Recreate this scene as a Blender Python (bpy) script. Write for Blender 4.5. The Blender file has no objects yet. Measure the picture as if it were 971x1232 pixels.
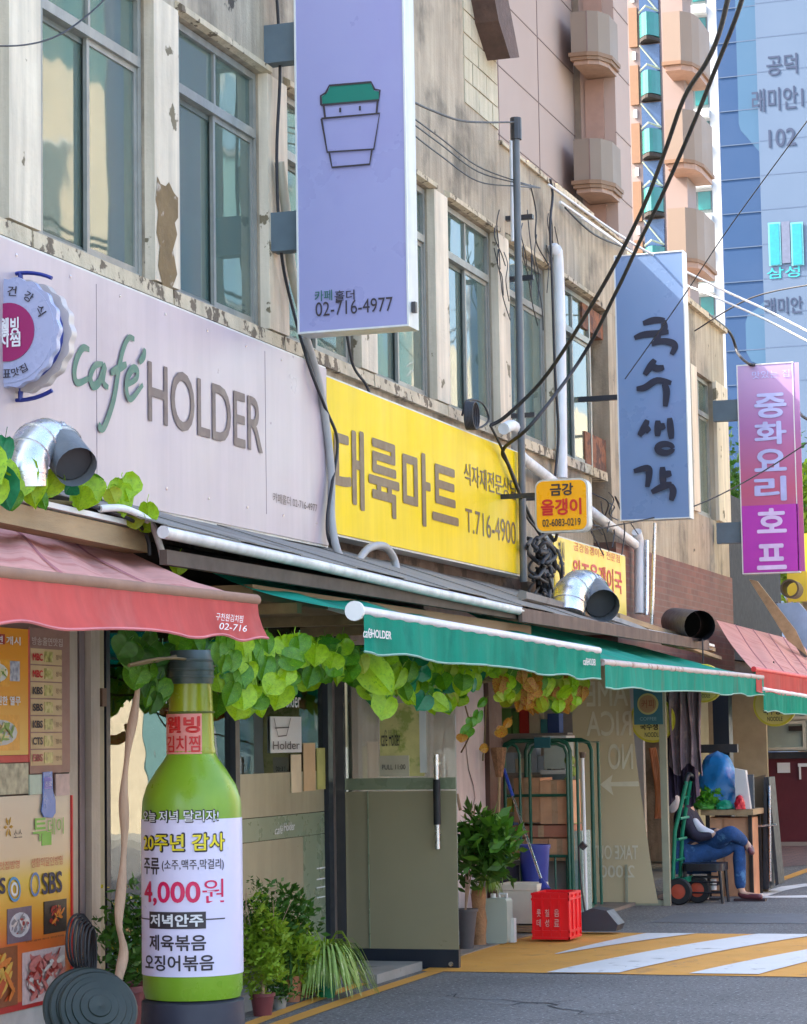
import bpy, math, random
from mathutils import Vector, Matrix
random.seed(7)
R = math.radians
sc = bpy.context.scene
col = sc.collection

# ------------------------------------------------------------------ camera
CAM = Vector((5.2, 0.0, 1.57)); YAW, PITCH, ROLL, FPX = R(18.39), R(5.426), R(-.919), 2900.0
_R = Vector((math.cos(YAW), math.sin(YAW), 0)); _F = Vector((-math.sin(YAW), math.cos(YAW), 0)); _U = Vector((0, 0, 1))
_F2 = _F*math.cos(PITCH) + _U*math.sin(PITCH); _U2 = _U*math.cos(PITCH) - _F*math.sin(PITCH)
_R3 = _R*math.cos(ROLL) + _U2*math.sin(ROLL); _U3 = _U2*math.cos(ROLL) - _R*math.sin(ROLL)
cd = bpy.data.cameras.new('camera'); cam = bpy.data.objects.new('camera', cd); col.objects.link(cam)
M3 = Matrix((_R3, _U3, -_F2)).transposed()
cam.matrix_world = Matrix.Translation(CAM) @ M3.to_4x4()
cd.sensor_fit = 'HORIZONTAL'; cd.sensor_width = 36; cd.lens = FPX/971*36; cd.clip_end = 3000; cd.clip_start = .1
sc.camera = cam

# ------------------------------------------------------------------ light
SUN_AZ_VEC = Vector((-1.0, -0.3, 1.08)).normalized()      # direction towards the sun
elev = math.asin(SUN_AZ_VEC.z); az = math.atan2(SUN_AZ_VEC.x, SUN_AZ_VEC.y)
w = bpy.data.worlds.new('World'); sc.world = w; w.use_nodes = True
nt = w.node_tree; bg = nt.nodes['Background']
sky = nt.nodes.new('ShaderNodeTexSky'); sky.sky_type = 'NISHITA'; sky.sun_disc = False
sky.sun_elevation = elev; sky.sun_rotation = az; sky.air_density = 1.0; sky.dust_density = 4.0; sky.ozone_density = .6
nt.links.new(sky.outputs[0], bg.inputs[0]); bg.inputs[1].default_value = .15
sl = bpy.data.lights.new('sun', 'SUN'); so = bpy.data.objects.new('sun', sl); col.objects.link(so)
sl.energy = 2.5; sl.angle = R(.5); sl.color = (1, .94, .85)
so.rotation_euler = SUN_AZ_VEC.to_track_quat('Z', 'Y').to_euler(); so.location = (0, 0, 60)
sc.view_settings.view_transform = 'Standard'; sc.view_settings.look = 'None'
sc.view_settings.gamma = 1; sc.view_settings.exposure = 2.72
sc.cycles.max_bounces = 8; sc.cycles.transparent_max_bounces = 16

# ------------------------------------------------------------------ survey helpers: a pixel of the survey photo on a known plane of the street
def ray(u, v): return (_R3*((u-485.5)/FPX) + _U3*(-(v-616)/FPX) + _F2)
W = -.6                                                    # plane of the long facade
def F(u, v, X=W): d = ray(u, v); return CAM + d*((X-CAM.x)/d.x)
def N(u, v, Y): d = ray(u, v); return CAM + d*((Y-CAM.y)/d.y)
def G(u, v, Z=0.0): d = ray(u, v); return CAM + d*((Z-CAM.z)/d.z)

# ------------------------------------------------------------------ object helpers
def tag(o, label=None, cat=None, group=None, kind=None):
    if label: o['label'] = label
    if cat: o['category'] = cat
    if group: o['group'] = group
    if kind: o['kind'] = kind
    return o
def thing(name, label, cat, loc=(0, 0, 0), group=None, rz=0):
    o = bpy.data.objects.new(name, None); col.objects.link(o); o.location = loc; o.rotation_euler.z = rz
    o.empty_display_size = .1
    return tag(o, label, cat, group)
def offs(p):
    v = Vector((0, 0, 0))
    while p is not None: v = v + p.location; p = p.parent
    return v
class MB:
    def __init__(s): s.v = []; s.f = []
    def add(s, vs, fs):
        n = len(s.v); s.v += [Vector(a) for a in vs]; s.f += [tuple(i+n for i in f) for f in fs]; return s
    def box(s, a, b):
        x0, y0, z0 = [min(a[i], b[i]) for i in range(3)]; x1, y1, z1 = [max(a[i], b[i]) for i in range(3)]
        return s.add([(x0,y0,z0),(x1,y0,z0),(x1,y1,z0),(x0,y1,z0),(x0,y0,z1),(x1,y0,z1),(x1,y1,z1),(x0,y1,z1)],
                     [(0,3,2,1),(4,5,6,7),(0,1,5,4),(1,2,6,5),(2,3,7,6),(3,0,4,7)])
    def obox(s, c, sz, M=None, top=1.0):
        c = Vector(c); vs = []
        for z in (-1, 1):
            k = top if z > 0 else 1
            for x, y in ((-1,-1),(1,-1),(1,1),(-1,1)):
                p = Vector((x*sz[0]/2*k, y*sz[1]/2*k, z*sz[2]/2)); vs.append(c + (M @ p if M else p))
        return s.add(vs, [(0,3,2,1),(4,5,6,7),(0,1,5,4),(1,2,6,5),(2,3,7,6),(3,0,4,7)])
    def prism(s, poly, vec):
        vec = Vector(vec); n = len(poly); P = [Vector(p) for p in poly]
        nr = (P[1]-P[0]).cross(P[2]-P[0])
        a = tuple(range(n)); b = tuple(range(2*n-1, n-1, -1))
        return s.add(P + [p+vec for p in P], [a, b] + [(i, n+i, n+(i+1) % n, (i+1) % n) for i in range(n)])
    def tube(s, pts, r, n=8, cap=True):
        pts = [Vector(p) for p in pts]; rs = r if isinstance(r, (list, tuple)) else [r]*len(pts)
        vs = []; up = Vector((0, 0, 1)); prev = None
        for i, p in enumerate(pts):
            t = (pts[min(i+1, len(pts)-1)] - pts[max(i-1, 0)])
            t = t.normalized() if t.length > 1e-9 else Vector((0, 0, 1))
            a = (prev - t*prev.dot(t)) if prev is not None else (up.cross(t) if abs(t.dot(up)) < .98 else Vector((1, 0, 0)).cross(t))
            a.normalize(); prev = a; b = t.cross(a)
            for k in range(n):
                th = 2*math.pi*k/n; vs.append(p + (a*math.cos(th) + b*math.sin(th))*rs[i])
        fs = []
        for i in range(len(pts)-1):
            for k in range(n):
                k2 = (k+1) % n; fs.append((i*n+k, i*n+k2, (i+1)*n+k2, (i+1)*n+k))
        if cap: fs += [tuple(reversed(range(n))), tuple(range((len(pts)-1)*n, len(pts)*n))]
        return s.add(vs, fs)
    def lathe(s, prof, c=(0, 0, 0), n=24, M=None, cap=True):
        c = Vector(c); vs = []
        for r, z in prof:
            for k in range(n):
                th = 2*math.pi*k/n; p = Vector((r*math.cos(th), r*math.sin(th), z)); vs.append(c + (M @ p if M else p))
        fs = []
        for i in range(len(prof)-1):
            for k in range(n):
                k2 = (k+1) % n; fs.append((i*n+k, i*n+k2, (i+1)*n+k2, (i+1)*n+k))
        if cap: fs += [tuple(reversed(range(n))), tuple(range((len(prof)-1)*n, len(prof)*n))]
        return s.add(vs, fs)
    def grid(s, nx, ny, fn):
        vs = [fn(i/nx, j/ny) for j in range(ny+1) for i in range(nx+1)]
        fs = [(j*(nx+1)+i, j*(nx+1)+i+1, (j+1)*(nx+1)+i+1, (j+1)*(nx+1)+i) for j in range(ny) for i in range(nx)]
        return s.add(vs, fs)
    def ball(s, c, r, n=10, m=7):
        c = Vector(c); r = Vector(r) if hasattr(r, '__len__') else Vector((r, r, r))
        vs = [c + Vector((0, 0, -r.z))]
        for j in range(1, m):
            ph = -math.pi/2 + math.pi*j/m
            for k in range(n):
                th = 2*math.pi*k/n; vs.append(c + Vector((r.x*math.cos(th)*math.cos(ph), r.y*math.sin(th)*math.cos(ph), r.z*math.sin(ph))))
        vs.append(c + Vector((0, 0, r.z))); fs = []
        for k in range(n): fs.append((0, 1+(k+1) % n, 1+k)); fs.append((len(vs)-1, len(vs)-1-n+k, len(vs)-1-n+(k+1) % n))
        for j in range(m-2):
            for k in range(n): fs.append((1+j*n+k, 1+j*n+(k+1) % n, 1+(j+1)*n+(k+1) % n, 1+(j+1)*n+k))
        return s.add(vs, fs)
    def mesh(s, name, mat, off=Vector((0, 0, 0)), smooth=None):
        me = bpy.data.meshes.new(name); me.from_pydata([v-off for v in s.v], [], s.f)
        if mat: me.materials.append(mat)
        if smooth is not None:
            me.polygons.foreach_set('use_smooth', [True]*len(me.polygons)); me.set_sharp_from_angle(angle=R(smooth))
        me.update(); return me
    def build(s, name, mat, parent=None, smooth=None, **kw):
        o = bpy.data.objects.new(name, s.mesh(name, mat, offs(parent), smooth)); col.objects.link(o)
        if parent is not None: o.parent = parent
        return tag(o, **kw)
def inst(name, me, parent, pos, M=None, scale=1.0):
    o = bpy.data.objects.new(name, me); col.objects.link(o)
    if parent is not None: o.parent = parent
    T = Matrix.Translation(Vector(pos) - offs(parent)) @ ((M or Matrix.Identity(3)).to_4x4())
    if isinstance(scale, (int, float)): scale = (scale,)*3
    o.matrix_local = T @ Matrix.Diagonal((scale[0], scale[1], scale[2], 1)); return o
def copy_tree(o, parent=None):
    c = o.copy(); col.objects.link(c)
    if parent is not None: c.parent = parent
    for ch in list(o.children): copy_tree(ch, c)
    return c
def catmull(pts, n=6):
    P = [Vector(p) for p in pts]; out = []
    for i in range(len(P)-1):
        p0, p1, p2, p3 = P[max(i-1, 0)], P[i], P[i+1], P[min(i+2, len(P)-1)]
        for k in range(n):
            t = k/n; out.append(.5*((2*p1) + (p2-p0)*t + (2*p0-5*p1+4*p2-p3)*t*t + (3*p1-p0-3*p2+p3)*t**3))
    return out + [P[-1]]

# ------------------------------------------------------------------ materials
def lin(c): return tuple(((x/255)/12.92 if x/255 <= .04045 else ((x/255+.055)/1.055)**2.4) for x in c)
def C(r, g, b, k=.8): return tuple(min(.9, x*k) for x in lin((r, g, b))) + (1,)
_mc = {}
def mat(name, c, rough=.6, var=.12, scale=5, bump=0., bscale=80, metal=0., streak=0., c2=None, t2=.6, s2=3, w2=.08, transl=0., spec=.5, stretch=(1, 1, 1), c3=None, t3=.65, s3=1.5, dust=0.):
    if name in _mc: return _mc[name]
    m = bpy.data.materials.new(name); m.use_nodes = True; _mc[name] = m
    t = m.node_tree; L = t.links.new; b = t.nodes['Principled BSDF']
    tc = t.nodes.new('ShaderNodeTexCoord'); mp = t.nodes.new('ShaderNodeMapping'); L(tc.outputs['Object'], mp.inputs[0]); mp.inputs['Scale'].default_value = stretch
    def noise(sc_, det=5, src=None, rg=.6):
        n = t.nodes.new('ShaderNodeTexNoise'); n.inputs['Scale'].default_value = sc_; n.inputs['Detail'].default_value = det; n.inputs['Roughness'].default_value = rg
        L((src or mp).outputs[0], n.inputs['Vector']); return n.outputs[0]
    def mr(src, a, b_, c_, d):
        n = t.nodes.new('ShaderNodeMapRange'); n.inputs[1].default_value = a; n.inputs[2].default_value = b_; n.inputs[3].default_value = c_; n.inputs[4].default_value = d
        L(src, n.inputs[0]); return n.outputs[0]
    def mix(fac, A, B, mode='MIX'):
        n = t.nodes.new('ShaderNodeMixRGB'); n.blend_type = mode
        for i, x in ((0, fac), (1, A), (2, B)):
            if isinstance(x, (int, float)): n.inputs[i].default_value = x
            elif isinstance(x, tuple): n.inputs[i].default_value = x
            else: L(x, n.inputs[i])
        return n.outputs[0]
    base = mix(mr(noise(scale), .3, .7, 0, 1), tuple(x*(1-var) for x in c[:3])+(1,), tuple(min(.95, x*(1+var)) for x in c[:3])+(1,))
    if c2: base = mix(mr(noise(s2, 8), t2, t2+w2, 0, 1), base, c2)
    if c3: base = mix(mr(noise(s3, 9), t3, t3+.03, 0, 1), base, c3)
    if streak:
        mp2 = t.nodes.new('ShaderNodeMapping'); L(tc.outputs['Object'], mp2.inputs[0]); mp2.inputs['Scale'].default_value = (6, 6, .5)
        base = mix(1.0, base, mr(noise(1.6, 6, mp2), .35, .65, 1-streak, 1.05), 'MULTIPLY')
    if dust:
        base = mix(mr(noise(2.2, 7), .45, .75, 0, dust), base, C(165, 155, 140))
    L(base, b.inputs['Base Color'])
    L(mr(noise(scale*3), .3, .7, max(.03, rough-.08), min(1, rough+.08)), b.inputs['Roughness'])
    b.inputs['Metallic'].default_value = metal; b.inputs['Specular IOR Level'].default_value = spec
    if bump:
        bp = t.nodes.new('ShaderNodeBump'); bp.inputs['Strength'].default_value = min(1, bump); bp.inputs['Distance'].default_value = .01
        L(noise(bscale, 6), bp.inputs['Height']); L(bp.outputs[0], b.inputs['Normal'])
    if transl:
        tr = t.nodes.new('ShaderNodeBsdfTranslucent'); L(base, tr.inputs[0]); mx = t.nodes.new('ShaderNodeMixShader'); mx.inputs[0].default_value = transl
        L(b.outputs[0], mx.inputs[1]); L(tr.outputs[0], mx.inputs[2]); L(mx.outputs[0], t.nodes['Material Output'].inputs[0])
    return m
def glass(name, tint=(.8, .86, .85, 1), refl=.12, rough=.02, wav=.0, dirt=0):
    if name in _mc: return _mc[name]
    m = bpy.data.materials.new(name); m.use_nodes = True; _mc[name] = m
    t = m.node_tree; L = t.links.new; t.nodes.remove(t.nodes['Principled BSDF'])
    tr = t.nodes.new('ShaderNodeBsdfTransparent'); tr.inputs[0].default_value = tint
    gl = t.nodes.new('ShaderNodeBsdfGlossy'); gl.inputs['Roughness'].default_value = rough; gl.inputs[0].default_value = (.9, .95, .95, 1)
    fr = t.nodes.new('ShaderNodeFresnel'); fr.inputs[0].default_value = 1.5
    ad = t.nodes.new('ShaderNodeMath'); ad.operation = 'ADD'; ad.use_clamp = True; ad.inputs[1].default_value = refl; L(fr.outputs[0], ad.inputs[0])
    mx = t.nodes.new('ShaderNodeMixShader'); L(ad.outputs[0], mx.inputs[0]); L(tr.outputs[0], mx.inputs[1]); L(gl.outputs[0], mx.inputs[2])
    if wav:
        n = t.nodes.new('ShaderNodeTexNoise'); n.inputs['Scale'].default_value = 1.6; tc = t.nodes.new('ShaderNodeTexCoord'); L(tc.outputs['Object'], n.inputs['Vector'])
        bp = t.nodes.new('ShaderNodeBump'); bp.inputs['Strength'].default_value = wav; bp.inputs['Distance'].default_value = .05; L(n.outputs[0], bp.inputs['Height']); L(bp.outputs[0], gl.inputs['Normal'])
    if dirt:
        df = t.nodes.new('ShaderNodeBsdfDiffuse'); tc = t.nodes.new('ShaderNodeTexCoord'); mp = t.nodes.new('ShaderNodeMapping'); mp.inputs['Scale'].default_value = (5, 5, .6); L(tc.outputs['Object'], mp.inputs[0])
        n = t.nodes.new('ShaderNodeTexNoise'); n.inputs['Scale'].default_value = .9; n.inputs['Detail'].default_value = 5; L(mp.outputs[0], n.inputs['Vector'])
        cr = t.nodes.new('ShaderNodeValToRGB'); cr.color_ramp.elements[0].position = .35; cr.color_ramp.elements[1].position = .65; cr.color_ramp.elements[0].color = C(128, 160, 152, .7); cr.color_ramp.elements[1].color = C(170, 176, 156, .7); L(n.outputs[0], cr.inputs[0]); L(cr.outputs[0], df.inputs[0])
        m2 = t.nodes.new('ShaderNodeMixShader'); m2.inputs[0].default_value = dirt; L(mx.outputs[0], m2.inputs[1]); L(df.outputs[0], m2.inputs[2]); mx = m2
    L(mx.outputs[0], t.nodes['Material Output'].inputs[0]); return m
def tilemat(name, c1, c2, mortar, bw, bh, ms=.01, rough=.7, coord=(1, 1, 1), axis='YZ', bump=.4, off=.5):
    if name in _mc: return _mc[name]
    m = bpy.data.materials.new(name); m.use_nodes = True; _mc[name] = m
    t = m.node_tree; L = t.links.new; b = t.nodes['Principled BSDF']; tc = t.nodes.new('ShaderNodeTexCoord')
    sx = t.nodes.new('ShaderNodeSeparateXYZ'); cx = t.nodes.new('ShaderNodeCombineXYZ'); L(tc.outputs['Object'], sx.inputs[0])
    L(sx.outputs[axis[0]], cx.inputs[0]); L(sx.outputs[axis[1]], cx.inputs[1])
    br = t.nodes.new('ShaderNodeTexBrick'); L(cx.outputs[0], br.inputs['Vector']); br.inputs['Color1'].default_value = c1; br.inputs['Color2'].default_value = c2
    br.inputs['Mortar'].default_value = mortar; br.inputs['Scale'].default_value = 1; br.inputs['Brick Width'].default_value = bw; br.inputs['Row Height'].default_value = bh; br.inputs['Mortar Size'].default_value = ms; br.offset = off
    n = t.nodes.new('ShaderNodeTexNoise'); n.inputs['Scale'].default_value = 2.5; n.inputs['Detail'].default_value = 6; L(tc.outputs['Object'], n.inputs['Vector'])
    mr = t.nodes.new('ShaderNodeMapRange'); L(n.outputs[0], mr.inputs[0]); mr.inputs[1].default_value = .3; mr.inputs[2].default_value = .7; mr.inputs[3].default_value = .82; mr.inputs[4].default_value = 1.1
    mm = t.nodes.new('ShaderNodeMixRGB'); mm.blend_type = 'MULTIPLY'; mm.inputs[0].default_value = 1; L(br.outputs[0], mm.inputs[1]); L(mr.outputs[0], mm.inputs[2]); L(mm.outputs[0], b.inputs['Base Color'])
    b.inputs['Roughness'].default_value = rough
    if bump:
        bp = t.nodes.new('ShaderNodeBump'); bp.inputs['Strength'].default_value = bump; bp.invert = True; bp.inputs['Distance'].default_value = .01; L(br.outputs['Fac'], bp.inputs['Height']); L(bp.outputs[0], b.inputs['Normal'])
    return m

M_pinkt = mat('faded pink canvas top', C(238, 176, 164, .76), .8, .1, 2, transl=.25, spec=.2, c2=C(216, 120, 116, .7), t2=.52, s2=1.6, w2=.2, stretch=(1, 3, 1))
def gradmat(name, cols, z0, z1, rough=.4):
    m = bpy.data.materials.new(name); m.use_nodes = True; t = m.node_tree; L = t.links.new; b = t.nodes['Principled BSDF']
    tc = t.nodes.new('ShaderNodeTexCoord'); sx = t.nodes.new('ShaderNodeSeparateXYZ'); L(tc.outputs['Object'], sx.inputs[0])
    mr = t.nodes.new('ShaderNodeMapRange'); L(sx.outputs[2], mr.inputs[0]); mr.inputs[1].default_value = z0; mr.inputs[2].default_value = z1
    cr = t.nodes.new('ShaderNodeValToRGB'); L(mr.outputs[0], cr.inputs[0])
    e = cr.color_ramp.elements; e[0].position = 0; e[0].color = cols[0][1]; e[1].position = cols[-1][0]; e[1].color = cols[-1][1]
    for p_, c_ in cols[1:-1]: q_ = e.new(p_); q_.color = c_
    L(cr.outputs[0], b.inputs[0]); b.inputs['Roughness'].default_value = rough; return m
# ------------------------------------------------------------------ writing
_tc = {}
def glyphs(body, off=0.0, shear=0., spacing=1.):
    """flat glyph outlines scaled to the unit square; bold = the same glyphs laid in thin offset layers"""
    k = (body, off, shear, spacing)
    if k not in _tc:
        c = bpy.data.curves.new('lettering', 'FONT'); c.body = body; c.size = 1; c.shear = shear; c.space_character = spacing; c.resolution_u = 4
        o = bpy.data.objects.new('lettering', c); me = bpy.data.meshes.new_from_object(o)
        vs = [v.co.copy() for v in me.vertices]; fs = [tuple(p.vertices) for p in me.polygons]
        bpy.data.objects.remove(o); bpy.data.curves.remove(c); bpy.data.meshes.remove(me)
        sh = [(0, 0)] if off < .003 else [(0, 0), (off, 0), (-off, 0), (0, off), (0, -off), (off*.7, off*.7), (-off*.7, off*.7), (off*.7, -off*.7), (-off*.7, -off*.7)]
        if off > .04: sh += [(x*.5, y*.5) for x, y in sh[1:]]
        x0 = min(v.x for v in vs)-off; x1 = max(v.x for v in vs)+off; y0 = min(v.y for v in vs)-off; y1 = max(v.y for v in vs)+off
        uv, ff = [], []
        for j, (dx, dy) in enumerate(sh):
            n = len(uv); uv += [((v.x+dx-x0)/(x1-x0), (v.y+dy-y0)/(y1-y0), j) for v in vs]; ff += [tuple(i+n for i in f) for f in fs]
        _tc[k] = (uv, ff, (x1-x0)/(y1-y0))
    return _tc[k]
def text(body, P0, U, V, w_, h, m, parent, off=0.0, flip=False, shear=0., lift=.004, name='lettering', spacing=1., ls=.0002):
    uv, fs, asp = glyphs(body, off, shear, spacing); P0 = Vector(P0); U = Vector(U); V = Vector(V); n = U.cross(V).normalized()
    if w_ is None: w_ = h*asp
    b = MB(); b.add([P0 + U*(w_*(1-s if flip else s)) + V*(h*t) + n*(lift+ls*j) for s, t, j in uv], fs); return b.build(name, m, parent)
YV, XV, ZV = Vector((0, 1, 0)), Vector((1, 0, 0)), Vector((0, 0, 1))
def ftext(body, u0, vt, vb, u1, X, m, parent, **k):          # writing on a face that looks across the street
    p = F(u0, vb, X); q = F(u0, vt, X); r = F(u1, vb, X); return text(body, p, YV, ZV, r.y-p.y, q.z-p.z, m, parent, **k)
def ntext(body, u0, vt, vb, u1, Y, m, parent, **k):          # writing on a face that looks down the street
    p = N(u0, vb, Y); q = N(u0, vt, Y); r = N(u1, vb, Y); return text(body, p, XV, ZV, r.x-p.x, q.z-p.z, m, parent, **k)
def ribbon(b, pts, wd, n, lift=0., taper=True):
    pts = [Vector(p) for p in pts]; n = Vector(n); k = len(pts); L = []; Rr = []
    for i, p in enumerate(pts):
        t = (pts[min(i+1, k-1)]-pts[max(i-1, 0)]).normalized(); s = n.cross(t)
        ww = wd*(1 if not taper else (.65+.5*math.sin(math.pi*(i+.5)/k)))/2
        L.append(p+s*ww+n*(lift+i*6e-5)); Rr.append(p-s*ww+n*(lift+i*6e-5))
    b.add(L+Rr, [(i, i+1, k+i+1, k+i) for i in range(k-1)])
def plot(b, fn, strokes, wd, n, lift=.004, smooth=4, taper=True):
    for i, s in enumerate(strokes): ribbon(b, catmull([fn(*p) for p in s], smooth) if smooth else [fn(*p) for p in s], wd, n, lift+.0016*i, taper)

# ------------------------------------------------------------------ palette
M_plaster = mat('weathered plaster', C(228, 210, 180, .52), .85, .12, 2.2, .7, 40, streak=.34, c2=C(158, 146, 124, .5), t2=.52, s2=1.3, w2=.16, c3=C(104, 92, 76, .5), t3=.655, s3=3.2)
M_pier = mat('peeling cream paint', C(248, 232, 204, .68), .8, .07, 3, .5, 30, streak=.24, c2=C(150, 136, 106, .6), t2=.62, s2=2.6, w2=.015, c3=C(150, 124, 84, .6), t3=.68, s3=1.1)
M_sill = mat('peeling sill paint', C(232, 214, 180, .65), .85, .12, 6, .8, 50, streak=.2, c2=C(120, 105, 85), t2=.55, s2=9, w2=.03)
M_alu = mat('worn aluminium', C(190, 190, 180, .5), .45, .12, 8, .1, 60, metal=.2, streak=.15)
M_dalu = mat('grey window sash', C(108, 118, 114), .5, .12, 8)
M_gpane = glass('window glass', (.84, .9, .88, 1), .06, .03, .05, .3)
M_cg = mat('grey green curtain', C(140, 172, 156, .85), .9, .18, 3, streak=.2)
M_cb = mat('blue curtain', C(110, 150, 172, .85), .9, .2, 3, streak=.2)
M_ct = mat('tan blind', C(196, 182, 146, .8), .9, .16, 3, streak=.2)
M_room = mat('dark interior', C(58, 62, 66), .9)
M_dark = mat('dark recess', C(52, 44, 38), .9, .3, 4)
M_black = mat('black rubber', C(32, 32, 36), .6)
M_blk = mat('black painted metal', C(38, 40, 48), .45, dust=.15)
M_white = mat('white paint', C(235, 235, 232), .5, .05)
M_steel = mat('stainless steel', (.55, .55, .55, 1), .28, .08, 9, metal=1.)
M_galv = mat('galvanised duct', (.62, .64, .66, 1), .3, .12, 12, metal=.95, bump=.1, bscale=12)
M_pvc = mat('pvc pipe', C(232, 232, 230, .85), .5, .08, 4, streak=.15)
M_cable = mat('black cable', C(42, 42, 46), .55)
M_conc = mat('grey concrete', C(150, 148, 142), .9, .15, 3, .5, 60, c2=C(110, 106, 100), t2=.6)
M_wood = mat('weathered wood', C(176, 150, 112), .75, .2, 3, .3, 40, stretch=(4, .6, 4))
M_bark = mat('bare wood pole', C(190, 156, 128), .8, .18, 8, .6, 30, stretch=(3, 3, .6))
M_green = mat('green awning canvas', C(0, 156, 130, .92), .75, .16, 1.6, .3, 90, transl=.3, spec=.2, streak=.14, c2=C(10, 120, 104, .9), t2=.54, s2=2.4, w2=.2)
M_greenw = mat('green worn awning canvas', C(8, 156, 132, .9), .75, .14, 2.5, transl=.25, spec=.2, c2=C(120, 140, 120, .7), t2=.55, s2=1.2, w2=.2, stretch=(1, 4, .6))
M_pink = mat('red awning canvas', C(228, 102, 96, .82), .75, .1, 2, transl=.4, spec=.2, c2=C(226, 136, 130, .8), t2=.52, s2=1.4, w2=.25, streak=.1)
M_rust = mat('rusty iron', C(140, 88, 60), .85, .25, 9, .6, 50, c2=C(90, 60, 50), t2=.5, s2=6)
M_roofm = mat('grey roofing sheet', C(172, 166, 156, .5), .8, .14, 1.6, .3, 30, c2=C(125, 112, 98, .6), t2=.56, s2=2.2, w2=.1)
M_txtd = mat('dark print', C(58, 50, 56), .5, .03)
M_txtw = mat('white print', C(240, 240, 240), .5, .03)
M_red = mat('red print', C(215, 40, 40), .5, .03)
V3 = lambda x, y, z: Vector((x, y, z))
# ================================================================== SETTING
def fy(u, X=W): return F(u, 1000, X).y
HUMP0, HUMP1 = 15.86, 19.2
def hz(y): return 0 if not HUMP0 < y < HUMP1 else .02*math.sin(math.pi*(y-HUMP0)/(HUMP1-HUMP0))**.7
M_asph = mat('asphalt', C(128, 127, 126, .66), .85, .22, .8, .9, 200, c2=C(186, 186, 186, .7), t2=.57, s2=42, w2=.06, c3=C(84, 84, 88, .6), t3=.58, s3=30)
M_yel = mat('worn orange road paint', C(226, 162, 66, .8), .75, .1, 1.5, .5, 200, c2=C(178, 130, 72), t2=.58, s2=2.2, w2=.12, c3=C(140, 120, 92), t3=.66, s3=14)
M_wht = mat('worn white road paint', C(225, 224, 220), .75, .06, 2, .4, 200, c2=C(170, 168, 162), t2=.6, s2=6, w2=.1, c3=C(130, 128, 125), t3=.68, s3=22)
gb = MB(); gb.grid(30, 60, lambda s, t: (-400+800*s, -300+900*t, -.03)); gb.build('ground', mat('far ground', C(130, 126, 118), .9), kind='structure')
b = MB(); b.box((W-.1, -20, -.02), (9.0, 60, 0)); b.build('road', M_asph, kind='structure')
b = MB(); b.box((9.0, -20, -.02), (12.2, 60, .12)); b.build('pavement', M_conc, kind='structure')
b = MB(); b.grid(2, 26, lambda s, t: (.0+6.8*s, HUMP0+(HUMP1-HUMP0)*t, .004+hz(HUMP0+(HUMP1-HUMP0)*t))); b.build('speed_hump', M_yel, kind='structure', smooth=60)
def stripe(q):
    P = [G(*p) for p in q]; b = MB()
    def fn(s, t):
        a = P[0].lerp(P[1], s); c = P[3].lerp(P[2], s); p = a.lerp(c, t); p.y = min(max(p.y, HUMP0), HUMP1); return (p.x, p.y, hz(p.y)+.009)
    b.grid(3, 26, fn); b.build('road_stripe', M_wht, kind='structure', smooth=60)
S = [[(667, 1152), (672, 1152), (840, 1124.5), (778, 1124.5)], [(657, 1171.5), (745, 1172), (990, 1125.5), (913, 1125)],
     [(829, 1173), (913, 1174), (1130, 1126), (1085, 1126)], [(1000, 1176), (1090, 1177), (1290, 1128), (1230, 1128)]]
for q in S: stripe(q)
def gline(name, pts, wd, m, z=.004):
    b = MB(); P = [G(*p) for p in pts]; P = catmull(P, 5); b2 = MB()
    ribbon(b2, [(p.x, p.y, z) for p in P], wd, (0, 0, 1), 0, False); return b2.build(name, m, kind='structure')
gline('yellow_line', [(270, 1256), (338, 1232), (430, 1200), (524, 1169.5)], .11, M_yel)
gline('yellow_line', [(230, 1262), (300, 1233), (400, 1196), (480, 1169)], .09, M_yel)
gline('yellow_line', [(926, 1063), (950, 1055), (975, 1046), (1010, 1035)], .13, M_yel)
# painted arrow further down the lane
b = MB()
ap = lambda L: [Vector((G(*p).x, G(*p).y, .004)) for p in L]
for q in ([(898, 1079), (940, 1067), (945, 1071.5), (922, 1079)], [(940, 1067), (968, 1063.5), (1000, 1063), (1000, 1067), (968, 1067), (945, 1071.5)], [(900, 1079), (1000, 1077), (1000, 1080.5), (915, 1080.5)]):
    b.add(ap(q), [tuple(range(len(q)))])
b.build('painted_arrow', M_wht, kind='structure')
b = MB(); b.box((W, 15.0, 0), (-.02, 15.95, .06)); b.box((W, 10.0, 0), (-.25, 14.99, .1)); b.build('kerb', M_conc, kind='structure')
# shop apron of the market, a few mm proud
b = MB(); b.box((W-2.6, 16.1, 0), (.0, 23.8, .03)); b.build('pavement', mat('worn shop step', C(138, 128, 116), .9, .2, 3, .5, 60), kind='structure')
b = MB(); P = [G(*p) for p in ((905, 1046), (985, 1040), (1020, 1016), (925, 1017))]; b.add([(p.x, p.y, .004) for p in P], [(0, 1, 2, 3)])
b.build('pavement', tilemat('red block paving', C(150, 112, 108), C(120, 96, 96), C(95, 85, 82), .22, .11, .012, axis='XY'), kind='structure')

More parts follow.
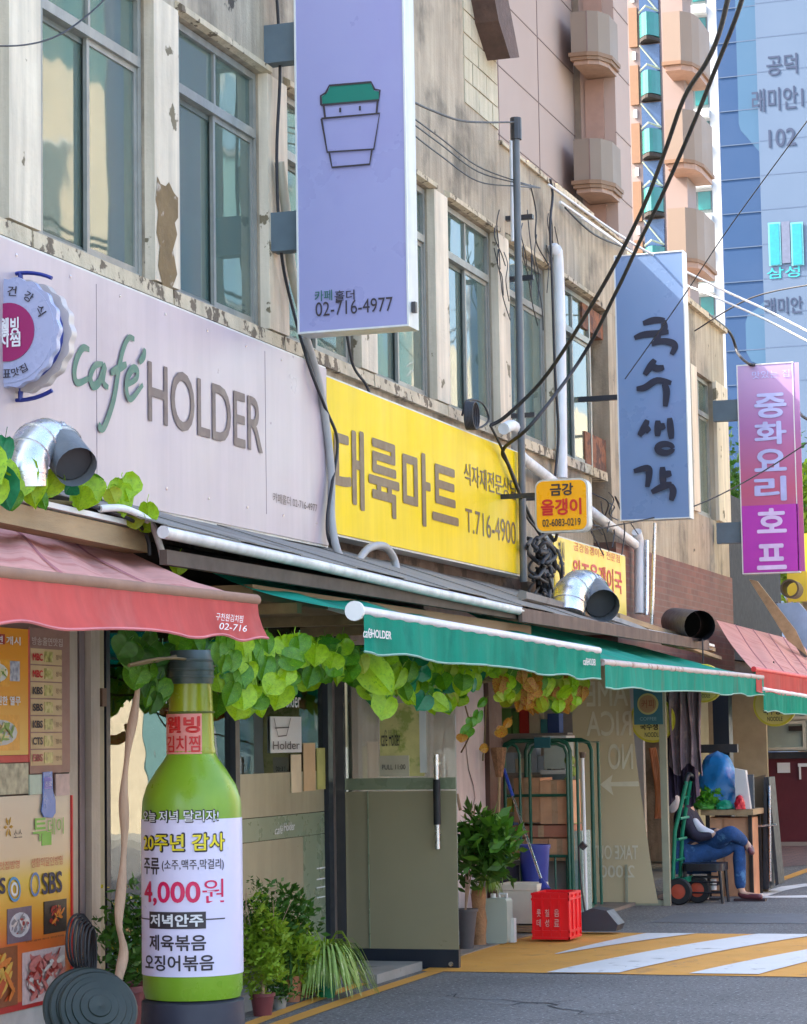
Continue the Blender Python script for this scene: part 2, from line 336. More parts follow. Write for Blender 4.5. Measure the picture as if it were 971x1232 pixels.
# ================================================================== LONG CONCRETE BUILDING
WS, WT, WP, WWD = 4.27, 6.01, 1.8215, 1.372
win_y = [11.42 + WP*k for k in range(-2, 7)]
Y0B, YEND, YUP, ZPAR, ZUP = 6.4, fy(722), fy(616), 6.86, 9.6
bldA = thing('concrete_building', 'long weathered cream concrete building with peeling window piers above the cafe and market signs', 'building', (W, Y0B, 0))
D = -.34
b = MB()
b.box((W+D, Y0B, 2.62), (W, YEND, WS)); b.box((W+D, Y0B, WT), (W, YEND, ZPAR))
ys = [Y0B] + sum([[y, y+WWD] for y in win_y], []) + [YEND]
for i in range(0, len(ys), 2):
    if ys[i+1]-ys[i] > .01: b.box((W+D, ys[i], WS), (W-.03, ys[i+1], WT))
b.box((W-7, Y0B, 2.62), (W+D, Y0B+.3, ZUP)); b.box((W-7, YEND-.3, 2.75), (W+D, YEND, ZPAR)); b.box((W-7, Y0B, ZPAR-.3), (W+D, YEND, ZPAR))
b.box((W-7.3, Y0B, 0), (W-7, YEND, ZUP)); b.box((W-.4, YEND, WT+.0), (W, fy(772), ZPAR))
wallA = b.build('wall', M_plaster, bldA)
b = MB(); b.box((W+D, Y0B, ZPAR), (W-.002, YUP, ZUP)); b.box((W-7, YUP-.3, ZPAR), (W+D, YUP, ZUP)); upA = b.build('upper_wall', M_plaster, bldA)
# concrete blocks that show through the render at the end of the upper wall
M_block = mat('rendered block', C(206, 196, 168), .9, .12, 3, .7, 40, streak=.2)
yb0 = fy(575)
for r in range(12):
    n = 3; y = yb0 + (-.18 if r % 2 else 0)
    while y < YUP-.05:
        y1 = min(y+.42, YUP); y0 = max(y, yb0)
        if y1-y0 > .08: MB().box((W-.01, y0+.008, ZPAR+.12+.205*r), (W+.006+random.random()*.008, y1-.008, ZPAR+.12+.205*r+.19)).build('block', M_block, upA)
        y += .42
for i in range(0, len(ys), 2):
    if ys[i+1]-ys[i] > .2:
        o = MB().box((W-.03, ys[i]+.0, WS+.02), (W+.035, ys[i+1]-.09, WT-.0)).build('pier', M_pier, bldA)
        MB().box((W-.03, ys[i+1]-.089, WS+.02), (W+.0, ys[i+1], WT)).build('jamb', M_alu, o)
b = MB()
for y in win_y: b.prism([(W, y-.06, WT+.002), (W+.05, y-.06, WT+.012), (W+.05, y-.06, WT+.05), (W, y-.06, WT+.08)], (0, WWD+.12, 0))
b.build('drip_mould', M_sill, bldA)
for i, y in enumerate(win_y): MB().prism([(W-.1, y-.2, WS-.09), (W+.05, y-.2, WS-.09), (W+.045, y-.2, WS+.0), (W-.1, y-.2, WS+.02)], (0, WP-.02, 0)).build('sill', M_sill, bldA)
cpal = [(M_cg, M_cb), (M_cg, M_cg), (M_ct, M_cg), (M_cg, M_ct), (M_cb, M_cg), (M_ct, M_ct), (M_cg, M_cb), (M_cb, M_cg), (M_cg, M_cg)]
M_paper = mat('torn faded paper', C(214, 196, 156), .9, .14, 5, c2=C(150, 110, 70), t2=.58, s2=5, w2=.04)
def window(parent, y0, y1, z0, z1, X, tr, pal, trans_down=True):
    fr = MB(); t = .045
    for a, c in (((y0, z0), (y1, z0+t)), ((y0, z1-t), (y1, z1)), ((y0, z0+t), (y0+t, z1-t)), ((y1-t, z0+t), (y1, z1-t))):
        fr.box((X-.07, a[0], a[1]), (X, c[0], c[1]))
    wf = fr.build('window', M_alu, parent); zt = z1 - tr; ym = (y0+y1)/2
    MB().box((X-.06, y0+t, zt-.03), (X+.014, y1-t, zt+.03)).build('transom', M_alu, wf)
    MB().box((X-.05, ym-.015, zt+.03), (X-.01, ym+.015, z1-t)).build('mullion', M_alu, wf)
    for k, (a, c, xx, mm) in enumerate(((y0+t, ym+.03, X-.055, M_dalu), (ym-.035, y1-t, X-.022, M_alu))):
        s = MB(); q = .034
        for p0, p1 in (((a, z0+t), (c, z0+t+q)), ((a, zt-.03-q), (c, zt-.03)), ((a, z0+t+q), (a+q, zt-.03-q)), ((c-q, z0+t+q), (c, zt-.03-q))): s.box((xx-.012, p0[0], p0[1]), (xx+.012, p1[0], p1[1]))
        s.build('sash', mm, wf)
        MB().box((xx-.003, a+q, z0+t+q), (xx+.003, c-q, zt-.03-q)).build('pane', M_gpane, wf)
    for a, c in ((y0+t, ym-.015), (ym+.015, y1-t)): MB().box((X-.034, a, zt+.03), (X-.028, c, z1-t)).build('pane', M_gpane, wf)
    for k in range(2):
        a = y0+t+(ym-y0-t)*k; c = a+(ym-y0-t); ph = random.random()*6; cut = random.choice([0, 0, .15, .3])
        cb = MB(); cb.grid(26, 2, lambda s, t_: (X-.16+.012*math.sin(s*38+ph)+.01*math.sin(s*15+ph*2), a+(c-a)*s, z0+.04+(z1-z0-.06)*t_))
        cb.build('curtain', pal[k], wf, smooth=80)
    return wf
for i, y in enumerate(win_y):
    wf = window(bldA, y+.01, y+WWD-.01, WS+.005, WT-.005, W-.045, .42, cpal[i])
    # odd boards, papers and furniture standing behind the panes
    for k in range(random.choice([1, 2, 2])):
        a = y+.1+random.random()*.7; h = .35+random.random()*.7; z = WS+.06+random.random()*.5*(1 if k else 0)
        MB().box((W-.18, a, z), (W-.17, a+.2+random.random()*.3, min(z+h, WT-.1))).build('paper', random.choice([M_paper, M_ct, M_cb]), wf)
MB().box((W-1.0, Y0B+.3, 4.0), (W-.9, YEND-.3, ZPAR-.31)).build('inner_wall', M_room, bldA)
# tiled eave end that pokes over the top of the upper wall
e = [F(u, v, W+.22) for u, v in ((590, -30), (606, -30), (625, 69), (614, 70), (600, 25))]
b = MB(); b.prism(e, (-3.2, 0, 0)); b.build('eave', mat('dark eave board', C(95, 72, 62), .8, .25, 6, .5, 40), bldA)
# rough brown band under the sign boards
MB().box((W-.0, Y0B, 2.74), (W+.03, YEND-.2, 2.98)).build('fascia_band', mat('dark brown render', C(112, 94, 80), .95, .3, 4, .8, 30, c2=C(70, 58, 48), t2=.5, s2=3), bldA)  # dark brown with darker blotches

# ---- second building beyond the rusty gap
yb, ye = fy(746), fy(887)
bldB = thing('concrete_building', 'streaked cream concrete building with brick base between the blue and the magenta hanging sign', 'building', (W, yb, 0))
wy = [(fy(757), fy(785)), (fy(800), fy(826)), (fy(834), fy(842.5)), (fy(850), fy(872.5))]; z0, z1 = F(850, 622).z, F(850, 455).z
b = MB(); zt2 = F(834, 371).z
b.box((W-.4, yb, F(790, 668).z), (W, ye, z0)); b.box((W-.4, fy(772)+.01, z1), (W, ye, zt2)); b.box((W-.4, yb, z1), (W-.002, fy(772)-.0, WT-.002))
q = [yb] + sum([list(a) for a in wy], []) + [ye]
for i in range(0, len(q), 2): b.box((W-.4, q[i], z0), (W-.002, q[i+1], z1))
b.box((W-7, yb, 2.4), (W-.4, yb+.3, z1)); b.box((W-7, ye-.3, 0), (W-.4, ye, zt2)); b.box((W-7, yb, zt2-.3), (W-.4, ye, zt2))
b.build('wall', M_plaster, bldB)
M_pB = M_plaster
MB().box((W-.4, yb, 2.3), (W+.03, ye-.0, F(790, 668).z-.002)).build('brick_base', tilemat('old red brick', C(150, 98, 86, .6), C(128, 82, 74, .6), C(140, 112, 102, .6), .21, .072, .008), bldB)
for a, c in wy: window(bldB, a+.005, c-.005, z0+.005, z1-.005, W-.06, .45, (M_cg, M_ct))
for a, c in ((wy[2][1], wy[3][0]), (wy[3][1], ye)):
    MB().box((W-.03, a+.01, z0+.01), (W+.04, c-.01, z1+.02)).build('pier', M_pier, bldB)
MB().prism([(W, fy(773), zt2-.02), (W+.06, fy(773), zt2-.02), (W+.06, fy(773), zt2+.05), (W-.4, fy(773), zt2+.05)], (0, ye-fy(773), 0)).build('coping', M_sill, bldB)
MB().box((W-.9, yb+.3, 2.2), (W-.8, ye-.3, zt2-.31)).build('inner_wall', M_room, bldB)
p_ = [F(u, v, W+.036) for u, v in ((189, 212), (193, 221), (199, 224), (203, 219), (209, 232), (214, 238), (214, 262), (210, 268), (213, 282), (208, 300), (213, 330), (205, 352), (196, 346), (190, 320), (192, 296), (188, 280), (190, 255), (187, 240))]
b = MB(); n_ = len(p_); c_ = sum(p_, V3(0, 0, 0))/n_
b.add([c_+V3(.002, 0, 0)]+[p+V3(.002, 0, 0) for p in p_], [(0, 1+(i+1) % n_, 1+i) for i in range(n_)]); b.build('bare_patch', mat('bare tan render', C(150, 124, 84, .6), .9, .2, 5, .8, 40, c2=C(214, 200, 180, .6), t2=.6, s2=9), bldA)
# coping with a rough broken top on the long building
b = MB(); y = YUP+.02
while y < fy(770): n = .25+random.random()*.35; b.box((W-.3, y, ZPAR), (W+.03, min(y+n, fy(770)), ZPAR+.02+random.random()*.05)); y += n+.005
b.build('coping', M_sill, bldA)

# ---- rusty link bay between both buildings
lk = thing('link_bay', 'narrow bay with rusty panels and a slim window between the two concrete buildings', 'wall bay', (W-.3, YEND, 0))
MB().box((W-.6, YEND+.01, 2.3), (W-.35, yb-.01, WT-.01)).build('wall', M_plaster, lk)
for va, vb_ in ((383, 411), (530, 572)): MB().box((W-.35, fy(721), F(735, vb_).z), (W-.05, yb-.01, F(735, va).z)).build('rusty_panel', M_rust, lk)
wf = MB(); a, c, zz0, zz1 = fy(722.5), yb-.03, F(735, 528).z, F(735, 414).z
for p0, p1 in (((a, zz0), (c, zz0+.06)), ((a, zz1-.06), (c, zz1)), ((a, zz0+.06), (a+.06, zz1-.06)), ((c-.06, zz0+.06), (c, zz1-.06)), (((a+c)/2-.03, zz0+.06), ((a+c)/2+.03, zz1-.06))): wf.box((W-.3, p0[0], p0[1]), (W-.18, p1[0], p1[1]))
wf = wf.build('window', M_pier, lk); MB().box((W-.26, a+.06, zz0+.06), (W-.25, c-.06, zz1-.06)).build('pane', mat('brown blind', C(120, 104, 86), .7), wf)

# ================================================================== GROUND FLOOR SHOPS
M_frame = mat('navy black door frame', C(36, 42, 54), .4, .08)
M_post = mat('cream shutter post', C(196, 176, 156), .6, .12, 3, .2, 40, streak=.25)
M_film = mat('tan frosted film', C(160, 150, 122, .9), .35, .06, 2, streak=.12)
M_filmg = mat('sage frosted film', C(128, 138, 112, .9), .3, .05, 2)
M_shop = glass('shop glass', (.78, .84, .8, 1), .10, .01, .08)
cafe = thing('cafe_shopfront', 'cafe shopfront with dark frames, tan and sage frosted glass and an opened door', 'shopfront', (W, fy(133), 0))
GZ = 2.62
yA, yB1, yC, yD = fy(131), fy(287), fy(399), 16.05
b = MB()
for y, t in ((yA, .05), (yB1, .07), (yC, .09), (yD+.05, .06)): b.box((W-.08, y-t/2, .1), (W+.0, y+t/2, GZ))
b.box((W-.07, yA, GZ-.06), (W-.01, yD, GZ)); b.box((W-.07, yA, .1), (W-.01, yC, .2)); b.build('frame', M_frame, cafe)
zt_, zb_, zm1, zm2 = F(292, 932).z, F(292, 986.5).z, F(292, 1015).z, .2
for a, c in ((yA+.03, yB1-.04), (yB1+.04, yC-.05)):
    MB().box((W-.045, a, .2), (W-.037, c, GZ-.06)).build('pane', M_shop, cafe)
a, c = yB1+.04, yC-.05
MB().box((W-.036, a, zb_+.005), (W-.033, c, zt_)).build('frosted_film', M_film, cafe)
MB().box((W-.036, a, zm1), (W-.033, c, zb_)).build('frosted_film', M_filmg, cafe)
yq = fy(370)
MB().box((W-.036, a, .2), (W-.033, yq, zm1-.004)).build('frosted_film', M_film, cafe)
MB().box((W-.036, yq+.004, .2), (W-.033, c, zm1-.004)).build('frosted_film', M_filmg, cafe)
ftext('café', 330, 994, 1004, 340, W-.03, M_txtw, cafe, shear=.4); ftext('Holder', 341, 990, 1000, 354, W-.03, M_txtw, cafe, off=.005)
ftext('Holder', 337, 832, 851, 361, W-.03, M_txtw, cafe); ftext('café H', 172, 824, 846, 202, W-.03, M_txtw, cafe, shear=.3)
b = MB()
for va, vb_ in ((1041, 1046), (1054, 1059), (1064, 1069), (1076, 1081)): p = F(381, vb_, W-.03); q_ = F(391, va, W-.03); b.box((p.x, p.y, p.z), (p.x+.002, q_.y, q_.z-.01))
b.build('print', M_txtw, cafe)
# menu poster on the glass
def fposter(name, u0, u1, v0, v1, X, m, parent, th=.006):
    p = F(u0, v1, X); q = F(u0, v0, X); r = F(u1, v1, X); return MB().box((X, p.y, p.z), (X+th, r.y, q.z)).build(name, m, parent)
p1 = fposter('poster', 325, 362, 862, 906, W-.03, M_white, cafe); ftext('Holder', 328, 892, 902, 360, W-.02, M_txtd, p1)
b = MB(); fn = lambda u, v: F(u, v, W-.02)
plot(b, fn, [[(329, 864), (334, 886), (344, 885), (349, 864)], [(330, 876), (347, 875)]], .008, XV, smooth=0, taper=False); b.build('print', M_txtd, p1)
for k, (u0, u1, v0, v1) in enumerate(((350, 362, 908, 954), (365, 379, 894, 952), (381, 391, 900, 950))):
    p1 = fposter('leaflet', u0, u1, v0, v1, W-.03, [mat('cream leaflet', C(225, 205, 170)), mat('peach leaflet', C(222, 186, 140)), mat('green leaflet', C(196, 190, 110))][k], cafe)
# inside of the cafe: added panel for a mirrored wall, counter, floor, hanging lights
ins = MB(); ins.box((W-3.4, 9.0, 0), (W-3.3, 17.8, 2.75)); ins.box((W-3.3, 17.7, 0), (W-.1, 17.8, 2.75)); ins.build('inner_wall', mat('cafe back wall', C(90, 92, 90), .8), cafe)
MB().box((W-3.3, 9.0, .02), (W-.1, 17.7, .1)).build('floor', mat('cafe floor', C(120, 110, 100), .5), cafe)
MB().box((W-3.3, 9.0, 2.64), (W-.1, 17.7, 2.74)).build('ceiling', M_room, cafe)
b = MB(); b.box((W-.55, yA+.1, F(150, 830, W-.5).z-1.9), (W-.5, yB1-.25, F(150, 832, W-.5).z)); b.build('mirrored_wall_panel', tilemat('mirrored wall tile', C(236, 226, 206), C(230, 220, 200), C(175, 170, 160), .62, .3, .008, bump=.1), cafe)  # added panel and bands imitate the bright wall mirrored in the pane
MB().box((W-.495, yA+.1, F(150, 940, W-.5).z), (W-.49, yB1-.25, F(150, 926, W-.5).z)).build('mirrored_wall_band', mat('mirrored wall band', C(150, 148, 140)), cafe)
MB().box((W-.495, yA+.1, F(150, 1022, W-.5).z), (W-.49, yB1-.25, F(150, 1004, W-.5).z)).build('mirrored_wall_band', mat('mirrored wall band', C(150, 148, 140)), cafe)
for k in range(3): o = MB().box((W-2.6+.6*k, 13+.9*k, .1), (W-2.1+.6*k, 13.5+.9*k, .8)).build('cafe_table', mat('dark table', C(80, 60, 48)), cafe)

# open door leaf, perpendicular to the front
DX0, DX1 = N(410, 1100, yD).x, N(551, 1100, yD).x
dz = lambda v: N(480, v, yD).z
door = MB(); zb, zt = .0+dz(1165), 2.25
door.box((DX0, yD, zb), (DX1, yD+.045, dz(1142))); door.box((DX0, yD, zt-.07), (DX1, yD+.045, zt)); door.box((DX0, yD, dz(1142)), (DX0+.04, yD+.045, zt-.07)); 
door = door.build('door', M_frame, cafe)
MB().box((DX0+.04, yD+.015, dz(1142)), (DX1, yD+.025, zt-.07)).build('glass_pane', M_shop, door)
MB().box((DX0+.041, yD+.008, dz(1142)+.002), (DX1-.001, yD+.013, dz(952))).build('frosted_film', mat('olive frosted film', C(156, 146, 116, .85), .35, .05, 1.5), door)
MB().box((DX0+.041, yD+.006, dz(950)), (DX1-.001, yD+.013, dz(936))).build('frosted_film', M_filmg, door)
MB().box((N(441, 900, yD).x, yD-.004, dz(1141)), (N(442, 900, yD).x, yD+.006, dz(951))).build('film_edge', M_filmg, door)
hx = N(529, 975, yD).x
h = MB().tube([(hx, yD-.06, dz(1021)), (hx, yD-.06, dz(908))], .018, 12).build('handle', M_steel, door, smooth=50)
MB().tube([(hx, yD-.06, dz(992)), (hx, yD-.06, dz(938))], .026, 12).build('grip', M_black, door, smooth=50)
MB().box((hx-.01, yD-.06, dz(1005)), (hx+.01, yD+.01, dz(1003))).box((hx-.01, yD-.06, dz(920)), (hx+.01, yD+.01, dz(918))).build('handle_stud', M_steel, door)
MB().box((N(457, 900, yD).x, yD+.002, dz(934)), (N(510, 900, yD).x, yD+.006, dz(846))).build('poster', mat('lit yellow poster', C(222, 212, 140), .6, .2, 5, c2=C(170, 180, 90), t2=.55, s2=6), door)
MB().box((N(456, 900, yD).x, yD-.004, dz(934)), (N(492, 900, yD).x, yD+.005, dz(909))).build('notice', mat('beige notice', C(206, 196, 172)), door)
ntext('PULL 11:00', 460, 920, 926, 488, yD-.005, M_txtd, door)
MB().box((N(505, 900, yD).x, yD-.002, dz(930)), (N(513, 900, yD).x, yD+.0015, dz(846))).build('white_trim', M_white, door)
ntext('café Holder', 459, 878, 898, 482, yD-.002, M_txtd, door)
b = MB(); b.lathe([(.0, 0), (.016, 0), (.016, .01), (0, .01)], (N(543, 1159, yD).x, yD-.004, dz(1159)), 12, Matrix.Rotation(R(90), 3, 'X')); b.build('lock', M_steel, door)

# lilac-white wall panel right of the door with an ivy crack, brown post
M_lil = mat('lilac white wall', C(214, 200, 200), .8, .08, 2, .3, 30, streak=.15)
wp = thing('wall_panel', 'pinkish white wall panel with a thin crack beside the open cafe door', 'wall', (W, fy(500), 0))
b = MB(); b.box((W-.2, 16.2, 0), (W, fy(585), 2.62)); b.build('wall_face', M_lil, wp)
b = MB(); pts = [(558, 880), (561, 905), (563, 925), (569, 945), (571, 960), (567, 975)]; ribbon(b, [F(u, v, W) for u, v in pts], .012, XV, .004); b.build('crack', M_dark, wp)
MB().box((W-.2, fy(585)+.01, 0), (W+.04, fy(601), 2.6)).build('brown_post', mat('brown steel post', C(112, 82, 72), .6, .15, 4, streak=.2), wp)

# market room
mk = thing('market_room', 'open market room with stocked shelves behind the green cage trolley', 'shop room', (W-1, fy(605), 0))
ya, yz = fy(602), fy(800)
M_shelf = mat('shelf board', C(170, 165, 155), .6)
b = MB(); b.box((W-2.7, ya-.1, 0), (W-2.6, yz, 2.62)); b.box((W-2.6, ya-.1, 0), (W-.1, ya, 2.62)); b.box((W-2.6, yz-.1, 0), (W-.2, yz, 2.62)); b.build('wall_face', mat('market wall', C(196, 186, 170), .8), mk)
MB().box((W-2.7, ya-.1, 2.63), (W+.0, yz, 2.72)).build('ceiling', mat('market ceiling', C(190, 184, 176), .8), mk)
gp = [mat('goods '+n, C(*c)) for n, c in (('red', (205, 60, 48)), ('yellow', (230, 200, 90)), ('white', (235, 232, 225)), ('cream', (232, 216, 180)), ('pale', (200, 214, 220)), ('teal', (90, 170, 170)), ('orange', (222, 130, 60)), ('blue', (70, 100, 160)), ('green', (110, 160, 80)), ('brown', (150, 110, 80)))]
for k in range(5):
    z = .35+.42*k; sh = MB().box((W-1.5, yz-1.3, z), (W-.75, yz-.12, z+.02)).box((W-2.55, ya+.1, z), (W-2.2, yz-1.4, z+.02)).build('shelf', M_shelf, mk)
    x = W-1.48
    while x < W-.85:
        ww = .06+random.random()*.07; hh = .14+random.random()*.18
        MB().box((x, yz-1.28, z+.021), (x+ww, yz-1.1, z+.021+hh)).build('packet', random.choice(gp), sh); x += ww+.01
    y = ya+.15
    while y < yz-1.6:
        ww = .1+random.random()*.15; hh = .14+random.random()*.2
        MB().box((W-2.5, y, z+.021), (W-2.25, y+ww, z+.021+hh)).build('packet', random.choice(gp), sh); y += ww+.01
# navy post and far room
np_ = thing('steel_post', 'navy steel post under the second green awning', 'post', N(870, 900, 24.6))
x0 = N(861, 900, 24.6).x; x1 = N(880, 900, 24.6).x
MB().box((x0, 24.5, 0), (x1, 24.7, N(870, 828, 24.5).z)).build('shaft', M_frame, np_); MB().box((N(838, 900, 24.45).x, 24.4, N(838, 906, 24.4).z), (N(888, 900, 24.45).x, 24.48, N(838, 896, 24.4).z)).build('bracket', M_blk, np_)

# ---- shop at the far bend, facing up the lane
YF = 34.4
far = thing('corner_shop', 'shop with dark red counter wall and pale glazed panels at the bend of the lane', 'building', (N(900, 900, YF).x, YF, 0))
nx = lambda u, Y=YF: N(u, 900, Y).x
nz = lambda v, Y=YF: N(920, v, Y).z
MB().box((W-2.6, YF, 0), (2.6, YF+.25, nz(913))).build('counter_wall', mat('dark red panel', C(102, 34, 44), .6, .12, 2), far)
MB().box((W-2.6, YF-.06, nz(913)), (2.6, YF+.25, nz(905))).build('counter_top', M_blk, far)
MB().box((W-2.6, YF, -.0), (2.6, YF-.02, nz(1013))).build('skirting', mat('pale skirting', C(160, 150, 140)), far)
MB().box((W-2.6, YF+.2, nz(904.5)), (2.6, YF+.24, nz(800))).build('back_panel', mat('cream panel', C(206, 200, 178), .7, .08), far)
for u0, u1, v0, v1 in ((897, 905, 852, 904), (909, 968, 868, 903), (909, 940, 840, 866), (943, 971, 840, 866), (975, 1030, 840, 903)):
    f = MB(); a, c, e, g_ = nx(u0), nx(u1), nz(v1), nz(v0)
    for q0, q1 in (((a, e), (c, e+.04)), ((a, g_-.04), (c, g_)), ((a, e+.04), (a+.04, g_-.04)), ((c-.04, e+.04), (c, g_-.04))): f.box((q0[0], YF+.12, q0[1]), (q1[0], YF+.19, q1[1]))
    wf = f.build('window', mat('ivory frame', C(214, 208, 188)), far); MB().box((a+.04, YF+.15, e+.04), (c-.04, YF+.16, g_-.04)).build('pane', mat('pale glazing', C(170, 182, 168), .2, .1, 2), wf)
MB().box((nx(890), YF+.0, nz(905)), (nx(896), YF+.1, nz(800))).build('post', mat('brown mullion', C(110, 86, 70)), far)
MB().box((nx(886), YF-.02, nz(842)), (nx(925), YF+.1, nz(825))).build('fascia', M_dark, far)
MB().box((nx(948), YF+.1, nz(880)), (nx(964), YF+.13, nz(874))).build('plate', M_dark, far)
MB().box((nx(935), YF-.03, nz(930)), (nx(950), YF-.005, nz(918))).build('paper', M_white, far)
b = MB(); b.box((nx(960), YF-.04, nz(923)), (nx(975), YF-.005, nz(919))); b.box((nx(961), YF-.04, nz(938)), (nx(963), YF-.005, nz(923))); b.build('rail', M_white, far)
# shade-coloured stepped facade above the corner shop and beyond the brick base
dk = thing('side_building', 'set-back facade coloured dark for shade behind the magenta sign', 'building', (W-1, ye, 0))
b = MB(); b.box((W-5, ye+.02, 2.6), (W-.3, YF+2, 4.85)); b.build('wall', mat('shade dark wall', C(42, 38, 42), .8, .2), dk)  # dark colour stands in for a shaded void
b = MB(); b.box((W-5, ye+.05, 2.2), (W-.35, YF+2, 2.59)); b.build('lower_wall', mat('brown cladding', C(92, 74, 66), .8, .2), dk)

# ================================================================== TOWERS BEHIND
M_pk = mat('pink beige tower wall', C(205, 172, 156, .62), .8, .05, .15)
M_pk2 = mat('pale mauve tower wall', C(200, 176, 168, .42), .8, .05, .15)
M_balc = mat('peach balcony panel', C(214, 184, 160, .33), .7, .04, .3)
M_balct = mat('balcony band', C(200, 150, 112, .36), .7, .05)
M_joint = mat('panel joint', C(135, 108, 100), .9)
M_teal = mat('teal glass', C(50, 150, 142, .45), .12, .25, .6)
YP = 50.0
X1 = N(690, 100, YP).x; X2 = N(740, 100, YP).x
pk = thing('apartment_tower', 'tall pinkish beige apartment tower with curved peach balconies', 'tower', (X1, YP, 0))
ZT = 24.0
ybk = F(757, 100, X2).y
MB().box((X1-9, 34, 0), (X1, YP+.0, ZT)).build('wall', M_pk, pk)
MB().box((X1-9, YP+.002, 0), (X2, ybk, ZT)).build('wall', M_pk, pk)
# panel joints on the street side, one every storey and every 2.2 m
b = MB()
FH = (N(700, 10, YP).z-N(700, 160, YP).z)
zj = N(690, 240, YP).z
k = -6
while zj+FH/2*k < ZT:
    z = zj+FH/2*k; b.box((X1-.02, 34, z), (X1+.01, YP, z+.02)); b.box((X2-.02, YP, z), (X2+.01, ybk, z+.02)); k += 1
for y in (38, 41, 44, 47): b.box((X1-.02, y, 0), (X1+.01, y+.03, ZT))
b.build('joints', M_joint, pk)
MB().box((X1+.02, YP-.03, 3), (N(698, 100, YP).x, YP+.0, ZT)).build('slot', mat('brown slot', C(128, 108, 90)), pk)
M_bpan = mat('brown balcony screen', C(176, 136, 118), .6, .08)
zf0 = N(704, 10, YP).z
for k in range(-6, 4):
    zt_b = N(704, 10, 48.6).z + FH*k; zb_b = zt_b - (N(704, 10, 48.6).z-N(704, 74, 48.6).z)
    if zb_b > ZT-1 or zb_b < 6: continue
    xa, xb = X1+.28, N(738, 100, YP).x+.12
    yn = 48.75
    def ring(o, z0_, z1_): 
        P = [(xa-o, YP), (xa-o, yn-o), (xb-.38, yn-o), (xb-.16, yn+.12-o), (xb+o, yn+.5), (xb+o, YP)]
        return MB().prism([(x, y, z0_) for x, y in P], (0, 0, z1_-z0_))
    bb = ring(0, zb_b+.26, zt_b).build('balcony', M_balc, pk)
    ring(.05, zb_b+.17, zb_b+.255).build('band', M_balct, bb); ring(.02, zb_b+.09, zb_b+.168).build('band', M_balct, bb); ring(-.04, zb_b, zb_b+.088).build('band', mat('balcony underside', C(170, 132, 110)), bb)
    xm = xa+(xb-xa)*.46; MB().box((xm, yn-.008, zb_b+.26), (xm+.025, yn+.02, zt_b-.01)).build('joint', M_joint, bb)
    zw = zb_b-.02; MB().box((N(704, 100, YP).x, YP-.05, zw-FH+.25+(zt_b-zb_b)), (X2-.25, YP-.004, zw)).build('screen', M_bpan, pk)
# slim glazed stair column with orange panels, farther along
YO = 104.0
gx = lambda u: N(u, 100, YO).x
st = thing('stair_tower', 'slim stair tower with orange panels and curved teal window strip', 'tower', (gx(780), YO, 0))
MB().box((gx(752), YO+.1, 0), (gx(798), YO+.6, 44)).build('wall', M_pk2, st)
fh2 = (N(760, 0, YO).z-N(760, 69.5, YO).z)
zb0 = N(760, 57, YO).z
M_or = mat('orange panel', C(226, 166, 120, .27), .6, .05)
for k in range(-9, 6):
    z = zb0+fh2*k
    MB().box((gx(758.5), YO-.05, z), (gx(768.5), YO+.09, z+fh2*.68)).build('orange_panel', M_or, st)
    MB().box((gx(762), YO-.02, z-fh2*.22), (gx(765.5), YO+.09, z-fh2*.08)).build('slit_window', M_white, st)
    xa, xb = gx(772), gx(795)
    for nm, za, zc, m_, bow in (('teal_window', .12, .52, M_teal, .5), ('sill_band', .04, .1, M_dark, .6), ('blue_panel', -.46, .0, mat('navy glass panel', C(58, 84, 120), .25, .1, .5), .0)):
        b = MB(); n_ = 6
        for i in range(n_):
            t0, t1 = i/n_, (i+1)/n_; f0 = bow*math.sin(math.pi*t0); f1 = bow*math.sin(math.pi*t1)
            b.prism([(xa+(xb-xa)*t0, YO-.15-f0, z+fh2*za), (xa+(xb-xa)*t1, YO-.15-f1, z+fh2*za), (xa+(xb-xa)*t1, YO+.08, z+fh2*za), (xa+(xb-xa)*t0, YO+.08, z+fh2*za)], (0, 0, fh2*(zc-za)))
        b.build(nm, m_, st)
    b = MB(); b.tube([(xa, YO-.25, z-.02), (xb, YO-.25, z-fh2*.45)], .035, 4); b.build('brace', mat('pale brace', C(160, 170, 150)), st); b = MB(); b.tube([(xa, YO-.2, z+fh2*.56), ((xa+xb)/2, YO-.8, z+fh2*.6), (xb, YO-.2, z+fh2*.56)], .05, 4); b.build('brace', mat('pale brace', C(160, 170, 150)), st)
# second balcony stack
YQ = 63.5
qx = lambda u: N(u, 100, YQ).x
t2 = thing('apartment_wing', 'narrow mauve tower wing carrying a stack of beige balconies on its right', 'tower', (qx(810), YQ, 0))
MB().box((qx(797.5), YQ, 0), (qx(823.5), YQ+1.19, 30)).build('wall', M_pk2, t2)
fh3 = (N(820, 84.6, YQ-1).z-N(820, 203, YQ-1).z)
for k in range(-4, 3):
    zb3 = N(820, 84.6, YQ-1).z+fh3*k; zt3 = zb3+fh3*.6; xa, xb = qx(809), qx(845)
    def ring3(o, z0_, z1_):
        P = [(xa-o, YQ-.002), (xa-o, YQ-1.1-o), (xb-.35, YQ-1.1-o), (xb-.1, YQ-.8-o), (xb+o, YQ-.3), (xb+o, YQ+1.2), (qx(823.5)+.01, YQ+1.2), (qx(823.5)+.01, YQ-.002)]
        return MB().prism([(x, y, z0_) for x, y in P], (0, 0, z1_-z0_))
    bb = ring3(0, zb3+.25, zt3).build('balcony', M_balc, t2); ring3(.04, zb3+.15, zb3+.248).build('band', M_balct, bb); ring3(-.03, zb3, zb3+.148).build('band', mat('balcony underside', C(170, 132, 110)), bb)
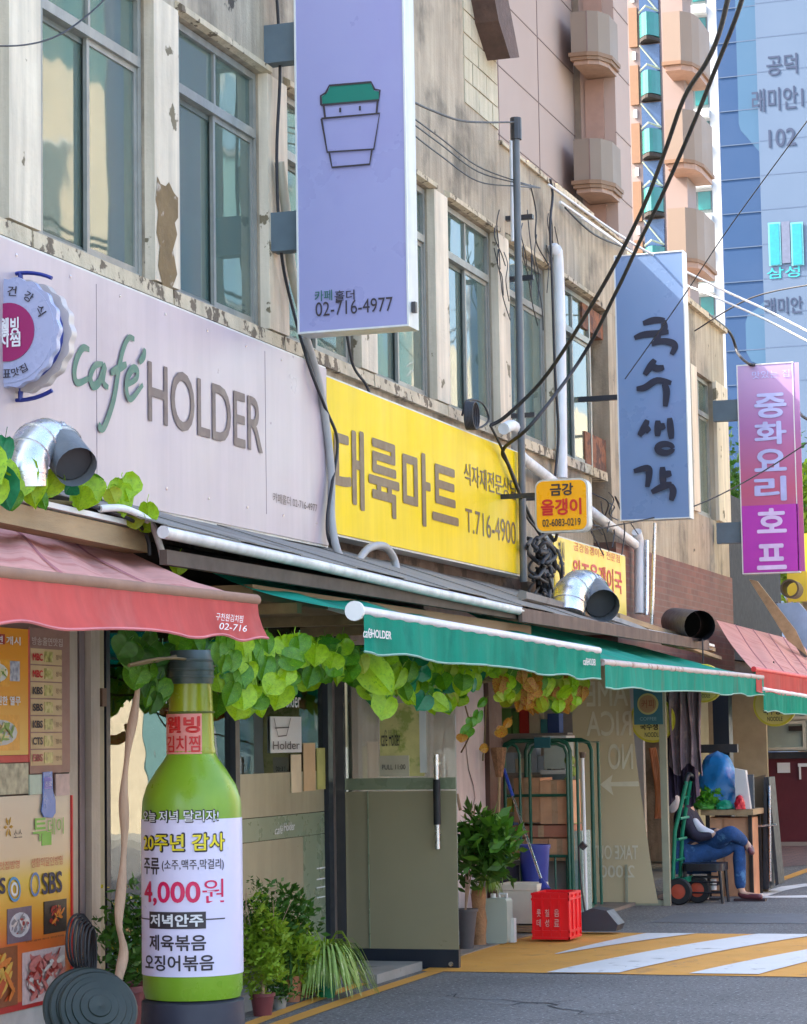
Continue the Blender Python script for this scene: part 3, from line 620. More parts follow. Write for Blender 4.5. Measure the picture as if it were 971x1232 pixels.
# white apartment block
YWt = 190.0
wx = lambda u: N(u, 100, YWt).x
wt = thing('white_apartment_block', 'sunlit white apartment block with teal windows beside the blue gable', 'tower', (wx(840), YWt, 0))
MB().box((wx(815), YWt, 0), (wx(866), YWt+14, 90)).build('wall', M_white, wt)
fh4 = N(840, 0, YWt).z-N(840, 41.6, YWt).z; z4 = N(840, 257, YWt).z
for k in range(-12, 8):
    z = z4+fh4*k
    MB().box((wx(820), YWt-.9, z-.9), (wx(853.5), YWt-.01, z-.25)).build('balcony_slab', M_white, wt)
    f = MB().box((wx(824), YWt-.08, z), (wx(853), YWt-.01, z+fh4*.62)).build('window', M_dalu, wt)
    MB().box((wx(836.5), YWt-.14, z+.25), (wx(851.5), YWt-.085, z+fh4*.6)).build('pane', M_teal, f)
    MB().box((wx(825), YWt-.14, z+.2), (wx(833.5), YWt-.085, z+fh4*.6)).build('pane', mat('grey pane', C(150, 160, 155), .3), f)
# blue gable with painted name
YBl = 170.0
bx = lambda u: N(u, 200, YBl).x
bz = lambda v: N(930, v, YBl).z
M_bl1 = mat('strong blue gable paint', C(14, 92, 156, .32), .75, .05, .05); M_bl2 = mat('pale blue gable paint', C(132, 164, 204, .28), .75, .05, .05); M_bl3 = mat('mid blue patch', C(84, 146, 194, .28), .75, .04, .05)
bl = thing('blue_apartment_block', 'apartment block gable in two blues with large dark lettering and a cyan emblem', 'tower', (bx(920), YBl, 0))
MB().box((bx(865.5), YBl+.5, 0), (bx(914), YBl+14, 90)).build('wall', M_bl1, bl)
MB().box((bx(914)+.01, YBl, 0), (bx(1060), YBl+14, 90)).build('wall', M_bl2, bl)
b = MB(); b.prism([(bx(u), YBl+.46, bz(v)) for u, v in ((889, -60), (889, 143), (891, 151), (898, 160), (913.5, 180), (913.5, -60))], (0, .03, 0)); b.build('painted_patch', M_bl3, bl)
b = MB(); b.prism([(bx(u), YBl+.46, bz(v)) for u, v in ((913.5, 360), (905, 368), (893, 375), (890, 385), (890, 420), (896, 432), (913.5, 440))], (0, .03, 0)); b.build('painted_patch', M_bl3, bl)
b = MB(); k = 0
while bz(460-41.6*k) < 88: z = bz(460-41.6*k); b.box((bx(866), YBl+.45, z), (bx(913.9), YBl+.49, z+.07)); b.box((bx(914)+.05, YBl-.01, z), (bx(1055), YBl-.003, z+.07)); k += 1
b.build('floor_joints', mat('pale joint', C(112, 144, 188, .27)), bl)
M_nav = mat('navy sign paint', C(44, 66, 104, .5), .6, .03)
for s_, u0, vt, vb_, u1, m_ in (('공덕', 922.5, 67, 92, 960, M_nav), ('래미안1차', 905, 108, 136, 990, M_nav), ('102', 925, 156, 178, 958, M_nav), ('래미안', 920, 359, 380, 966, M_nav), ('삼성', 923, 322, 336, 963, mat('cyan sign paint', C(40, 190, 200, .5), .6))):
    ntext(s_, u0, vt, vb_, u1, YBl-.012, m_, bl, off=.014, lift=.008, ls=.003)
M_cy = mat('cyan emblem paint', C(0, 168, 190, .5), .6); M_cyl = mat('pale cyan emblem edge', C(120, 210, 222, .45), .6)
for u0, u1, vt, vb_ in ((922, 937, 268, 320), (949, 964, 270, 322)):
    b = MB(); b.box((bx(u0), YBl-.1, bz(vb_)), (bx(u1), YBl-.07, bz(vt))); b.build('emblem_bar', M_cyl, bl); b = MB(); b.box((bx(u0+2), YBl-.13, bz(vb_-1)), (bx(u1-2), YBl-.105, bz(vt+2))); b.build('emblem_bar', M_cy, bl)
MB().box((bx(938), YBl-.1, bz(318)), (bx(948), YBl-.07, bz(268))).build('emblem_bar', mat('grey emblem paint', C(128, 140, 172, .4)), bl)

# ---- buildings across the lane: they light and are mirrored in the glass
M_ob = tilemat('facing red brick', C(176, 104, 84), C(158, 90, 74), C(170, 150, 138), .24, .08, .01, axis='YZ')
def opp(name, label, y0, y1, h, m, wm):
    t = thing(name, label, 'building', (10.5, y0, 0)); MB().box((10.5, y0, .1), (17, y1-.02, h)).build('wall', m, t)
    y = y0+.8
    while y < y1-1.8:
        z = 1.0
        while z < h-1.8:
            f = MB().box((10.42, y, z), (10.49, y+1.3, z+1.5)).build('window', M_white, t); MB().box((10.38, y+.06, z+.06), (10.415, y+1.24, z+1.44)).build('pane', wm, f); z += 2.9
        y += 2.6
opp('brick_building', 'red brick building across the lane, seen mirrored in the cafe glass', 17, 27, 6.2, M_ob, M_cb)
opp('beige_building', 'beige rendered building across the lane, mirrored in the upper windows', 27.1, 37, 12.5, mat('sunny beige render', C(226, 210, 180), .85), M_dalu)
opp('blue_grey_building', 'blue grey building across the lane beside the brick one', 4, 16.9, 7.5, mat('blue grey render', C(120, 150, 176), .8), M_ct)
opp('teal_building', 'teal grey block farther along the lane, mirrored in the upper windows', 37.1, 52, 15, mat('teal render', C(110, 150, 150), .8), M_cb)
opp('cream_building', 'cream block far along the lane, mirrored in the upper windows', 52.1, 70, 11, mat('cream render', C(226, 214, 190), .8), M_cb)

# cracks, seams and stains of the lane
rnd = random.Random(21)
M_crk = mat('tar filled crack', C(60, 60, 64, .6), .9)
for k in range(9):
    x, y = rnd.uniform(.4, 4.5), rnd.uniform(10.5, 15.5); P = [(x, y, .003)]
    for i in range(9): x += rnd.uniform(-.05, .22); y += rnd.uniform(-.18, .2); P.append((x, y, .003))
    b = MB(); ribbon(b, P, rnd.uniform(.008, .018), (0, 0, 1), 0); b.build('road_crack', M_crk, kind='structure')
b = MB(); b.grid(1, 1, lambda s, t: (.6+7*s, 20.3+1.1*t, .003)); b.build('road_patch', mat('smooth asphalt patch', C(120, 122, 126, .6), .8, .08, 2, .5, 160), kind='structure')
# ================================================================== SIGN BOARDS ON THE FACADE
SX = W+.2
M_lilac = mat('lilac white sign face', C(204, 188, 194, .66), .35, .03, .6, streak=.05, c2=C(184, 164, 174, .66), t2=.58, s2=.8, w2=.3)
M_side = mat('sign box side', C(215, 215, 210), .4, .05, streak=.15)
def board(name, label, cat, u0, u1, vt, vb_, X, m, th=.16, loc=None, u1b=None):
    p, q, r = F(u0, vb_, X), F(u0, vt, X), F(u1, vt, X); t = thing(name, label, cat, (X-th, p.y, p.z))
    MB().box((X-th, p.y, p.z), (X-.01, r.y, q.z)).build('casing', M_side, t)
    MB().box((X-.0099, p.y+.015, p.z+.015), (X, r.y-.015, q.z-.015)).build('face', m, t); return t, p, q, r
t, *_ = board('shop_sign', 'long lilac white cafe fascia sign with green script and brown capitals', 'shop sign', -75, 391, 250.5, 563, SX, M_lilac)
cs_ = t
fn = lambda x, y: F(x*.3502, 280+y*.3502, SX)
M_gs = mat('dark green script', C(52, 112, 96), .5); M_br = mat('brown lettering', C(100, 84, 84), .5)
b = MB(); plot(b, fn, [[(305, 402), (283, 396), (262, 432), (253, 482), (264, 516), (303, 500)], [(352, 452), (325, 456), (308, 492), (316, 526), (338, 512), (357, 458), (351, 512), (368, 532)],
  [(458, 366), (438, 362), (418, 405), (403, 475), (388, 565), (368, 632), (350, 672), (336, 670), (340, 655)], [(376, 482), (430, 452)],
  [(428, 525), (462, 502), (466, 474), (450, 468), (432, 500), (429, 545), (444, 572), (484, 522)], [(491, 398), (487, 425), (472, 446)]], .042, XV, smooth=6)
b.build('script_lettering', M_gs, t)
p = F(177.5, 507, SX); q = F(177.5, 433, SX); text('HOLDER', p, YV, ZV, F(315, 500, SX).y-p.y, q.z-p.z, M_br, t, off=.012)
ftext('카페홀더 02-716-4977', 328, 592, 604, 381, SX, M_br, t)
M_ysign = mat('yellow sign face', C(252, 216, 0, .78), .45, .03, .8, streak=.06, spec=.15)
t, *_ = board('shop_sign', 'bright yellow market fascia sign with large grey brown Korean letters', 'shop sign', 394, 626, 451, 642, SX, M_ysign)
M_brk = mat('grey brown lettering', C(112, 88, 60), .5)
ftext('대륙마트', 402, 508, 606, 551, SX, M_brk, t, off=.022)
ftext('식자재전문상담', 558, 556, 582, 621, SX, M_brk, t, off=.004); ftext('T.716-4900', 560, 611, 640, 620, SX, M_brk, t, off=.0)
t, *_ = board('shop_sign', 'smaller faded yellow restaurant sign with red letters behind the silver duct', 'shop sign', 668, 752, 643, 745, W+.12, mat('faded yellow sign face', C(236, 206, 60, .95), .4, .06, 2, c2=C(220, 150, 50), t2=.6, s2=1.4, w2=.2), .1)
ftext('금강올갱이국 전문점', 690, 652, 662, 745, W+.12, M_red, t); ftext('원조올갱이국', 689, 672, 702, 748, W+.12, M_red, t, off=.02); ftext('점심', 672, 650, 690, 679, W+.12, M_txtd, t, off=.01)

# ================================================================== PROJECTING SIGNS
def blade(name, label, u0, u1, vt, vb_, Y, m, th=.2, cat='hanging sign', round_=0):
    p, q, r = N(u0, vb_, Y), N(u0, vt, Y), N(u1, vb_, Y); t = thing(name, label, cat, (p.x, Y, p.z))
    x0, x1, z0, z1 = p.x, r.x, p.z, q.z
    MB().box((x0, Y+.012, z0), (x1, Y+th, z1)).build('casing', M_side, t)
    if m: MB().box((x0+.012, Y, z0+.012), (x1-.012, Y+.0119, z1-.012)).build('face', m, t)
    e = MB(); 
    for a, c in (((x0, z0), (x1, z0+.012)), ((x0, z1-.012), (x1, z1)), ((x0, z0+.012), (x0+.012, z1-.012)), ((x1-.012, z0+.012), (x1, z1-.012))): e.box((a[0], Y-.006, a[1]), (c[0], Y+.0118, c[1]))
    e.build('rim', mat('pale sign rim', C(232, 232, 226), .4, .05, streak=.1), t)
    return t
def brackets(t, X0, X1, Y, zs, m=None):
    for z in zs: MB().box((X0, Y+.05, z-.13), (X1, Y+.17, z+.13)).build('bracket_box', m or mat('grey bracket box', C(96, 112, 120), .6, .12, 4), t)
M_blu1 = mat('cool blue white sign face', C(178, 178, 224, .68), .3, .03, .5, c2=C(170, 164, 218, .66), t2=.5, s2=.5, w2=.25)
YC = 14.6
t = blade('hanging_sign', 'tall pale blue hanging sign with a paper cup drawing and green lid', 358.5, 492.5, -70, 402, YC, M_blu1, .2)
brackets(t, W, N(359, 100, YC).x, YC, [N(350, v, YC).z for v in (47, 275)])
cu = lambda x, y: N(300+x*.3502, y*.3502, YC-.001)
b = MB(); b.add([cu(*p)+Vector((0, -.005, 0)) for p in ((252, 358), (250, 332), (268, 320), (278, 297), (418, 286), (430, 312), (447, 315), (445, 343))], [tuple(reversed(range(8)))]); b.build('cup_lid', mat('green cup lid', C(14, 128, 108), .4, .03), t)
b = MB(); nV = Vector((0, -1, 0))
plot(b, cu, [[(248, 362), (247, 330), (264, 320), (276, 295), (420, 283), (432, 308), (450, 311), (447, 345), (248, 362)], [(257, 362), (262, 405)], [(443, 347), (439, 390)], [(250, 409), (450, 391), (430, 514), (270, 524), (250, 409)], [(277, 524), (287, 577), (416, 566), (424, 515)], [(315, 372), (315, 388)], [(383, 366), (383, 382)]], .014, nV, lift=.009, smooth=0, taper=False)
b.build('cup_outline', M_txtd, t)
ntext('카페', 379, 350, 363, 400, YC-.006, M_gs, t, off=.005); ntext('홀더', 403, 350, 362.5, 427, YC-.006, M_txtd, t, off=.01); ntext('02-716-4977', 380, 364, 381, 473, YC-.006, M_txtd, t, off=.0)
MB().box((N(489, 100, YC).x-.004, YC+.04, N(489, 375, YC).z), (N(492.5, 100, YC).x+.004, YC+.08, N(489, 362, YC).z)).build('latch', M_blk, t)
YK = 23.2
M_blu2 = mat('blue noodle sign face', C(136, 164, 206, .62), .3, .03, .5, c2=C(146, 158, 206, .62), t2=.5, s2=.6, w2=.3)
t = blade('hanging_sign', 'tall blue hanging sign with brushed black Korean letters', 746.5, 831, 307, 627, YK, M_blu2, .16)
MB().box((W-.2, YK+.04, N(740, 480, YK).z), (N(747, 480, YK).x, YK+.1, N(740, 474, YK).z)).build('bracket', M_blk, t)
MB().tube([N(788, 629, YK+.1), N(784, 760, YK+.1)], .018, 8).build('strut', M_galv, t, smooth=60)
kf = lambda x, y: N(600+x*.3821, 280+y*.3821, YK-.002)
b = MB(); circ = [(527+24*math.cos(a), 680+14*math.sin(a)) for a in [2*math.pi*i/10 for i in range(11)]]
plot(b, kf, [[(455, 286), (490, 276), (524, 276)], [(520, 276), (522, 300), (512, 316)], [(428, 332), (455, 322), (490, 318), (536, 312)], [(503, 318), (497, 350)], [(482, 352), (515, 342), (548, 348), (556, 362), (545, 384)],
 [(493, 400), (478, 422), (461, 448)], [(478, 416), (500, 428), (522, 424)], [(435, 492), (462, 488), (500, 466), (545, 474)], [(522, 476), (530, 500), (526, 548)],
 [(470, 590), (458, 618), (444, 640)], [(462, 612), (476, 628)], [(503, 592), (502, 642)], [(502, 616), (526, 608)], [(540, 584), (546, 650)], circ,
 [(428, 752), (470, 742), (476, 762), (470, 802)], [(518, 738), (520, 798)], [(520, 764), (546, 758)], [(484, 818), (520, 800), (548, 792)], [(544, 794), (552, 815), (546, 844)]], .062, nV, lift=.006, smooth=5)
b.build('brush_lettering', mat('black brush ink', C(28, 30, 52), .5, .03), t)
YM = 29.6
zmt, zmb = N(894, 439, YM).z, N(894, 691, YM).z
t = blade('hanging_sign', 'pink and magenta hanging sign with pale vertical Korean letters', 893.5, 962, 439, 691, YM, None, .14)
p, q = N(893.5, 691, YM), N(962, 439, YM); hM = zmt-zmb
MB().box((p.x+.012, YM, zmb+.012), (q.x-.012, YM+.0119, zmt-.012)).build('face', gradmat('pink sign print', [(0, C(206, 100, 180, .62)), (.4, C(222, 108, 140, .62)), (.7, C(196, 130, 190, .62)), (1, C(206, 178, 222, .64))], 0, hM), t)
brackets(t, W+.05, N(894, 100, YM).x, YM, [N(890, v, YM).z for v in (492, 640)])
p = N(895, 689, YM); q = N(960.5, 606, YM); MB().box((p.x, YM-.006, p.z), (q.x, YM-.001, q.z)).build('lower_face', mat('magenta sign face', C(206, 66, 196, .66), .35, .04), t)
M_pl = mat('pale blue print', C(186, 190, 232), .5)
for s_, vt, vb_ in (('중', 474, 504), ('화', 508, 536), ('요', 541, 568), ('리', 574, 604)): ntext(s_, 908, vt, vb_, 947, YM-.004, M_pl, t, off=.03)
ntext('맛있는 집', 905, 447, 456, 950, YM-.004, M_pl, t)
for s_, vt, vb_ in (('호', 612, 642), ('프', 655, 686)): ntext(s_, 911, vt, vb_, 947, YM-.008, mat('pale lilac print', C(226, 205, 240), .5), t, off=.03)
# small rounded orange sign
YO_ = 19.4
def rrect(x0, x1, z0, z1, r, n=5):
    P = []
    for cx, cz, a0 in ((x1-r, z0+r, -90), (x1-r, z1-r, 0), (x0+r, z1-r, 90), (x0+r, z0+r, 180)):
        for i in range(n+1): a = R(a0+90*i/n); P.append((cx+r*math.cos(a), cz+r*math.sin(a)))
    return P
p, q = N(644.5, 641.5, YO_), N(707, 574.5, YO_)
t = thing('hanging_sign', 'small rounded orange hanging sign with dark and red Korean letters', 'hanging sign', (p.x, YO_, p.z))
MB().prism([(x, YO_, z) for x, z in rrect(p.x, q.x, p.z, q.z, .07)], (0, .13, 0)).build('casing', M_side, t, smooth=40)
MB().prism([(x, YO_-.008, z) for x, z in rrect(p.x+.015, q.x-.015, p.z+.015, q.z-.015, .06)], (0, .0079, 0)).build('face', mat('orange sign face', C(246, 170, 20, .95), .3, .03), t)
ntext('금강', 662, 582, 597, 690, YO_-.009, M_txtd, t, off=.03); ntext('올갱이', 651, 601, 621, 700, YO_-.009, M_red, t, off=.03); ntext('02-6083-0219', 653, 625, 634, 699, YO_-.009, M_txtd, t, off=.01)
MB().box((W, YO_+.04, q.z-.14), (p.x, YO_+.08, q.z-.1)).build('bracket', M_blk, t)

# bottle-cap shaped double lollipop sign at the left edge
YL = 10.6
c0 = N(10, 400, YL); rr = (N(72, 400, YL).x-c0.x)
t = thing('bottle_cap_sign', 'round scalloped bottle cap sign with a magenta centre and blue iron brackets', 'hanging sign', tuple(c0))
def cap(r, y0, y1):
    n = 160; P = [(c0.x+(r+.006*math.cos(th*18))*math.cos(th), y0, c0.z+(r+.006*math.cos(th*18))*math.sin(th)) for th in [2*math.pi*i/n for i in range(n)]]
    return MB().prism(P, (0, y1-y0, 0))
M_cap = mat('pearl cap plastic', C(186, 192, 222, .7), .3, .05)
cap(rr*.97, YL, YL+.04).build('front_cap', M_cap, t, smooth=40); cap(rr*1.0, YL+.12, YL+.18).build('rear_cap', mat('cream cap plastic', C(205, 195, 190), .35, .05), t, smooth=40)
MX = Matrix.Rotation(R(90), 3, 'X')
MB().lathe([(rr*.86, -.12), (rr*.86, -.04)], c0, 32, MX).build('drum', mat('blue drum', C(40, 60, 150), .4), t, smooth=40)
MB().lathe([(.0, .004), (rr*.9, .004), (rr*.9, .0), (0, 0)], c0, 40, MX).build('cap_face', M_cap, t)
MB().lathe([(.0, .012), (rr*.52, .012), (rr*.52, .005), (0, .005)], c0, 40, MX).build('centre_disc', mat('magenta disc', C(160, 34, 100), .4, .03), t)
ntext('웰빙', 0, 383, 405, 23, YL-.013, M_txtw, t, off=.03); ntext('김치찜', -16, 402, 420, 25, YL-.013, M_txtw, t, off=.03)
def arc(s, a0, a1, r, sz, m, flip=1):
    n = len(s)
    for i, ch in enumerate(s):
        a = R(a0+(a1-a0)*i/(n-1)); up = Vector((math.sin(a), 0, math.cos(a)))*flip; U = Vector((math.cos(a), 0, -math.sin(a)))*flip
        ctr = c0 + Vector((math.sin(a), 0, math.cos(a)))*r + Vector((0, -.006, 0)); text(ch, ctr-U*sz/2-up*sz/2, U, up, sz, sz, m, t, off=.01)
arc('자연재건강식', -75, 62, rr*.73, .05, M_txtd); arc('국내산김치대표맛집', 258, 155, rr*.73, .042, M_txtd, -1)
M_biron = mat('blue iron', C(42, 56, 140), .45)
for sg in (1, -1):
    MB().tube([c0+Vector((rr*1.05*math.sin(a)*.75, .13, sg*(rr*(.98+.16*math.cos(a*1.6))))) for a in [-.9+.18*i for i in range(11)]], .011, 6).build('iron_arc', M_biron, t, smooth=60)
    MB().tube([c0+Vector((0, .13, sg*rr*.9)), c0+Vector((0, .13, sg*rr*1.14))], .013, 6).build('pivot', M_biron, t)
MB().tube([c0+Vector((-.0, .13, 0)), Vector((W+.2, YL+.13, c0.z))], .016, 6).build('arm', M_biron, t)

# ================================================================== LEAN-TO ROOF WITH GUTTER
ln = thing('lean_to_roof', 'long grey lean-to roof with white gutter pipe under the cafe and market signs', 'roof', (W, fy(190), 2.6))
GXX = .45
ga, gb_ = F(196, 640, GXX), F(626, 735, GXX)
y = 12.6; k = 0
yend = fy(770)
def roofz(y_): return 2.93 - .006*(y_-12.5)
def eavez(y_): return ga.z+.03 + (gb_.z-ga.z)*(y_-ga.y)/(gb_.y-ga.y)
y = 10.62
while y < 24.0:
    y1 = min(y+.9, 24.0); zo = .008 if k % 2 else 0
    P = [(W+.02, y, roofz(y)+zo), (GXX+.02, y, eavez(y)+zo), (GXX+.02, y1+.03, eavez(y1)+zo), (W+.02, y1+.03, roofz(y1)+zo)]
    MB().prism(P, (0, 0, .006)).build('roof_sheet', M_roofm, ln); y = y1; k += 1
MB().tube([ga, ga.lerp(gb_, .33)+Vector((0, 0, .006)), ga.lerp(gb_, .66)+Vector((0, 0, -.004)), gb_], .032, 10).build('gutter_pipe', mat('white gutter', C(225, 222, 220), .4, .1, 3, streak=.2), ln, smooth=60)
MB().box((GXX-.06, 10.7, eavez(12)-.16), (GXX-.02, 17.2, eavez(14)-.06)).build('fascia_board', mat('dark fascia', C(86, 72, 62), .8, .2, 4), ln)
p, q = F(626, 742, GXX), F(775, 770, GXX); MB().prism([(GXX, 16.9, 2.42), (GXX+.03, 16.9, 2.42), (GXX+.03, 16.9, 2.52), (GXX, 16.9, 2.52)], (0, 6.9, 0)).build('fascia_board', mat('brown fascia', C(120, 96, 84), .8, .2, 4, streak=.3), ln)
MB().box((W+.05, 12.0, 2.34), (GXX-.1, 17.6, 2.42)).build('soffit', mat('tan soffit', C(150, 124, 92), .8, .2, 3, stretch=(1, .2, 1)), ln)
for yy in (12.4, 13.8, 15.2, 16.6): MB().box((W+.0, yy, 2.28), (GXX, yy+.07, 2.339)).build('rafter', M_wood, ln)
MB().box((W+.01, 10.4, 2.4), (W+.1, 17.6, 2.72)).build('head_board', mat('dark head board', C(58, 52, 48), .8, .2), ln)
# rough odd boards lying on the right end of the roof
for i, (u0, v0, u1, v1, wd, m_) in enumerate(((628, 716, 712, 742, .09, M_roofm), (700, 728, 800, 765, .1, M_conc), (742, 742, 858, 782, .08, M_wood), (770, 758, 858, 777, .05, M_white), (724, 740, 800, 770, .07, mat('weathered tarp', C(150, 156, 160), .7, .2, 4)), (798, 772, 866, 792, .07, M_wood))):
    a, c = F(u0, v0, .12+.03*i), F(u1, v1, .12+.03*i); t = MB(); t.tube([a, a.lerp(c, .5)+Vector((0, 0, .015)), c], [wd/2, wd/2.2, wd/2.4], 5); t.build('roof_plank', m_, ln)

# ================================================================== AWNINGS
def awning(name, label, back, front, zdrop, m, bar=True, side=True, barm=None, ripple=.01, fold=0, flare=0, n8=0):
    """back: two points on the wall side; front: two points of the front bar"""
    (b0, b1), (f0, f1) = back, front; t = thing(name, label, 'awning', tuple(f0))
    g = MB(); n = 40
    def fn(s, v): p = b0.lerp(b1, s).lerp(f0.lerp(f1, s), v); return (p.x, p.y, p.z - .04*math.sin(math.pi*v)*(.6+.4*math.sin(s*11+1)) - .012*math.sin(s*31+v*4)*math.sin(math.pi*v) - .006*math.sin(s*67+v*9)*v)
    g.grid(n, 8, fn); g.build('canopy', M_pinkt if m is M_pink else m, t, smooth=80)
    sm = mat('canvas seam '+('red' if m is M_pink else 'green'), C(200, 120, 124, .6) if m is M_pink else C(6, 120, 104, .7), .8)
    L_ = (f1-f0).length; k_ = max(2, int(L_/.85))
    for j in range(1, k_):
        g = MB(); pts = [Vector(fn(j/k_, v/8))+Vector((0, 0, .006)) for v in range(9)]; ribbon(g, pts, .014, (0, 0, 1), 0, False); g.build('seam', sm, t)
    g = MB()
    def fv(s, v): p = f0.lerp(f1, s); return (p.x+.035+flare*v*v + (.005 if m is M_pink else .014)*math.sin(s*46+math.sin(s*17)*2)*v+(.001 if m is M_pink else .005)*math.sin(s*120), p.y, p.z-.012-zdrop*v - .01*math.sin(s*23+2*math.sin(s*7))*v)
    g.grid(80, 3, fv); vl = g.build('valance', m, t, smooth=80)
    g = MB(); g.tube([Vector(fv(i/80, 1)) for i in range(81)], .006, 4); g.build('hem', mat('pale hem', C(150, 190, 170), .6) if m is not M_pink else mat('red hem', C(214, 120, 120), .7), vl)
    if side:
        for f_, b_ in ((f0, b0),): g = MB(); g.add([f_, b_, b_-Vector((0, 0, .02)), f_-Vector((0, 0, .02))], [(0, 1, 2, 3)])
    if bar:
        g = MB(); g.tube([f0+Vector((.02, -.03, 0)), f1+Vector((.02, .02, 0))], .026, 10); g.build('front_bar', barm or mat('white front bar', C(222, 218, 222), .4, .08, streak=.1), t, smooth=60)
    return t
V_ = Vector
t = awning('awning', 'green cafe awning with white front bar and cafe name on its corner', (F(230, 678, .0), F(603, 752, -.1)), (F(430, 735, 1.0), F(716, 783, 1.0)), .2, M_green)
e = F(427, 735, 1.02); MB().lathe([(0, -.012), (.052, -.012), (.052, .012), (0, .012)], e, 16, Matrix.Rotation(R(90), 3, 'X')).build('end_cap', M_white, t, smooth=40)
ftext('HOLDER', 446, 757, 767, 470, 1.055, M_txtw, t, off=.02); ftext('café', 436, 755, 767, 446, 1.055, M_txtw, t, off=.01, shear=.3)
ftext('café', 701, 791, 800, 707, 1.055, M_txtw, t, off=.01); ftext('HOLDER', 707, 792, 800, 716, 1.055, M_txtw, t, off=.02)
for s in (.15, .75):
    p0 = F(230, 678, 0).lerp(F(603, 752, -.1), s); p1 = F(430, 735, 1.).lerp(F(716, 783, 1.), s); MB().tube([p0-V_((0, 0, .06)), (p0+p1)/2+V_((0, .5, -.08)), p1-V_((0, 0, .02))], .02, 6).build('folding_arm', M_white, t)
t = awning('awning', 'longer faded green awning with rust stained valance and front bar', (F(560, 736, -.0), F(770, 778, -.2)), (F(722, 797, 1.0), F(914, 815, 1.0)), .17, M_greenw, barm=mat('rusty white bar', C(196, 182, 176), .6, .15, 6, c2=C(140, 100, 80), t2=.56, s2=9))
t = awning('awning', 'far green awning beyond the navy post', (F(905, 800, -.1), F(1000, 822, -.1)), (F(914, 829, 1.0), F(1000, 843, 1.0)), .2, M_green)
t = awning('awning', 'large weathered red awning with brown bar over the poster wall at left', (F(-60, 620, -.35), F(142, 657, -.35)), (F(-60, 684, 1.1), F(301, 722, 1.1)), .17, M_pink, barm=mat('brown wood bar', C(150, 112, 90), .8, .15, 5), flare=.05)
ftext('구천원김치찜', 259, 737, 746, 292, 1.2, M_txtw, t, shear=.2); ftext('02-716', 263, 749, 757, 296, 1.2, M_txtw, t, shear=.2)
t = awning('awning', 'far red awning sloping down beyond the brick base', (F(862, 746, -.4), F(975, 775, -.4)), (F(905, 805, 1.0), F(1010, 822, 1.0)), .2, M_pink, barm=M_red)

# board over the red awning
bd = thing('roof_board', 'weathered tan timber board lying on top of the left red awning', 'board', F(0, 610, .0))
a, c = F(-40, 600, .1), F(152, 642, .1)
MB().prism([a, a+V_((.12, 0, -.0)), a+V_((.12, 0, -.1)), a+V_((0, 0, -.1))], c-a).build('board_face', M_wood, bd)
MB().prism([a+V_((-.1, 0, .01)), a+V_((.14, 0, .01)), a+V_((.14, 0, .035)), a+V_((-.1, 0, .035))], c-a).build('white_edge', M_white, bd)

# ================================================================== DUCTS AND PIPES
def duct(name, label, pts, r, dark_pts, X=None, cat='duct'):
    t = thing(name, label, cat, tuple(pts[0])); P = catmull(pts, 5); MB().tube(P, r, 20).build('elbow', M_galv, t, smooth=40)
    for i in range(3, len(P)-1, 3): 
        d = (P[i+1]-P[i-1]).normalized(); MB().tube([P[i]-d*.008, P[i]+d*.008], r*1.05, 20).build('seam_ring', M_galv, t, smooth=40)
    if dark_pts: MB().tube(dark_pts, r*.97, 20, cap=False).build('dark_hood', mat('dark grey duct', C(120, 128, 134, .6), .5, .15, 5, .3, 30, dust=.3), t, smooth=40); a_, c_ = Vector(dark_pts[0]), Vector(dark_pts[-1]); MB().tube([a_.lerp(c_, .7), a_.lerp(c_, .71)], r*.9, 20).build('shade_disc', mat('dark louvre', C(60, 64, 68)), t)  # dark disc stands in for the shade inside the open hood
    return t
duct('exhaust_duct', 'shiny silver duct elbow with dark mouth above the left red awning', [F(30, 585, .25), F(31, 555, .25), F(46, 532, .22), F(66, 533, .24), F(76, 541, .3)], .1, [F(74, 539, .29), F(92, 562, .42)])
duct('exhaust_duct', 'shiny silver duct elbow with dark mouth in front of the faded yellow sign', [F(683, 738, .15), F(686, 717, .15), F(698, 706, .12), F(709, 709, .16), F(713, 714, .2)], .145, [F(711, 712, .18), F(726, 729, .4)])
t = thing('exhaust_duct', 'black open duct mouth lying at the right end of the roof', 'duct', F(830, 755, 0)); a, c = F(812, 748, -.2), F(842, 753, .55)
MB().tube([a, c], .15, 20, cap=False).build('pipe', mat('black duct', C(60, 62, 68), .5), t, smooth=40); MB().tube([a.lerp(c, .5), a.lerp(c, .51)], .14, 20).build('duct_inside', mat('duct shade black', C(10, 10, 10)), t)  # black disc paints the shade inside the pipe
def pipe(name, label, pts, r, m, cat='pipe', sm=5, n=8):
    P = catmull(pts, sm) if sm else [V_(p) for p in pts]; o = MB().tube(P, r, n).build(name, m, None, smooth=60); return tag(o, label, cat)
pipe('drain_pipe', 'white plastic drain pipe running down between the market windows', [F(665, 300, W+.05), F(668, 300, W+.1), F(671, 312, W+.1), F(674, 400, W+.1), F(676, 575, W+.1)], .055, M_pvc, sm=3, n=12)
pipe('drain_pipe', 'pale bent plastic pipe above the faded yellow sign', [F(606, 516, W+.2), F(616, 512, W+.2), F(622, 520, W+.2), F(624, 545, W+.15), F(660, 575, W+.1), F(720, 622, W+.1), F(764, 655, W+.1)], .05, M_pvc, n=10)
pipe('drain_pipe', 'white plastic pipe standing beside the brick base', [F(766, 640, W+.12), F(769, 660, W+.12), F(769, 738, W+.12)], .055, M_pvc, n=10)
pipe('steel_conduit', 'thin grey steel strut standing right of the white pipe by the brick base', [F(778, 650, W+.2), F(778, 740, W+.2)], .025, M_galv, sm=0)
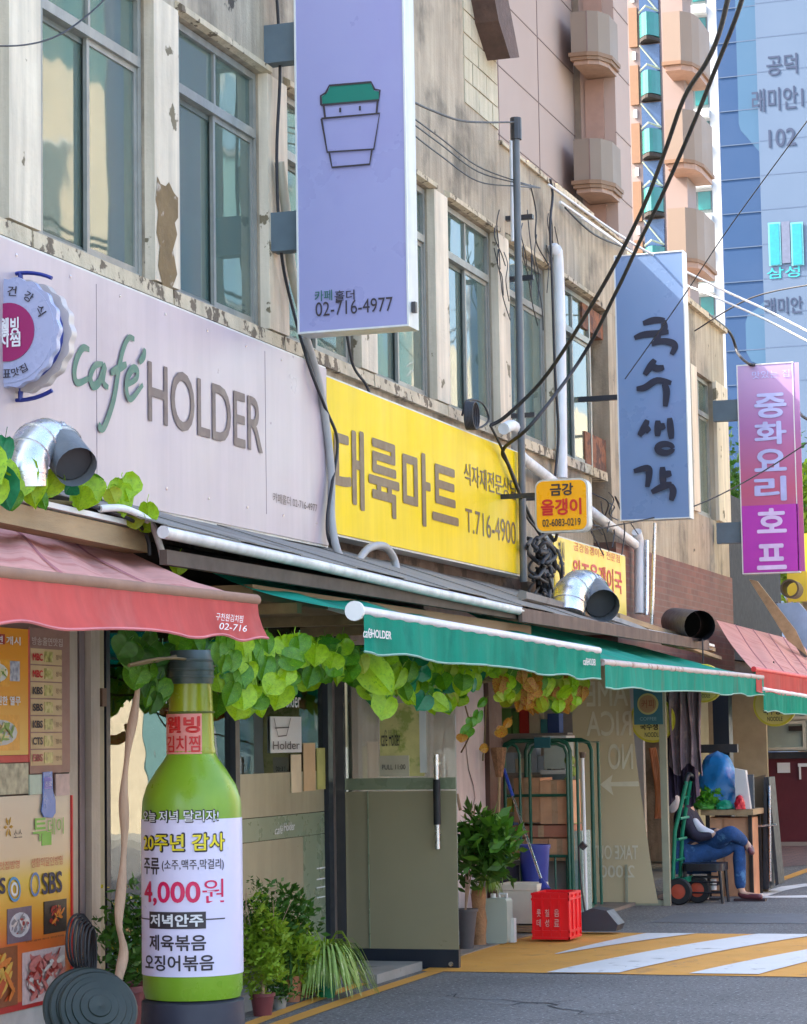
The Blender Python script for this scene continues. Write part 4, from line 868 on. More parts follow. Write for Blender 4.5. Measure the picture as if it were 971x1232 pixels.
pipe('conduit', 'pale grey conduit looping down between the cafe and market signs', [F(368, 405, SX+.02), F(386, 470, SX+.02), F(398, 560, SX+.03), F(399, 625, SX+.05), F(408, 668, SX+.1), F(425, 680, SX+.12), F(443, 660, SX+.12), F(462, 657, SX+.12), F(474, 672, SX+.12), F(478, 692, SX+.15)], .028, mat('grey conduit', C(170, 168, 166), .5), 'conduit')
pipe('conduit', 'cream pipe on the wall left of the cup sign', [F(336, 195, W+.08), F(345, 260, W+.08), F(352, 330, W+.08), F(372, 400, W+.1)], .035, mat('cream pipe', C(196, 192, 172), .6), 'conduit')
# service pole
t = thing('service_pole', 'thin dark grey steel pole with clamps fixed to the facade right of the upper wall', 'pole', tuple(F(621, 690, W+.25)))
MB().tube([F(620.5, 148, W+.25), F(625, 400, W+.25), F(630, 700, W+.25)], .032, 10).build('shaft', mat('dark grey pole', C(98, 102, 104), .5, .12, 5), t, smooth=60)
MB().tube([F(620.5, 142, W+.25), F(621, 168, W+.25)], .05, 10).build('cap', M_blk, t)
for v in (262, 335, 500, 600): p = F(622+v*.01, v, W+.12); MB().box((W, p.y-.03, p.z-.02), (W+.25, p.y+.03, p.z+.02)).build('clamp', M_blk, t)
pipe('steel_conduit', 'thin white steel tube running beside the dark service pole', [F(615, 168, W+.14), F(617, 290, W+.14)], .018, M_pvc, sm=0)

# ================================================================== CABLES
def cable(label, pts, r=.008, m=None, n=6):
    P = catmull([F(u, v, X) for u, v, X in pts], 6); o = MB().tube(P, r, n).build('cable', m or M_cable, None, smooth=80); return tag(o, label, 'cable')
cable('thick black overhead cable, left one of the pair from the top right corner', [(880, -20, 2.9), (866, 38, 2.6), (850, 75, 2.4), (823, 118, 2.1), (798, 188, 1.8), (770, 258, 1.4), (722, 350, .9), (660, 448, .2), (612, 498, -.2), (590, 512, W+.24)], .016, n=8)
cable('thick black overhead cable, right one of the pair from the top right corner', [(898, -20, 2.8), (886, 20, 2.6), (860, 85, 2.3), (836, 145, 2.0), (800, 228, 1.6), (770, 290, 1.2), (742, 350, .8), (700, 430, .3), (640, 510, 0), (606, 540, W+.26), (612, 560, W+.25), (628, 600, W+.25), (648, 640, W+.2), (668, 660, W+.2)], .016, n=8)
cable('thin wire curving from the cup sign to the top of the service pole', [(492, 120, -.2), (520, 133, -.3), (560, 146, -.35), (618, 147, W+.25)], .009)
for lb, o in (('upper wire of the three sagging along the upper wall', 0), ('middle wire of the three sagging along the upper wall', 7), ('lowest wire of the three sagging along the upper wall', 20)):
    cable(lb, [(492, 138+o, -.2), (530, 166+o*1.05, -.35), (575, 200+o*.9, W+.15), (622, 218+o*.3, W+.22), (650, 226, W+.1)], .006)
cable('brown wire hanging from the parapet over the first market window', [(638, 222, W+.06), (645, 255, W+.06), (645, 290, W+.06), (660, 318, W+.06)], .007)
cable('dark wire dropping beside the white drain pipe', [(662, 215, W+.1), (665, 235, W+.1), (662, 270, W+.12), (664, 330, W+.14), (668, 450, W+.14), (672, 520, W+.14), (668, 572, W+.14)], .013)
cable('bundle wire running along the parapet edge', [(674, 243, W+.06), (720, 275, W+.08), (762, 305, W+.08)], .014, M_pvc)
cable('second wire running along the parapet edge', [(680, 250, W+.06), (715, 282, W+.1), (758, 300, W+.08)], .01)
cable('white wire descending from the parapet toward the far right', [(660, 222, W+.1), (760, 292, 0), (862, 345, .6), (920, 372, 1.), (990, 408, 1.6)], .012, M_pvc)
cable('lower white wire descending toward the far right', [(700, 262, W+.1), (800, 330, 0), (862, 358, .6), (920, 384, 1.), (990, 420, 1.6)], .012, M_pvc)
cable('grey wire crossing the blue gable from the right', [(836, 398, W+.1), (905, 358, .5), (990, 340, 1.4)], .009)
cable('thin wire crossing in front of the magenta sign', [(700, 640, W+.3), (790, 622, .1), (850, 603, .5), (920, 566, 1.), (990, 520, 1.6)], .007)
cable('fine diagonal wire climbing across the number on the blue gable', [(752, 456, .2), (820, 360, .8), (880, 270, 1.4), (990, 120, 2.4)], .005)
cable('dark cable from the second building roof to the magenta sign', [(852, 378, W+.05), (878, 400, W+.05), (888, 425, W+.1), (900, 437, -.1), (908, 439, .0)], .02)
cable('short dark cable right of the magenta sign', [(955, 480, .1), (965, 500, .4), (990, 512, 1.)], .02)
cable('thin wire hanging at the top left over the first window', [(-30, 55, W+.2), (30, 54, W+.2), (75, 40, W+.2), (120, 5, W+.2), (135, -20, W+.2)], .005)
cable('black wire down the wall left of the cup sign', [(332, -20, W+.08), (337, 80, W+.08), (333, 190, W+.08), (338, 300, W+.08), (352, 370, W+.1), (372, 440, SX+.02), (392, 492, SX+.04), (406, 530, SX+.05), (400, 580, SX+.05), (394, 620, SX+.04), (396, 650, SX+.04), (412, 672, SX+.05)], .011)
cable('loose black wire leaving the window under the cup sign', [(417, 400, W+.1), (425, 440, W+.1), (440, 462, W+.1), (446, 478, W+.12)], .011)
cable('looping black wire at the corner of the yellow sign', [(556, 500, SX+.0), (562, 482, SX+.02), (580, 485, SX+.03), (588, 505, SX+.03), (575, 515, SX+.03), (560, 508, SX+.03)], .009)
cable('black wire from the yellow sign corner to the pole', [(590, 512, SX+.05), (604, 540, SX+.05), (625, 590, SX+.05), (634, 622, SX+.05), (650, 640, SX)], .012)
# coil of black cable at the top corner of the yellow sign
t = thing('cable_coil', 'small coil of black cable hanging on the top edge of the yellow sign', 'cable coil', tuple(F(560, 510, SX)))
for k in range(6):
    c_ = F(562+k*2, 500, SX+.03+.01*k); MB().tube([c_+V_((0, .07*math.cos(a)*(1+.1*k), .11*math.sin(a))) for a in [2*math.pi*i/16 for i in range(17)]], .01, 5, cap=False).build('loop', M_cable, t, smooth=80)
# tangle of wires beside the small yellow sign
tb = MB(); rnd = random.Random(3)
for k in range(26):
    u, v = 640+rnd.random()*22, 645+rnd.random()*70; P = [F(u, v, W+.12+rnd.random()*.15)]
    for i in range(4): u += rnd.uniform(-12, 14); v += rnd.uniform(-12, 22); P.append(F(min(max(u, 634), 676), min(max(v, 640), 735), W+.12+rnd.random()*.18))
    tb.tube(catmull(P, 4), .012+.012*rnd.random(), 5)
tag(tb.build('wire_tangle', mat('dusty black cable', C(62, 62, 62), .7, .3, 9), None, smooth=80), 'thick tangle of dusty black wires between the yellow signs', 'wires', kind='stuff')
# fine service wires with ties on the facade
tb = MB()
for k in range(16):
    u = 592+rnd.random()*80; v = 250+rnd.random()*60 ; P = [F(u, v, W+.05)]
    for i in range(3): u += rnd.uniform(-4, 9); v += rnd.uniform(12, 35); P.append(F(u, v, W+.045+rnd.random()*.05))
    tb.tube(catmull(P, 4), .005, 4)
tag(tb.build('wire_tangle', M_cable, None, smooth=80), 'fine wires straggling down the facade around the service pole', 'wires', kind='stuff')
tb = MB()
for k in range(14):
    u = 690+rnd.random()*60; v = 585+rnd.random()*20 ; P = [F(u, v, W+.2)]
    for i in range(3): u += rnd.uniform(-6, 18); v += rnd.uniform(5, 30); P.append(F(u, v, W+.1+rnd.random()*.12))
    tb.tube(catmull(P, 4), .007, 4)
tag(tb.build('wire_tangle', M_cable, None, smooth=80), 'loose wires around the pipe joint below the blue sign', 'wires', kind='stuff')

# ================================================================== VINES
def leafmesh(m, notch=.25, k=1.):
    b = MB(); pts = [(0, -.62), (.32, -.95), (.68, -.88), (.93, -.5), (.98, -.08), (.84, .32), (.55, .68), (.22, .93), (0, 1.16)]
    if notch < .2: pts = [(0, -.78), (.3, -.9), (.62, -.78), (.86, -.42), (.9, 0), (.78, .36), (.5, .7), (.2, .92), (0, 1.02)]
    n = len(pts); mid = [(0, .04*math.sin(i), -.62+1.7*i/(n-1)) for i in range(n)]; mid[0] = (0, 0, pts[0][1]); mid[-1] = (0, -.02, pts[-1][1])
    for sg in (1, -1):
        rim = [(sg*x, .16*abs(x)+.10*math.sin(3*z+sg)*abs(x)-.12*z*z*abs(x), z) for x, z in pts]; half = [(sg*x*.5, .13*abs(x)+.02, z*.93) for x, z in pts]
        vs = mid + half + rim; fs = []
        for i in range(n-1):
            for r_ in (0, 1): q = (r_*n+i, r_*n+i+1, (r_+1)*n+i+1, (r_+1)*n+i); fs.append(q if sg > 0 else q[::-1])
        b.add(vs, fs)
    b.v = [V_((v.x, v.y, -v.z)) for v in b.v]
    b.tube([(0, .0, .55), (.03, .05, 1.0), (.1, .2, 1.35)], .03, 3); return b.mesh('leaf', m, smooth=60)
M_l = [mat('vine leaf green', C(86, 146, 16, .75), .45, .25, 3, transl=.3, c2=C(120, 172, 30, .75), t2=.52, s2=9, w2=.1), mat('vine leaf light', C(160, 200, 24, .85), .45, .2, 3, transl=.35, c2=C(110, 170, 24, .8), t2=.55, s2=8, w2=.1),
       mat('vine leaf shaded', C(56, 112, 24, .7), .5, .25, 3, transl=.25), mat('vine leaf autumn', C(200, 150, 44, .75), .5, .25, 4, transl=.3, c2=C(190, 70, 40, .7), t2=.5, s2=7, w2=.1), mat('vine leaf yellow green', C(178, 196, 48, .75), .5, .15, 4, transl=.35, c2=C(206, 120, 50, .7), t2=.6, s2=6, w2=.1), mat('vine leaf bluish', C(34, 140, 90, .7), .4, .2, 4, transl=.25)]
leaves = [[leafmesh(m, nt_) for nt_ in (.3, .1, .1, .1)] for m in M_l]
def leaf(par, p, size, ki, rnd):
    M = Matrix.Rotation(rnd.uniform(-.2, .9), 3, 'Z') @ Matrix.Rotation(rnd.uniform(-.55, .35), 3, 'X') @ Matrix.Rotation(rnd.gauss(0, .45), 3, 'Y')
    o = inst('leaf', rnd.choice(leaves[ki]), par, p, M, tuple(size*rnd.uniform(.7, 1.25)*q_ for q_ in (rnd.uniform(.8, 1.1), 1.6, 1))); return o
rnd = random.Random(11)
v1 = thing('climbing_vine', 'shade-dark green vine with big round leaves hanging behind the bottle cap and below the lean-to', 'vine', tuple(F(160, 780, .6)))
v3 = thing('climbing_vine', 'bright yellow green vine hanging above the opened cafe door', 'vine', tuple(F(500, 800, .6)))
v4 = thing('climbing_vine', 'vine with orange and yellow leaves hanging above the green cage trolley', 'vine', tuple(F(640, 820, .6)))
import bisect
def lowv(u):
    xs = [150, 170, 190, 215, 240, 262, 300, 330, 360, 385, 415, 440, 452, 465, 500, 540, 560, 575, 590, 600, 640, 680, 705]
    ls = [790, 850, 858, 800, 800, 862, 868, 850, 835, 830, 812, 850, 852, 838, 850, 862, 848, 820, 812, 850, 858, 862, 850]
    i = min(max(bisect.bisect(xs, u), 1), len(xs)-1); t_ = (u-xs[i-1])/(xs[i]-xs[i-1]); return ls[i-1]+(ls[i]-ls[i-1])*t_
cnt = 0
while cnt < 520:
    u = rnd.uniform(148, 706) if cnt < 430 else rnd.uniform(600, 706); top = 762+(u-150)*.05+ (8 if u > 430 else 0); lo = lowv(u); v = rnd.uniform(top, lo-8)
    if 205 < u < 252 and v > 782: continue
    if u < 262 and rnd.random() < .4: continue
    X = rnd.uniform(.4, .85) if u > 260 else rnd.uniform(.3, .4)
    if u < 260: ki = rnd.choice([2, 2, 0, 0, 2])  # darker leaf colour carries the shade at this end
    elif u < 430: ki = rnd.choice([0, 0, 1, 1, 0])
    elif u < 580: ki = rnd.choice([1, 1, 1, 0, 0, 4, 5])
    else: ki = rnd.choice([1, 0, 4, 4, 3, 3, 1])
    leaf(v1 if u < 420 else v3 if u < 575 else v4, F(u, v, X), .064 if u < 560 else .056, ki, rnd); cnt += 1
for (u, v, ki, s) in ((274, 795, 5, .07), (492, 822, 5, .085), (452, 812, 1, .12), (463, 850, 1, .09), (290, 783, 1, .05), (568, 868, 0, .05), (562, 880, 0, .05), (556, 888, 3, .04), (575, 862, 0, .05), (580, 845, 0, .05), (582, 900, 3, .045), (603, 880, 3, .05), (610, 870, 3, .05)):
    leaf(v1 if u < 420 else v3 if u < 555 else v4, F(u, v, .75 if u > 480 or u < 300 else .9), s, ki, rnd)
b = MB()
for k in range(4):
    P = [F(155+u_, 778+k*7+10*math.sin(u_*.03+k)+u_*.05, .32+.05*k) for u_ in range(0, 560, 35)]; b.tube(catmull(P, 3), .008, 5)
b.build('stem', mat('vine stem', C(120, 100, 60), .8), v1, smooth=80)
for P in ([F(560, 850, .5), F(566, 880, .3), F(555, 905, 0)], [F(585, 840, .6), F(583, 890, .5), F(581, 915, .5)], [F(300, 800, .6), F(302, 838, .55)]): MB().tube(catmull(P, 4), .006, 5).build('tendril', mat('vine stem', C(120, 100, 60)), v1)
v2 = thing('climbing_vine', 'bright green leaf row growing along the top of the left red awning', 'vine', tuple(F(100, 600, .2)))
for (u, v, s, ki) in ((2, 565, .1, 1), (3, 545, .08, 5), (2, 585, .09, 5), (24, 574, .1, 1), (36, 585, .085, 1), (30, 560, .07, 1), (62, 582, .085, 1), (84, 586, .05, 5), (106, 592, .09, 1), (98, 598, .07, 1), (112, 586, .075, 0), (150, 586, .1, 1), (146, 600, .075, 1), (135, 596, .06, 4), (178, 618, .09, 1), (172, 632, .07, 1), (162, 626, .06, 4), (214, 679, .06, 1), (12, 600, .07, 0), (50, 600, .05, 0), (-15, 560, .1, 1), (-12, 590, .1, 1)):
    leaf(v2, F(u, v, .28), s, ki, rnd)
MB().tube(catmull([F(-20, 600, .2), F(60, 603, .2), (F(140, 612, .2)), F(160, 625, .22), F(178, 645, .25)], 5), .01, 6).build('stem', mat('vine stem', C(120, 100, 60)), v2)
MB().tube(catmull([F(120, 612, .25), F(150, 612, .3), F(180, 628, .3), F(192, 655, .3), F(196, 672, .3)], 5), .018, 8).build('white_hose', M_pvc, bd, smooth=80)
MB().tube(catmull([F(100, 606, .22), F(140, 618, .27), F(168, 632, .27), F(178, 650, .27), F(180, 668, .27)], 5), .01, 8).build('black_hose', M_cable, bd, smooth=80)

# screws and panel seams of the long cafe sign
p, q = F(100, 300, SX), F(391, 640, SX)
zt_s, zb_s = F(391, 446, SX).z, F(391, 638, SX).z
for y in (9.2, 11.65, 14.1): MB().box((SX-.001, y, zb_s+.02), (SX+.0015, y+.005, zt_s-.03)).build('seam', mat('panel seam', C(150, 138, 146, .6), .6), cs_)
y = 8.9
while y < q.y-.1:
    for z in (zb_s+.035, zt_s-.045): MB().lathe([(0, 0), (.009, 0), (.009, .004), (0, .006)], (SX, y, z), 8, Matrix.Rotation(R(90), 3, 'Y')).build('screw', M_steel, cs_)
    y += .61
# ================================================================== POSTER WALL AT THE LEFT
def foodmat(name, cs, sc_=30):
    m = bpy.data.materials.new(name); m.use_nodes = True; t = m.node_tree; L = t.links.new; b = t.nodes['Principled BSDF']
    tc = t.nodes.new('ShaderNodeTexCoord'); v = t.nodes.new('ShaderNodeTexNoise'); v.inputs['Scale'].default_value = sc_; v.inputs['Detail'].default_value = 4; L(tc.outputs['Object'], v.inputs['Vector'])
    cr = t.nodes.new('ShaderNodeValToRGB'); L(v.outputs[0], cr.inputs[0]); e = cr.color_ramp.elements; n = len(cs)
    e[0].position = .3; e[0].color = cs[0]; e[1].position = .7; e[1].color = cs[-1]
    for i in range(1, n-1): q_ = e.new(.3+.4*i/(n-1)); q_.color = cs[i]
    L(cr.outputs[0], b.inputs[0]); b.inputs['Roughness'].default_value = .35; return m
XPW = W+.06
pw = thing('poster_wall', 'shop side wall with cream and mauve shutter posts beside the food posters', 'wall', (W, Y0B, 0))
yw = fy(86, XPW)
MB().box((W-.3, Y0B, 0), (W, yw, 2.62)).build('wall_face', mat('brown mauve wall', C(150, 112, 100), .7, .1, 3), pw)
for u0, u1, dx, mm in ((85.5, 96, .05, M_post), (96.3, 101, .02, mat('mauve post', C(150, 128, 124), .6, .1, 3, streak=.3)), (101.3, 108, .035, mat('mauve post', C(150, 128, 124))), (108.3, 119, .07, M_post), (119.3, 130, .04, mat('yellowish post', C(186, 170, 136), .6, .12, 3, streak=.3))):
    MB().box((W-.2, fy(u0, XPW), 0), (W+dx, fy(u1, XPW)-.002, 2.5)).build('post', mm, pw)
MB().box((W+.04, fy(122, XPW), F(122, 850, XPW).z), (W+.07, fy(127, XPW), F(122, 828, XPW).z)).build('catch', mat('rust brown catch', C(110, 80, 60)), pw)
MB().box((W, Y0B, F(34, 1232, XPW).z-.35), (W+.05, fy(84, XPW), F(34, 1213, XPW).z)).build('skirting', mat('marbled skirting', C(205, 198, 190), .6, .15, 6), pw)
def fp(name, u0, u1, vt, vb_, m, par, x=0., th=.008, at=30, **kw):
    X = XPW+x; z0, z1 = F(at, vb_, X).z, F(at, vt, X).z; return MB().box((X-th, fy(u0, X), z0), (X, fy(u1, X), z1)).build(name, m, par, **kw)
def ft2(s_, u0, u1, vt, vb_, x, m, par, at=30, **k):
    X = XPW+x; z0, z1 = F(at, vb_, X).z, F(at, vt, X).z; return text(s_, (X, fy(u0, X), z0), YV, ZV, fy(u1, X)-fy(u0, X), z1-z0, m, par, lift=.003, **k)
P1 = thing('poster', 'orange food poster with green salad picture beside the brown price list', 'poster', (XPW, fy(0), F(0, 912, XPW).z))
z0, z1 = F(30, 908, XPW).z, F(30, 758, XPW).z
fp('sheet', -70, 34.5, 757, 908, gradmat('orange poster print', [(0, C(236, 186, 70)), (.5, C(240, 160, 20)), (1, C(240, 150, 10))], z0-offs(P1).z, z1-offs(P1).z), P1, .0)
fp('red_band', -70, 34.5, 908.5, 917, mat('red poster band', C(216, 84, 72)), P1, .0); fp('red_band', 34.6, 36, 757, 917, mat('red poster band', C(216, 84, 72)), P1, .002)
pass; fp('picture', 11, 24, 796, 820, foodmat('bowl print', [C(120, 120, 140), C(215, 215, 220)]), P1, .004)
fp('picture', -20, 22, 862, 902, foodmat('noodle print', [C(120, 100, 60), C(216, 190, 110), C(235, 220, 160)], 60), P1, .004)
fp('red_label', -20, 6, 765, 777, mat('dark red label', C(170, 40, 40)), P1, .003); ft2('냉면 개시', -15, 24, 767, 777, .006, M_txtw, P1, off=.01); ft2('시원한 열무', -12, 24, 838, 849, .004, M_txtw, P1, off=.02)
P2 = thing('price_list', 'brown price list with seven tan rows between orange poster and shutter post', 'price list', (XPW, fy(40), F(40, 925, XPW).z))
fp('sheet', 36.3, 84.5, 757, 930, mat('brown list print', C(160, 116, 100), .5), P2, .003, at=60); ft2('방송출연맛집', 38, 75, 767, 777, .006, mat('pale brown print', C(214, 190, 176)), P2, at=56, off=.01)
for k, (s_, m_, bg) in enumerate((('MBC', M_red, 0), ('MBC', M_red, 1), ('KBS', M_txtd, 0), ('SBS', M_txtd, 0), ('KBS', M_txtd, 0), ('CTS', M_txtd, 0), ('EBS', mat('faded red print', C(190, 100, 90)), 0))):
    v0 = 781+20.2*k; c_ = fp('row', 37.5, 75, v0, v0+18.6, mat('tan row', C(216, 180, 130), .5, .05), P2, .0055, at=56); X_ = None
    ft2(s_, 39, 51, v0+5, v0+14, .007, m_, c_, at=45, off=.03); fp('picture', 54, 64, v0+3, v0+16, foodmat('dish print %d' % k, [C(130, 110, 60), C(190, 176, 90), C(224, 196, 140)]), c_, .008, at=60, th=.002); ft2('정식', 67, 74, v0+7, v0+13, .007, mat('brown print', C(120, 80, 50)), c_, at=70)
P3 = tag(fp('poster', -70, 34.3, 918, 955, foodmat('grey food print', [C(90, 92, 70), C(150, 146, 120), C(190, 184, 150)], 22), None, .002), 'long greyish photo strip of food under the orange poster', 'poster')
P4 = thing('sticker', 'blue bottle shaped sticker stuck over the posters', 'sticker', (XPW, fy(58), F(58, 985, XPW).z))
X = XPW+.012; b = MB(); b.prism([F(u, v, X) for u, v in ((52, 929), (63, 928), (64, 952), (67, 962), (67, 978), (63, 984), (53, 983), (50, 976), (52, 962))], (-.004, 0, 0)); b.build('bottle_shape', mat('blue sticker print', C(50, 110, 196), .3, .1, 8), P4)
fp('pale_label', 53.5, 62, 935, 949, mat('lilac label', C(150, 140, 210)), P4, .014, at=58, th=.001); ft2('진로', 54, 62, 940, 946, .014, M_txtw, P4, at=58)
tag(fp('leaflet', 36, 50.5, 932, 956, mat('pale green leaflet', C(200, 214, 190), .5, .1, 20), None, .006, at=42), 'pale green leaflet left of the blue bottle sticker', 'leaflet')
tag(fp('leaflet', 67.5, 84, 931, 957, mat('pink white leaflet', C(214, 180, 170), .5, .15, 20), None, .006, at=76), 'pink and white leaflet right of the blue bottle sticker', 'leaflet')
P5 = thing('poster', 'large cream to orange poster with broadcaster logos and meat pictures', 'poster', (XPW, fy(0), F(30, 1212, XPW).z))
z0, z1 = F(30, 1214, XPW).z-offs(P5).z, F(30, 957, XPW).z-offs(P5).z
fp('sheet', -90, 84.5, 957, 1214, gradmat('cream orange print', [(0, C(200, 40, 40)), (.035, C(205, 40, 40)), (.04, C(226, 120, 60)), (.3, C(236, 110, 40)), (.45, C(240, 166, 40)), (.6, C(240, 196, 60)), (.72, C(232, 200, 160)), (1, C(226, 205, 178))], z0, z1), P5, .0)
M_lg = mat('leaf green print', C(120, 190, 50), .4)
ft2('투', 39, 56, 984, 1012, .003, M_lg, P5, at=50, off=.01); ft2('데이', 57, 76, 984, 1004, .003, M_lg, P5, at=66, off=.0); fp('green_block', 50.5, 62, 1001, 1017, M_lg, P5, .003, at=56, th=.002)
ft2('생활의달인방영', 37, 75, 1031, 1042, .003, mat('salmon print', C(226, 130, 90)), P5, at=56); ft2('전국맛집방영', -14, 23, 1036, 1046, .003, mat('salmon print', C(226, 130, 90)), P5, at=10)
ft2('SBS', 50, 74, 1049, 1075, .003, mat('dark navy print', C(50, 44, 76)), P5, at=62, off=.02); ft2('KBS', -22, 6, 1056, 1076, .003, mat('dark navy print', C(50, 44, 76)), P5, at=0, off=.02)
def ring_(u, v, ru, rv, m, x, tilt=0, wd=.014):
    X = XPW+x; c_ = F(u, v, X); a_ = abs(fy(u+ru, X)-fy(u, X)); h_ = abs(F(u, v-rv, X).z-c_.z); b = MB()
    pts = [(a_*math.cos(t_), h_*math.sin(t_)) for t_ in [2*math.pi*i/20 for i in range(21)]]
    ribbon(b, [c_+V_((0, p*math.cos(tilt)-q*math.sin(tilt), p*math.sin(tilt)+q*math.cos(tilt))) for p, q in pts], wd, XV, .002, False); return b.build('logo_ring', m, P5)
ring_(42, 1064, 5, 13, mat('steel blue print', C(110, 140, 190)), .004); ring_(17, 1070, 7, 13, mat('light blue print', C(90, 160, 210)), .004, -.5); ring_(17, 1070, 3.5, 7, M_txtw, .005, -.5)
b = MB()
for k in range(6): 
    a = k*math.pi/3; c_ = F(10, 995, XPW+.003); b.prism([c_+V_((0, math.cos(a+s_)*r_*.9, math.sin(a+s_)*r_)) for s_, r_ in ((0, .01), (-.25, .035), (0, .055), (.25, .035))], (.002, 0, 0))
b.build('flower_mark', mat('ochre print', C(214, 160, 50)), P5)
ft2('소스', 16, 26, 998, 1008, .003, M_txtd, P5, at=20)
def dish(par, u0, u1, vt, vb_, bgc, plate, bits, at, seed, nb=26, x=.005, tray=False):
    X = XPW+x; z0, z1 = F(at, vb_, X).z, F(at, vt, X).z; y0, y1 = fy(u0, X), fy(u1, X); o = MB().box((X-.003, y0, z0), (X, y1, z1)).build('picture', bgc, par); r = random.Random(seed); cy, cz = (y0+y1)/2, (z0+z1)/2; ry, rz = (y1-y0)*.43, (z1-z0)*.36
    def el(c_, a_, b__, lift, m_, tl=0, n=16):
        q = MB(); P = []
        for i in range(n): t_ = 2*math.pi*i/n; p_, w_ = a_*math.cos(t_), b__*math.sin(t_); P.append((X+lift, c_[0]+p_*math.cos(tl)-w_*math.sin(tl), c_[1]+p_*math.sin(tl)+w_*math.cos(tl)))
        q.add(P, [tuple(range(n))]); return q
    if plate: el((cy, cz), ry, rz, .001, None).build('plate_print', plate, o)
    qs = {}
    for k in range(nb):
        if tray: c_ = (cy+r.uniform(-1, 1)*ry*.9, cz+r.uniform(-1, 1)*rz*1.0)
        else: a_ = r.uniform(0, 6.28); rr_ = r.random()**.5*.72; c_ = (cy+ry*rr_*math.cos(a_), cz+rz*rr_*math.sin(a_)+rz*.1)
        mi = r.randrange(len(bits)); e_ = el(c_, ry*r.uniform(.12, .3), rz*r.uniform(.08, .2), .0015+.0002*k, None, r.uniform(-1, 1), 9); qs.setdefault(mi, MB()).add(e_.v, e_.f)
    for mi, q in qs.items(): q.build('food_print', bits[mi], o, kind='stuff')
pm = lambda n_, *c_: mat('print '+n_, C(*c_), .4, .12, 30)
R1, R2, R3, R4, R5 = pm('deep red', 176, 44, 36), pm('meat pink', 224, 130, 120), pm('fat white', 240, 222, 210), pm('flame orange', 236, 130, 40), pm('gold', 240, 190, 80)
dish(P5, 53, 80, 1083, 1122, pm('black', 56, 36, 34), None, [R1, R4, R5, R1], 66, 1)
dish(P5, 9, 38, 1092, 1134, pm('mauve grey', 120, 100, 116), pm('plate', 220, 214, 216), [R1, pm('grey', 150, 140, 144), R3], 22, 2)
dish(P5, 27, 78, 1142, 1204, pm('pale pink', 226, 196, 190), None, [R1, R2, R3, R2], 52, 3, 80, tray=True)
dish(P5, -60, 21, 1140, 1212, pm('warm brown', 150, 80, 40), None, [R4, pm('chili', 206, 80, 30), R5], 5, 4, 80, tray=True)
for k in range(5): ft2('한우 갈비 정식 한상차림', 30, 76, 1128+3*k-0, 1130+3*k, .004, M_txtd, P5, at=55) if k < 1 else None
dish(P1, -24, 12, 793, 826, pm('orange ground', 240, 166, 30), pm('bowl white', 226, 226, 220), [pm('cucumber', 120, 160, 60), pm('leaf', 84, 120, 44), pm('egg', 236, 226, 170)], 5, 6)
dish(P1, -24, 24, 860, 903, pm('orange ground', 240, 166, 30), pm('steel bowl', 200, 200, 196), [pm('noodle', 226, 206, 140), pm('noodle brown', 186, 150, 90), pm('cucumber', 120, 160, 60)], 10, 7, 40)
MB().box((XPW-.004, fy(84.6, XPW), F(80, 1210, XPW).z), (XPW+.01, fy(86, XPW), F(80, 957, XPW).z)).build('red_edge', M_red, P5)

# ================================================================== INFLATED BOTTLE ADVERT
XB = .45; cb_ = F(231.5, 1100, XB); cbx = V_((cb_.x, cb_.y, 0)); dep = (V_((cbx.x, cbx.y, 1.)) - CAM).dot(_F2); PXM = dep/FPX
toC = (V_((CAM.x, CAM.y, 0))-cbx).normalized(); rt = V_((-toC.y, toC.x, 0))
if rt.dot(_R3) < 0: rt = -rt
zB = lambda v: F(231.5, v, XB).z
bt = thing('bottle_advert', 'tall green bottle shaped advert with white price label in front of the cafe', 'advert bottle', tuple(cbx))
RB = 60*PXM
M_bg = mat('lime green plastic', C(140, 184, 44, .72), .3, .08, 1.5, .15, 12, c2=C(124, 170, 44, .7), t2=.5, s2=2, w2=.3); M_bg2 = mat('olive lime plastic', C(164, 176, 40, .7), .25, .08, 2)
MB().lathe([(0, 0), (RB*1.03, 0), (RB*1.05, .05), (RB*1.02, zB(1203)), (RB*.9, zB(1200)), (0, zB(1200))], cbx, 40).build('base', mat('dark grey base', C(58, 60, 74), .5, .1), bt, smooth=40)
MB().lathe([(0, zB(1200)), (RB*.95, zB(1199)), (RB*.99, zB(1190)), (RB, zB(1165)), (RB, zB(975)), (RB*.985, zB(962)), (RB*.9, zB(945)), (RB*.7, zB(926)), (RB*.54, zB(913)), (RB*.49, zB(907))], cbx, 48, cap=False).build('body', M_bg, bt, smooth=50)
MB().lathe([(RB*.49, zB(907)), (RB*.5, zB(904)), (RB*.475, zB(898)), (RB*.43, zB(822))], cbx, 36, cap=False).build('neck', M_bg2, bt, smooth=50)
MB().lathe([(0, zB(823)), (RB*.45, zB(823)), (RB*.47, zB(815)), (RB*.46, zB(790)), (RB*.4, zB(783)), (0, zB(782))], cbx, 36).build('cap', mat('dark green grey cap', C(70, 88, 84), .4, .1), bt, smooth=40)
for v in (795, 806, 815): MB().lathe([(RB*.455, zB(v+1.5)), (RB*.485, zB(v+1)), (RB*.485, zB(v-1)), (RB*.455, zB(v-1.5))], cbx, 36, cap=False).build('cap_ridge', mat('dark green grey cap', C(70, 88, 84)), bt, smooth=40)
MB().lathe([(RB*.47, zB(858.5)), (RB*.485, zB(858)), (RB*.485, zB(856.5)), (RB*.47, zB(856))], cbx, 36, cap=False).build('neck_ring', mat('olive ring', C(96, 104, 30)), bt, smooth=40)
def cyl(phi, z, r): return cbx + (toC*math.cos(phi)+rt*math.sin(phi))*r + V_((0, 0, z))
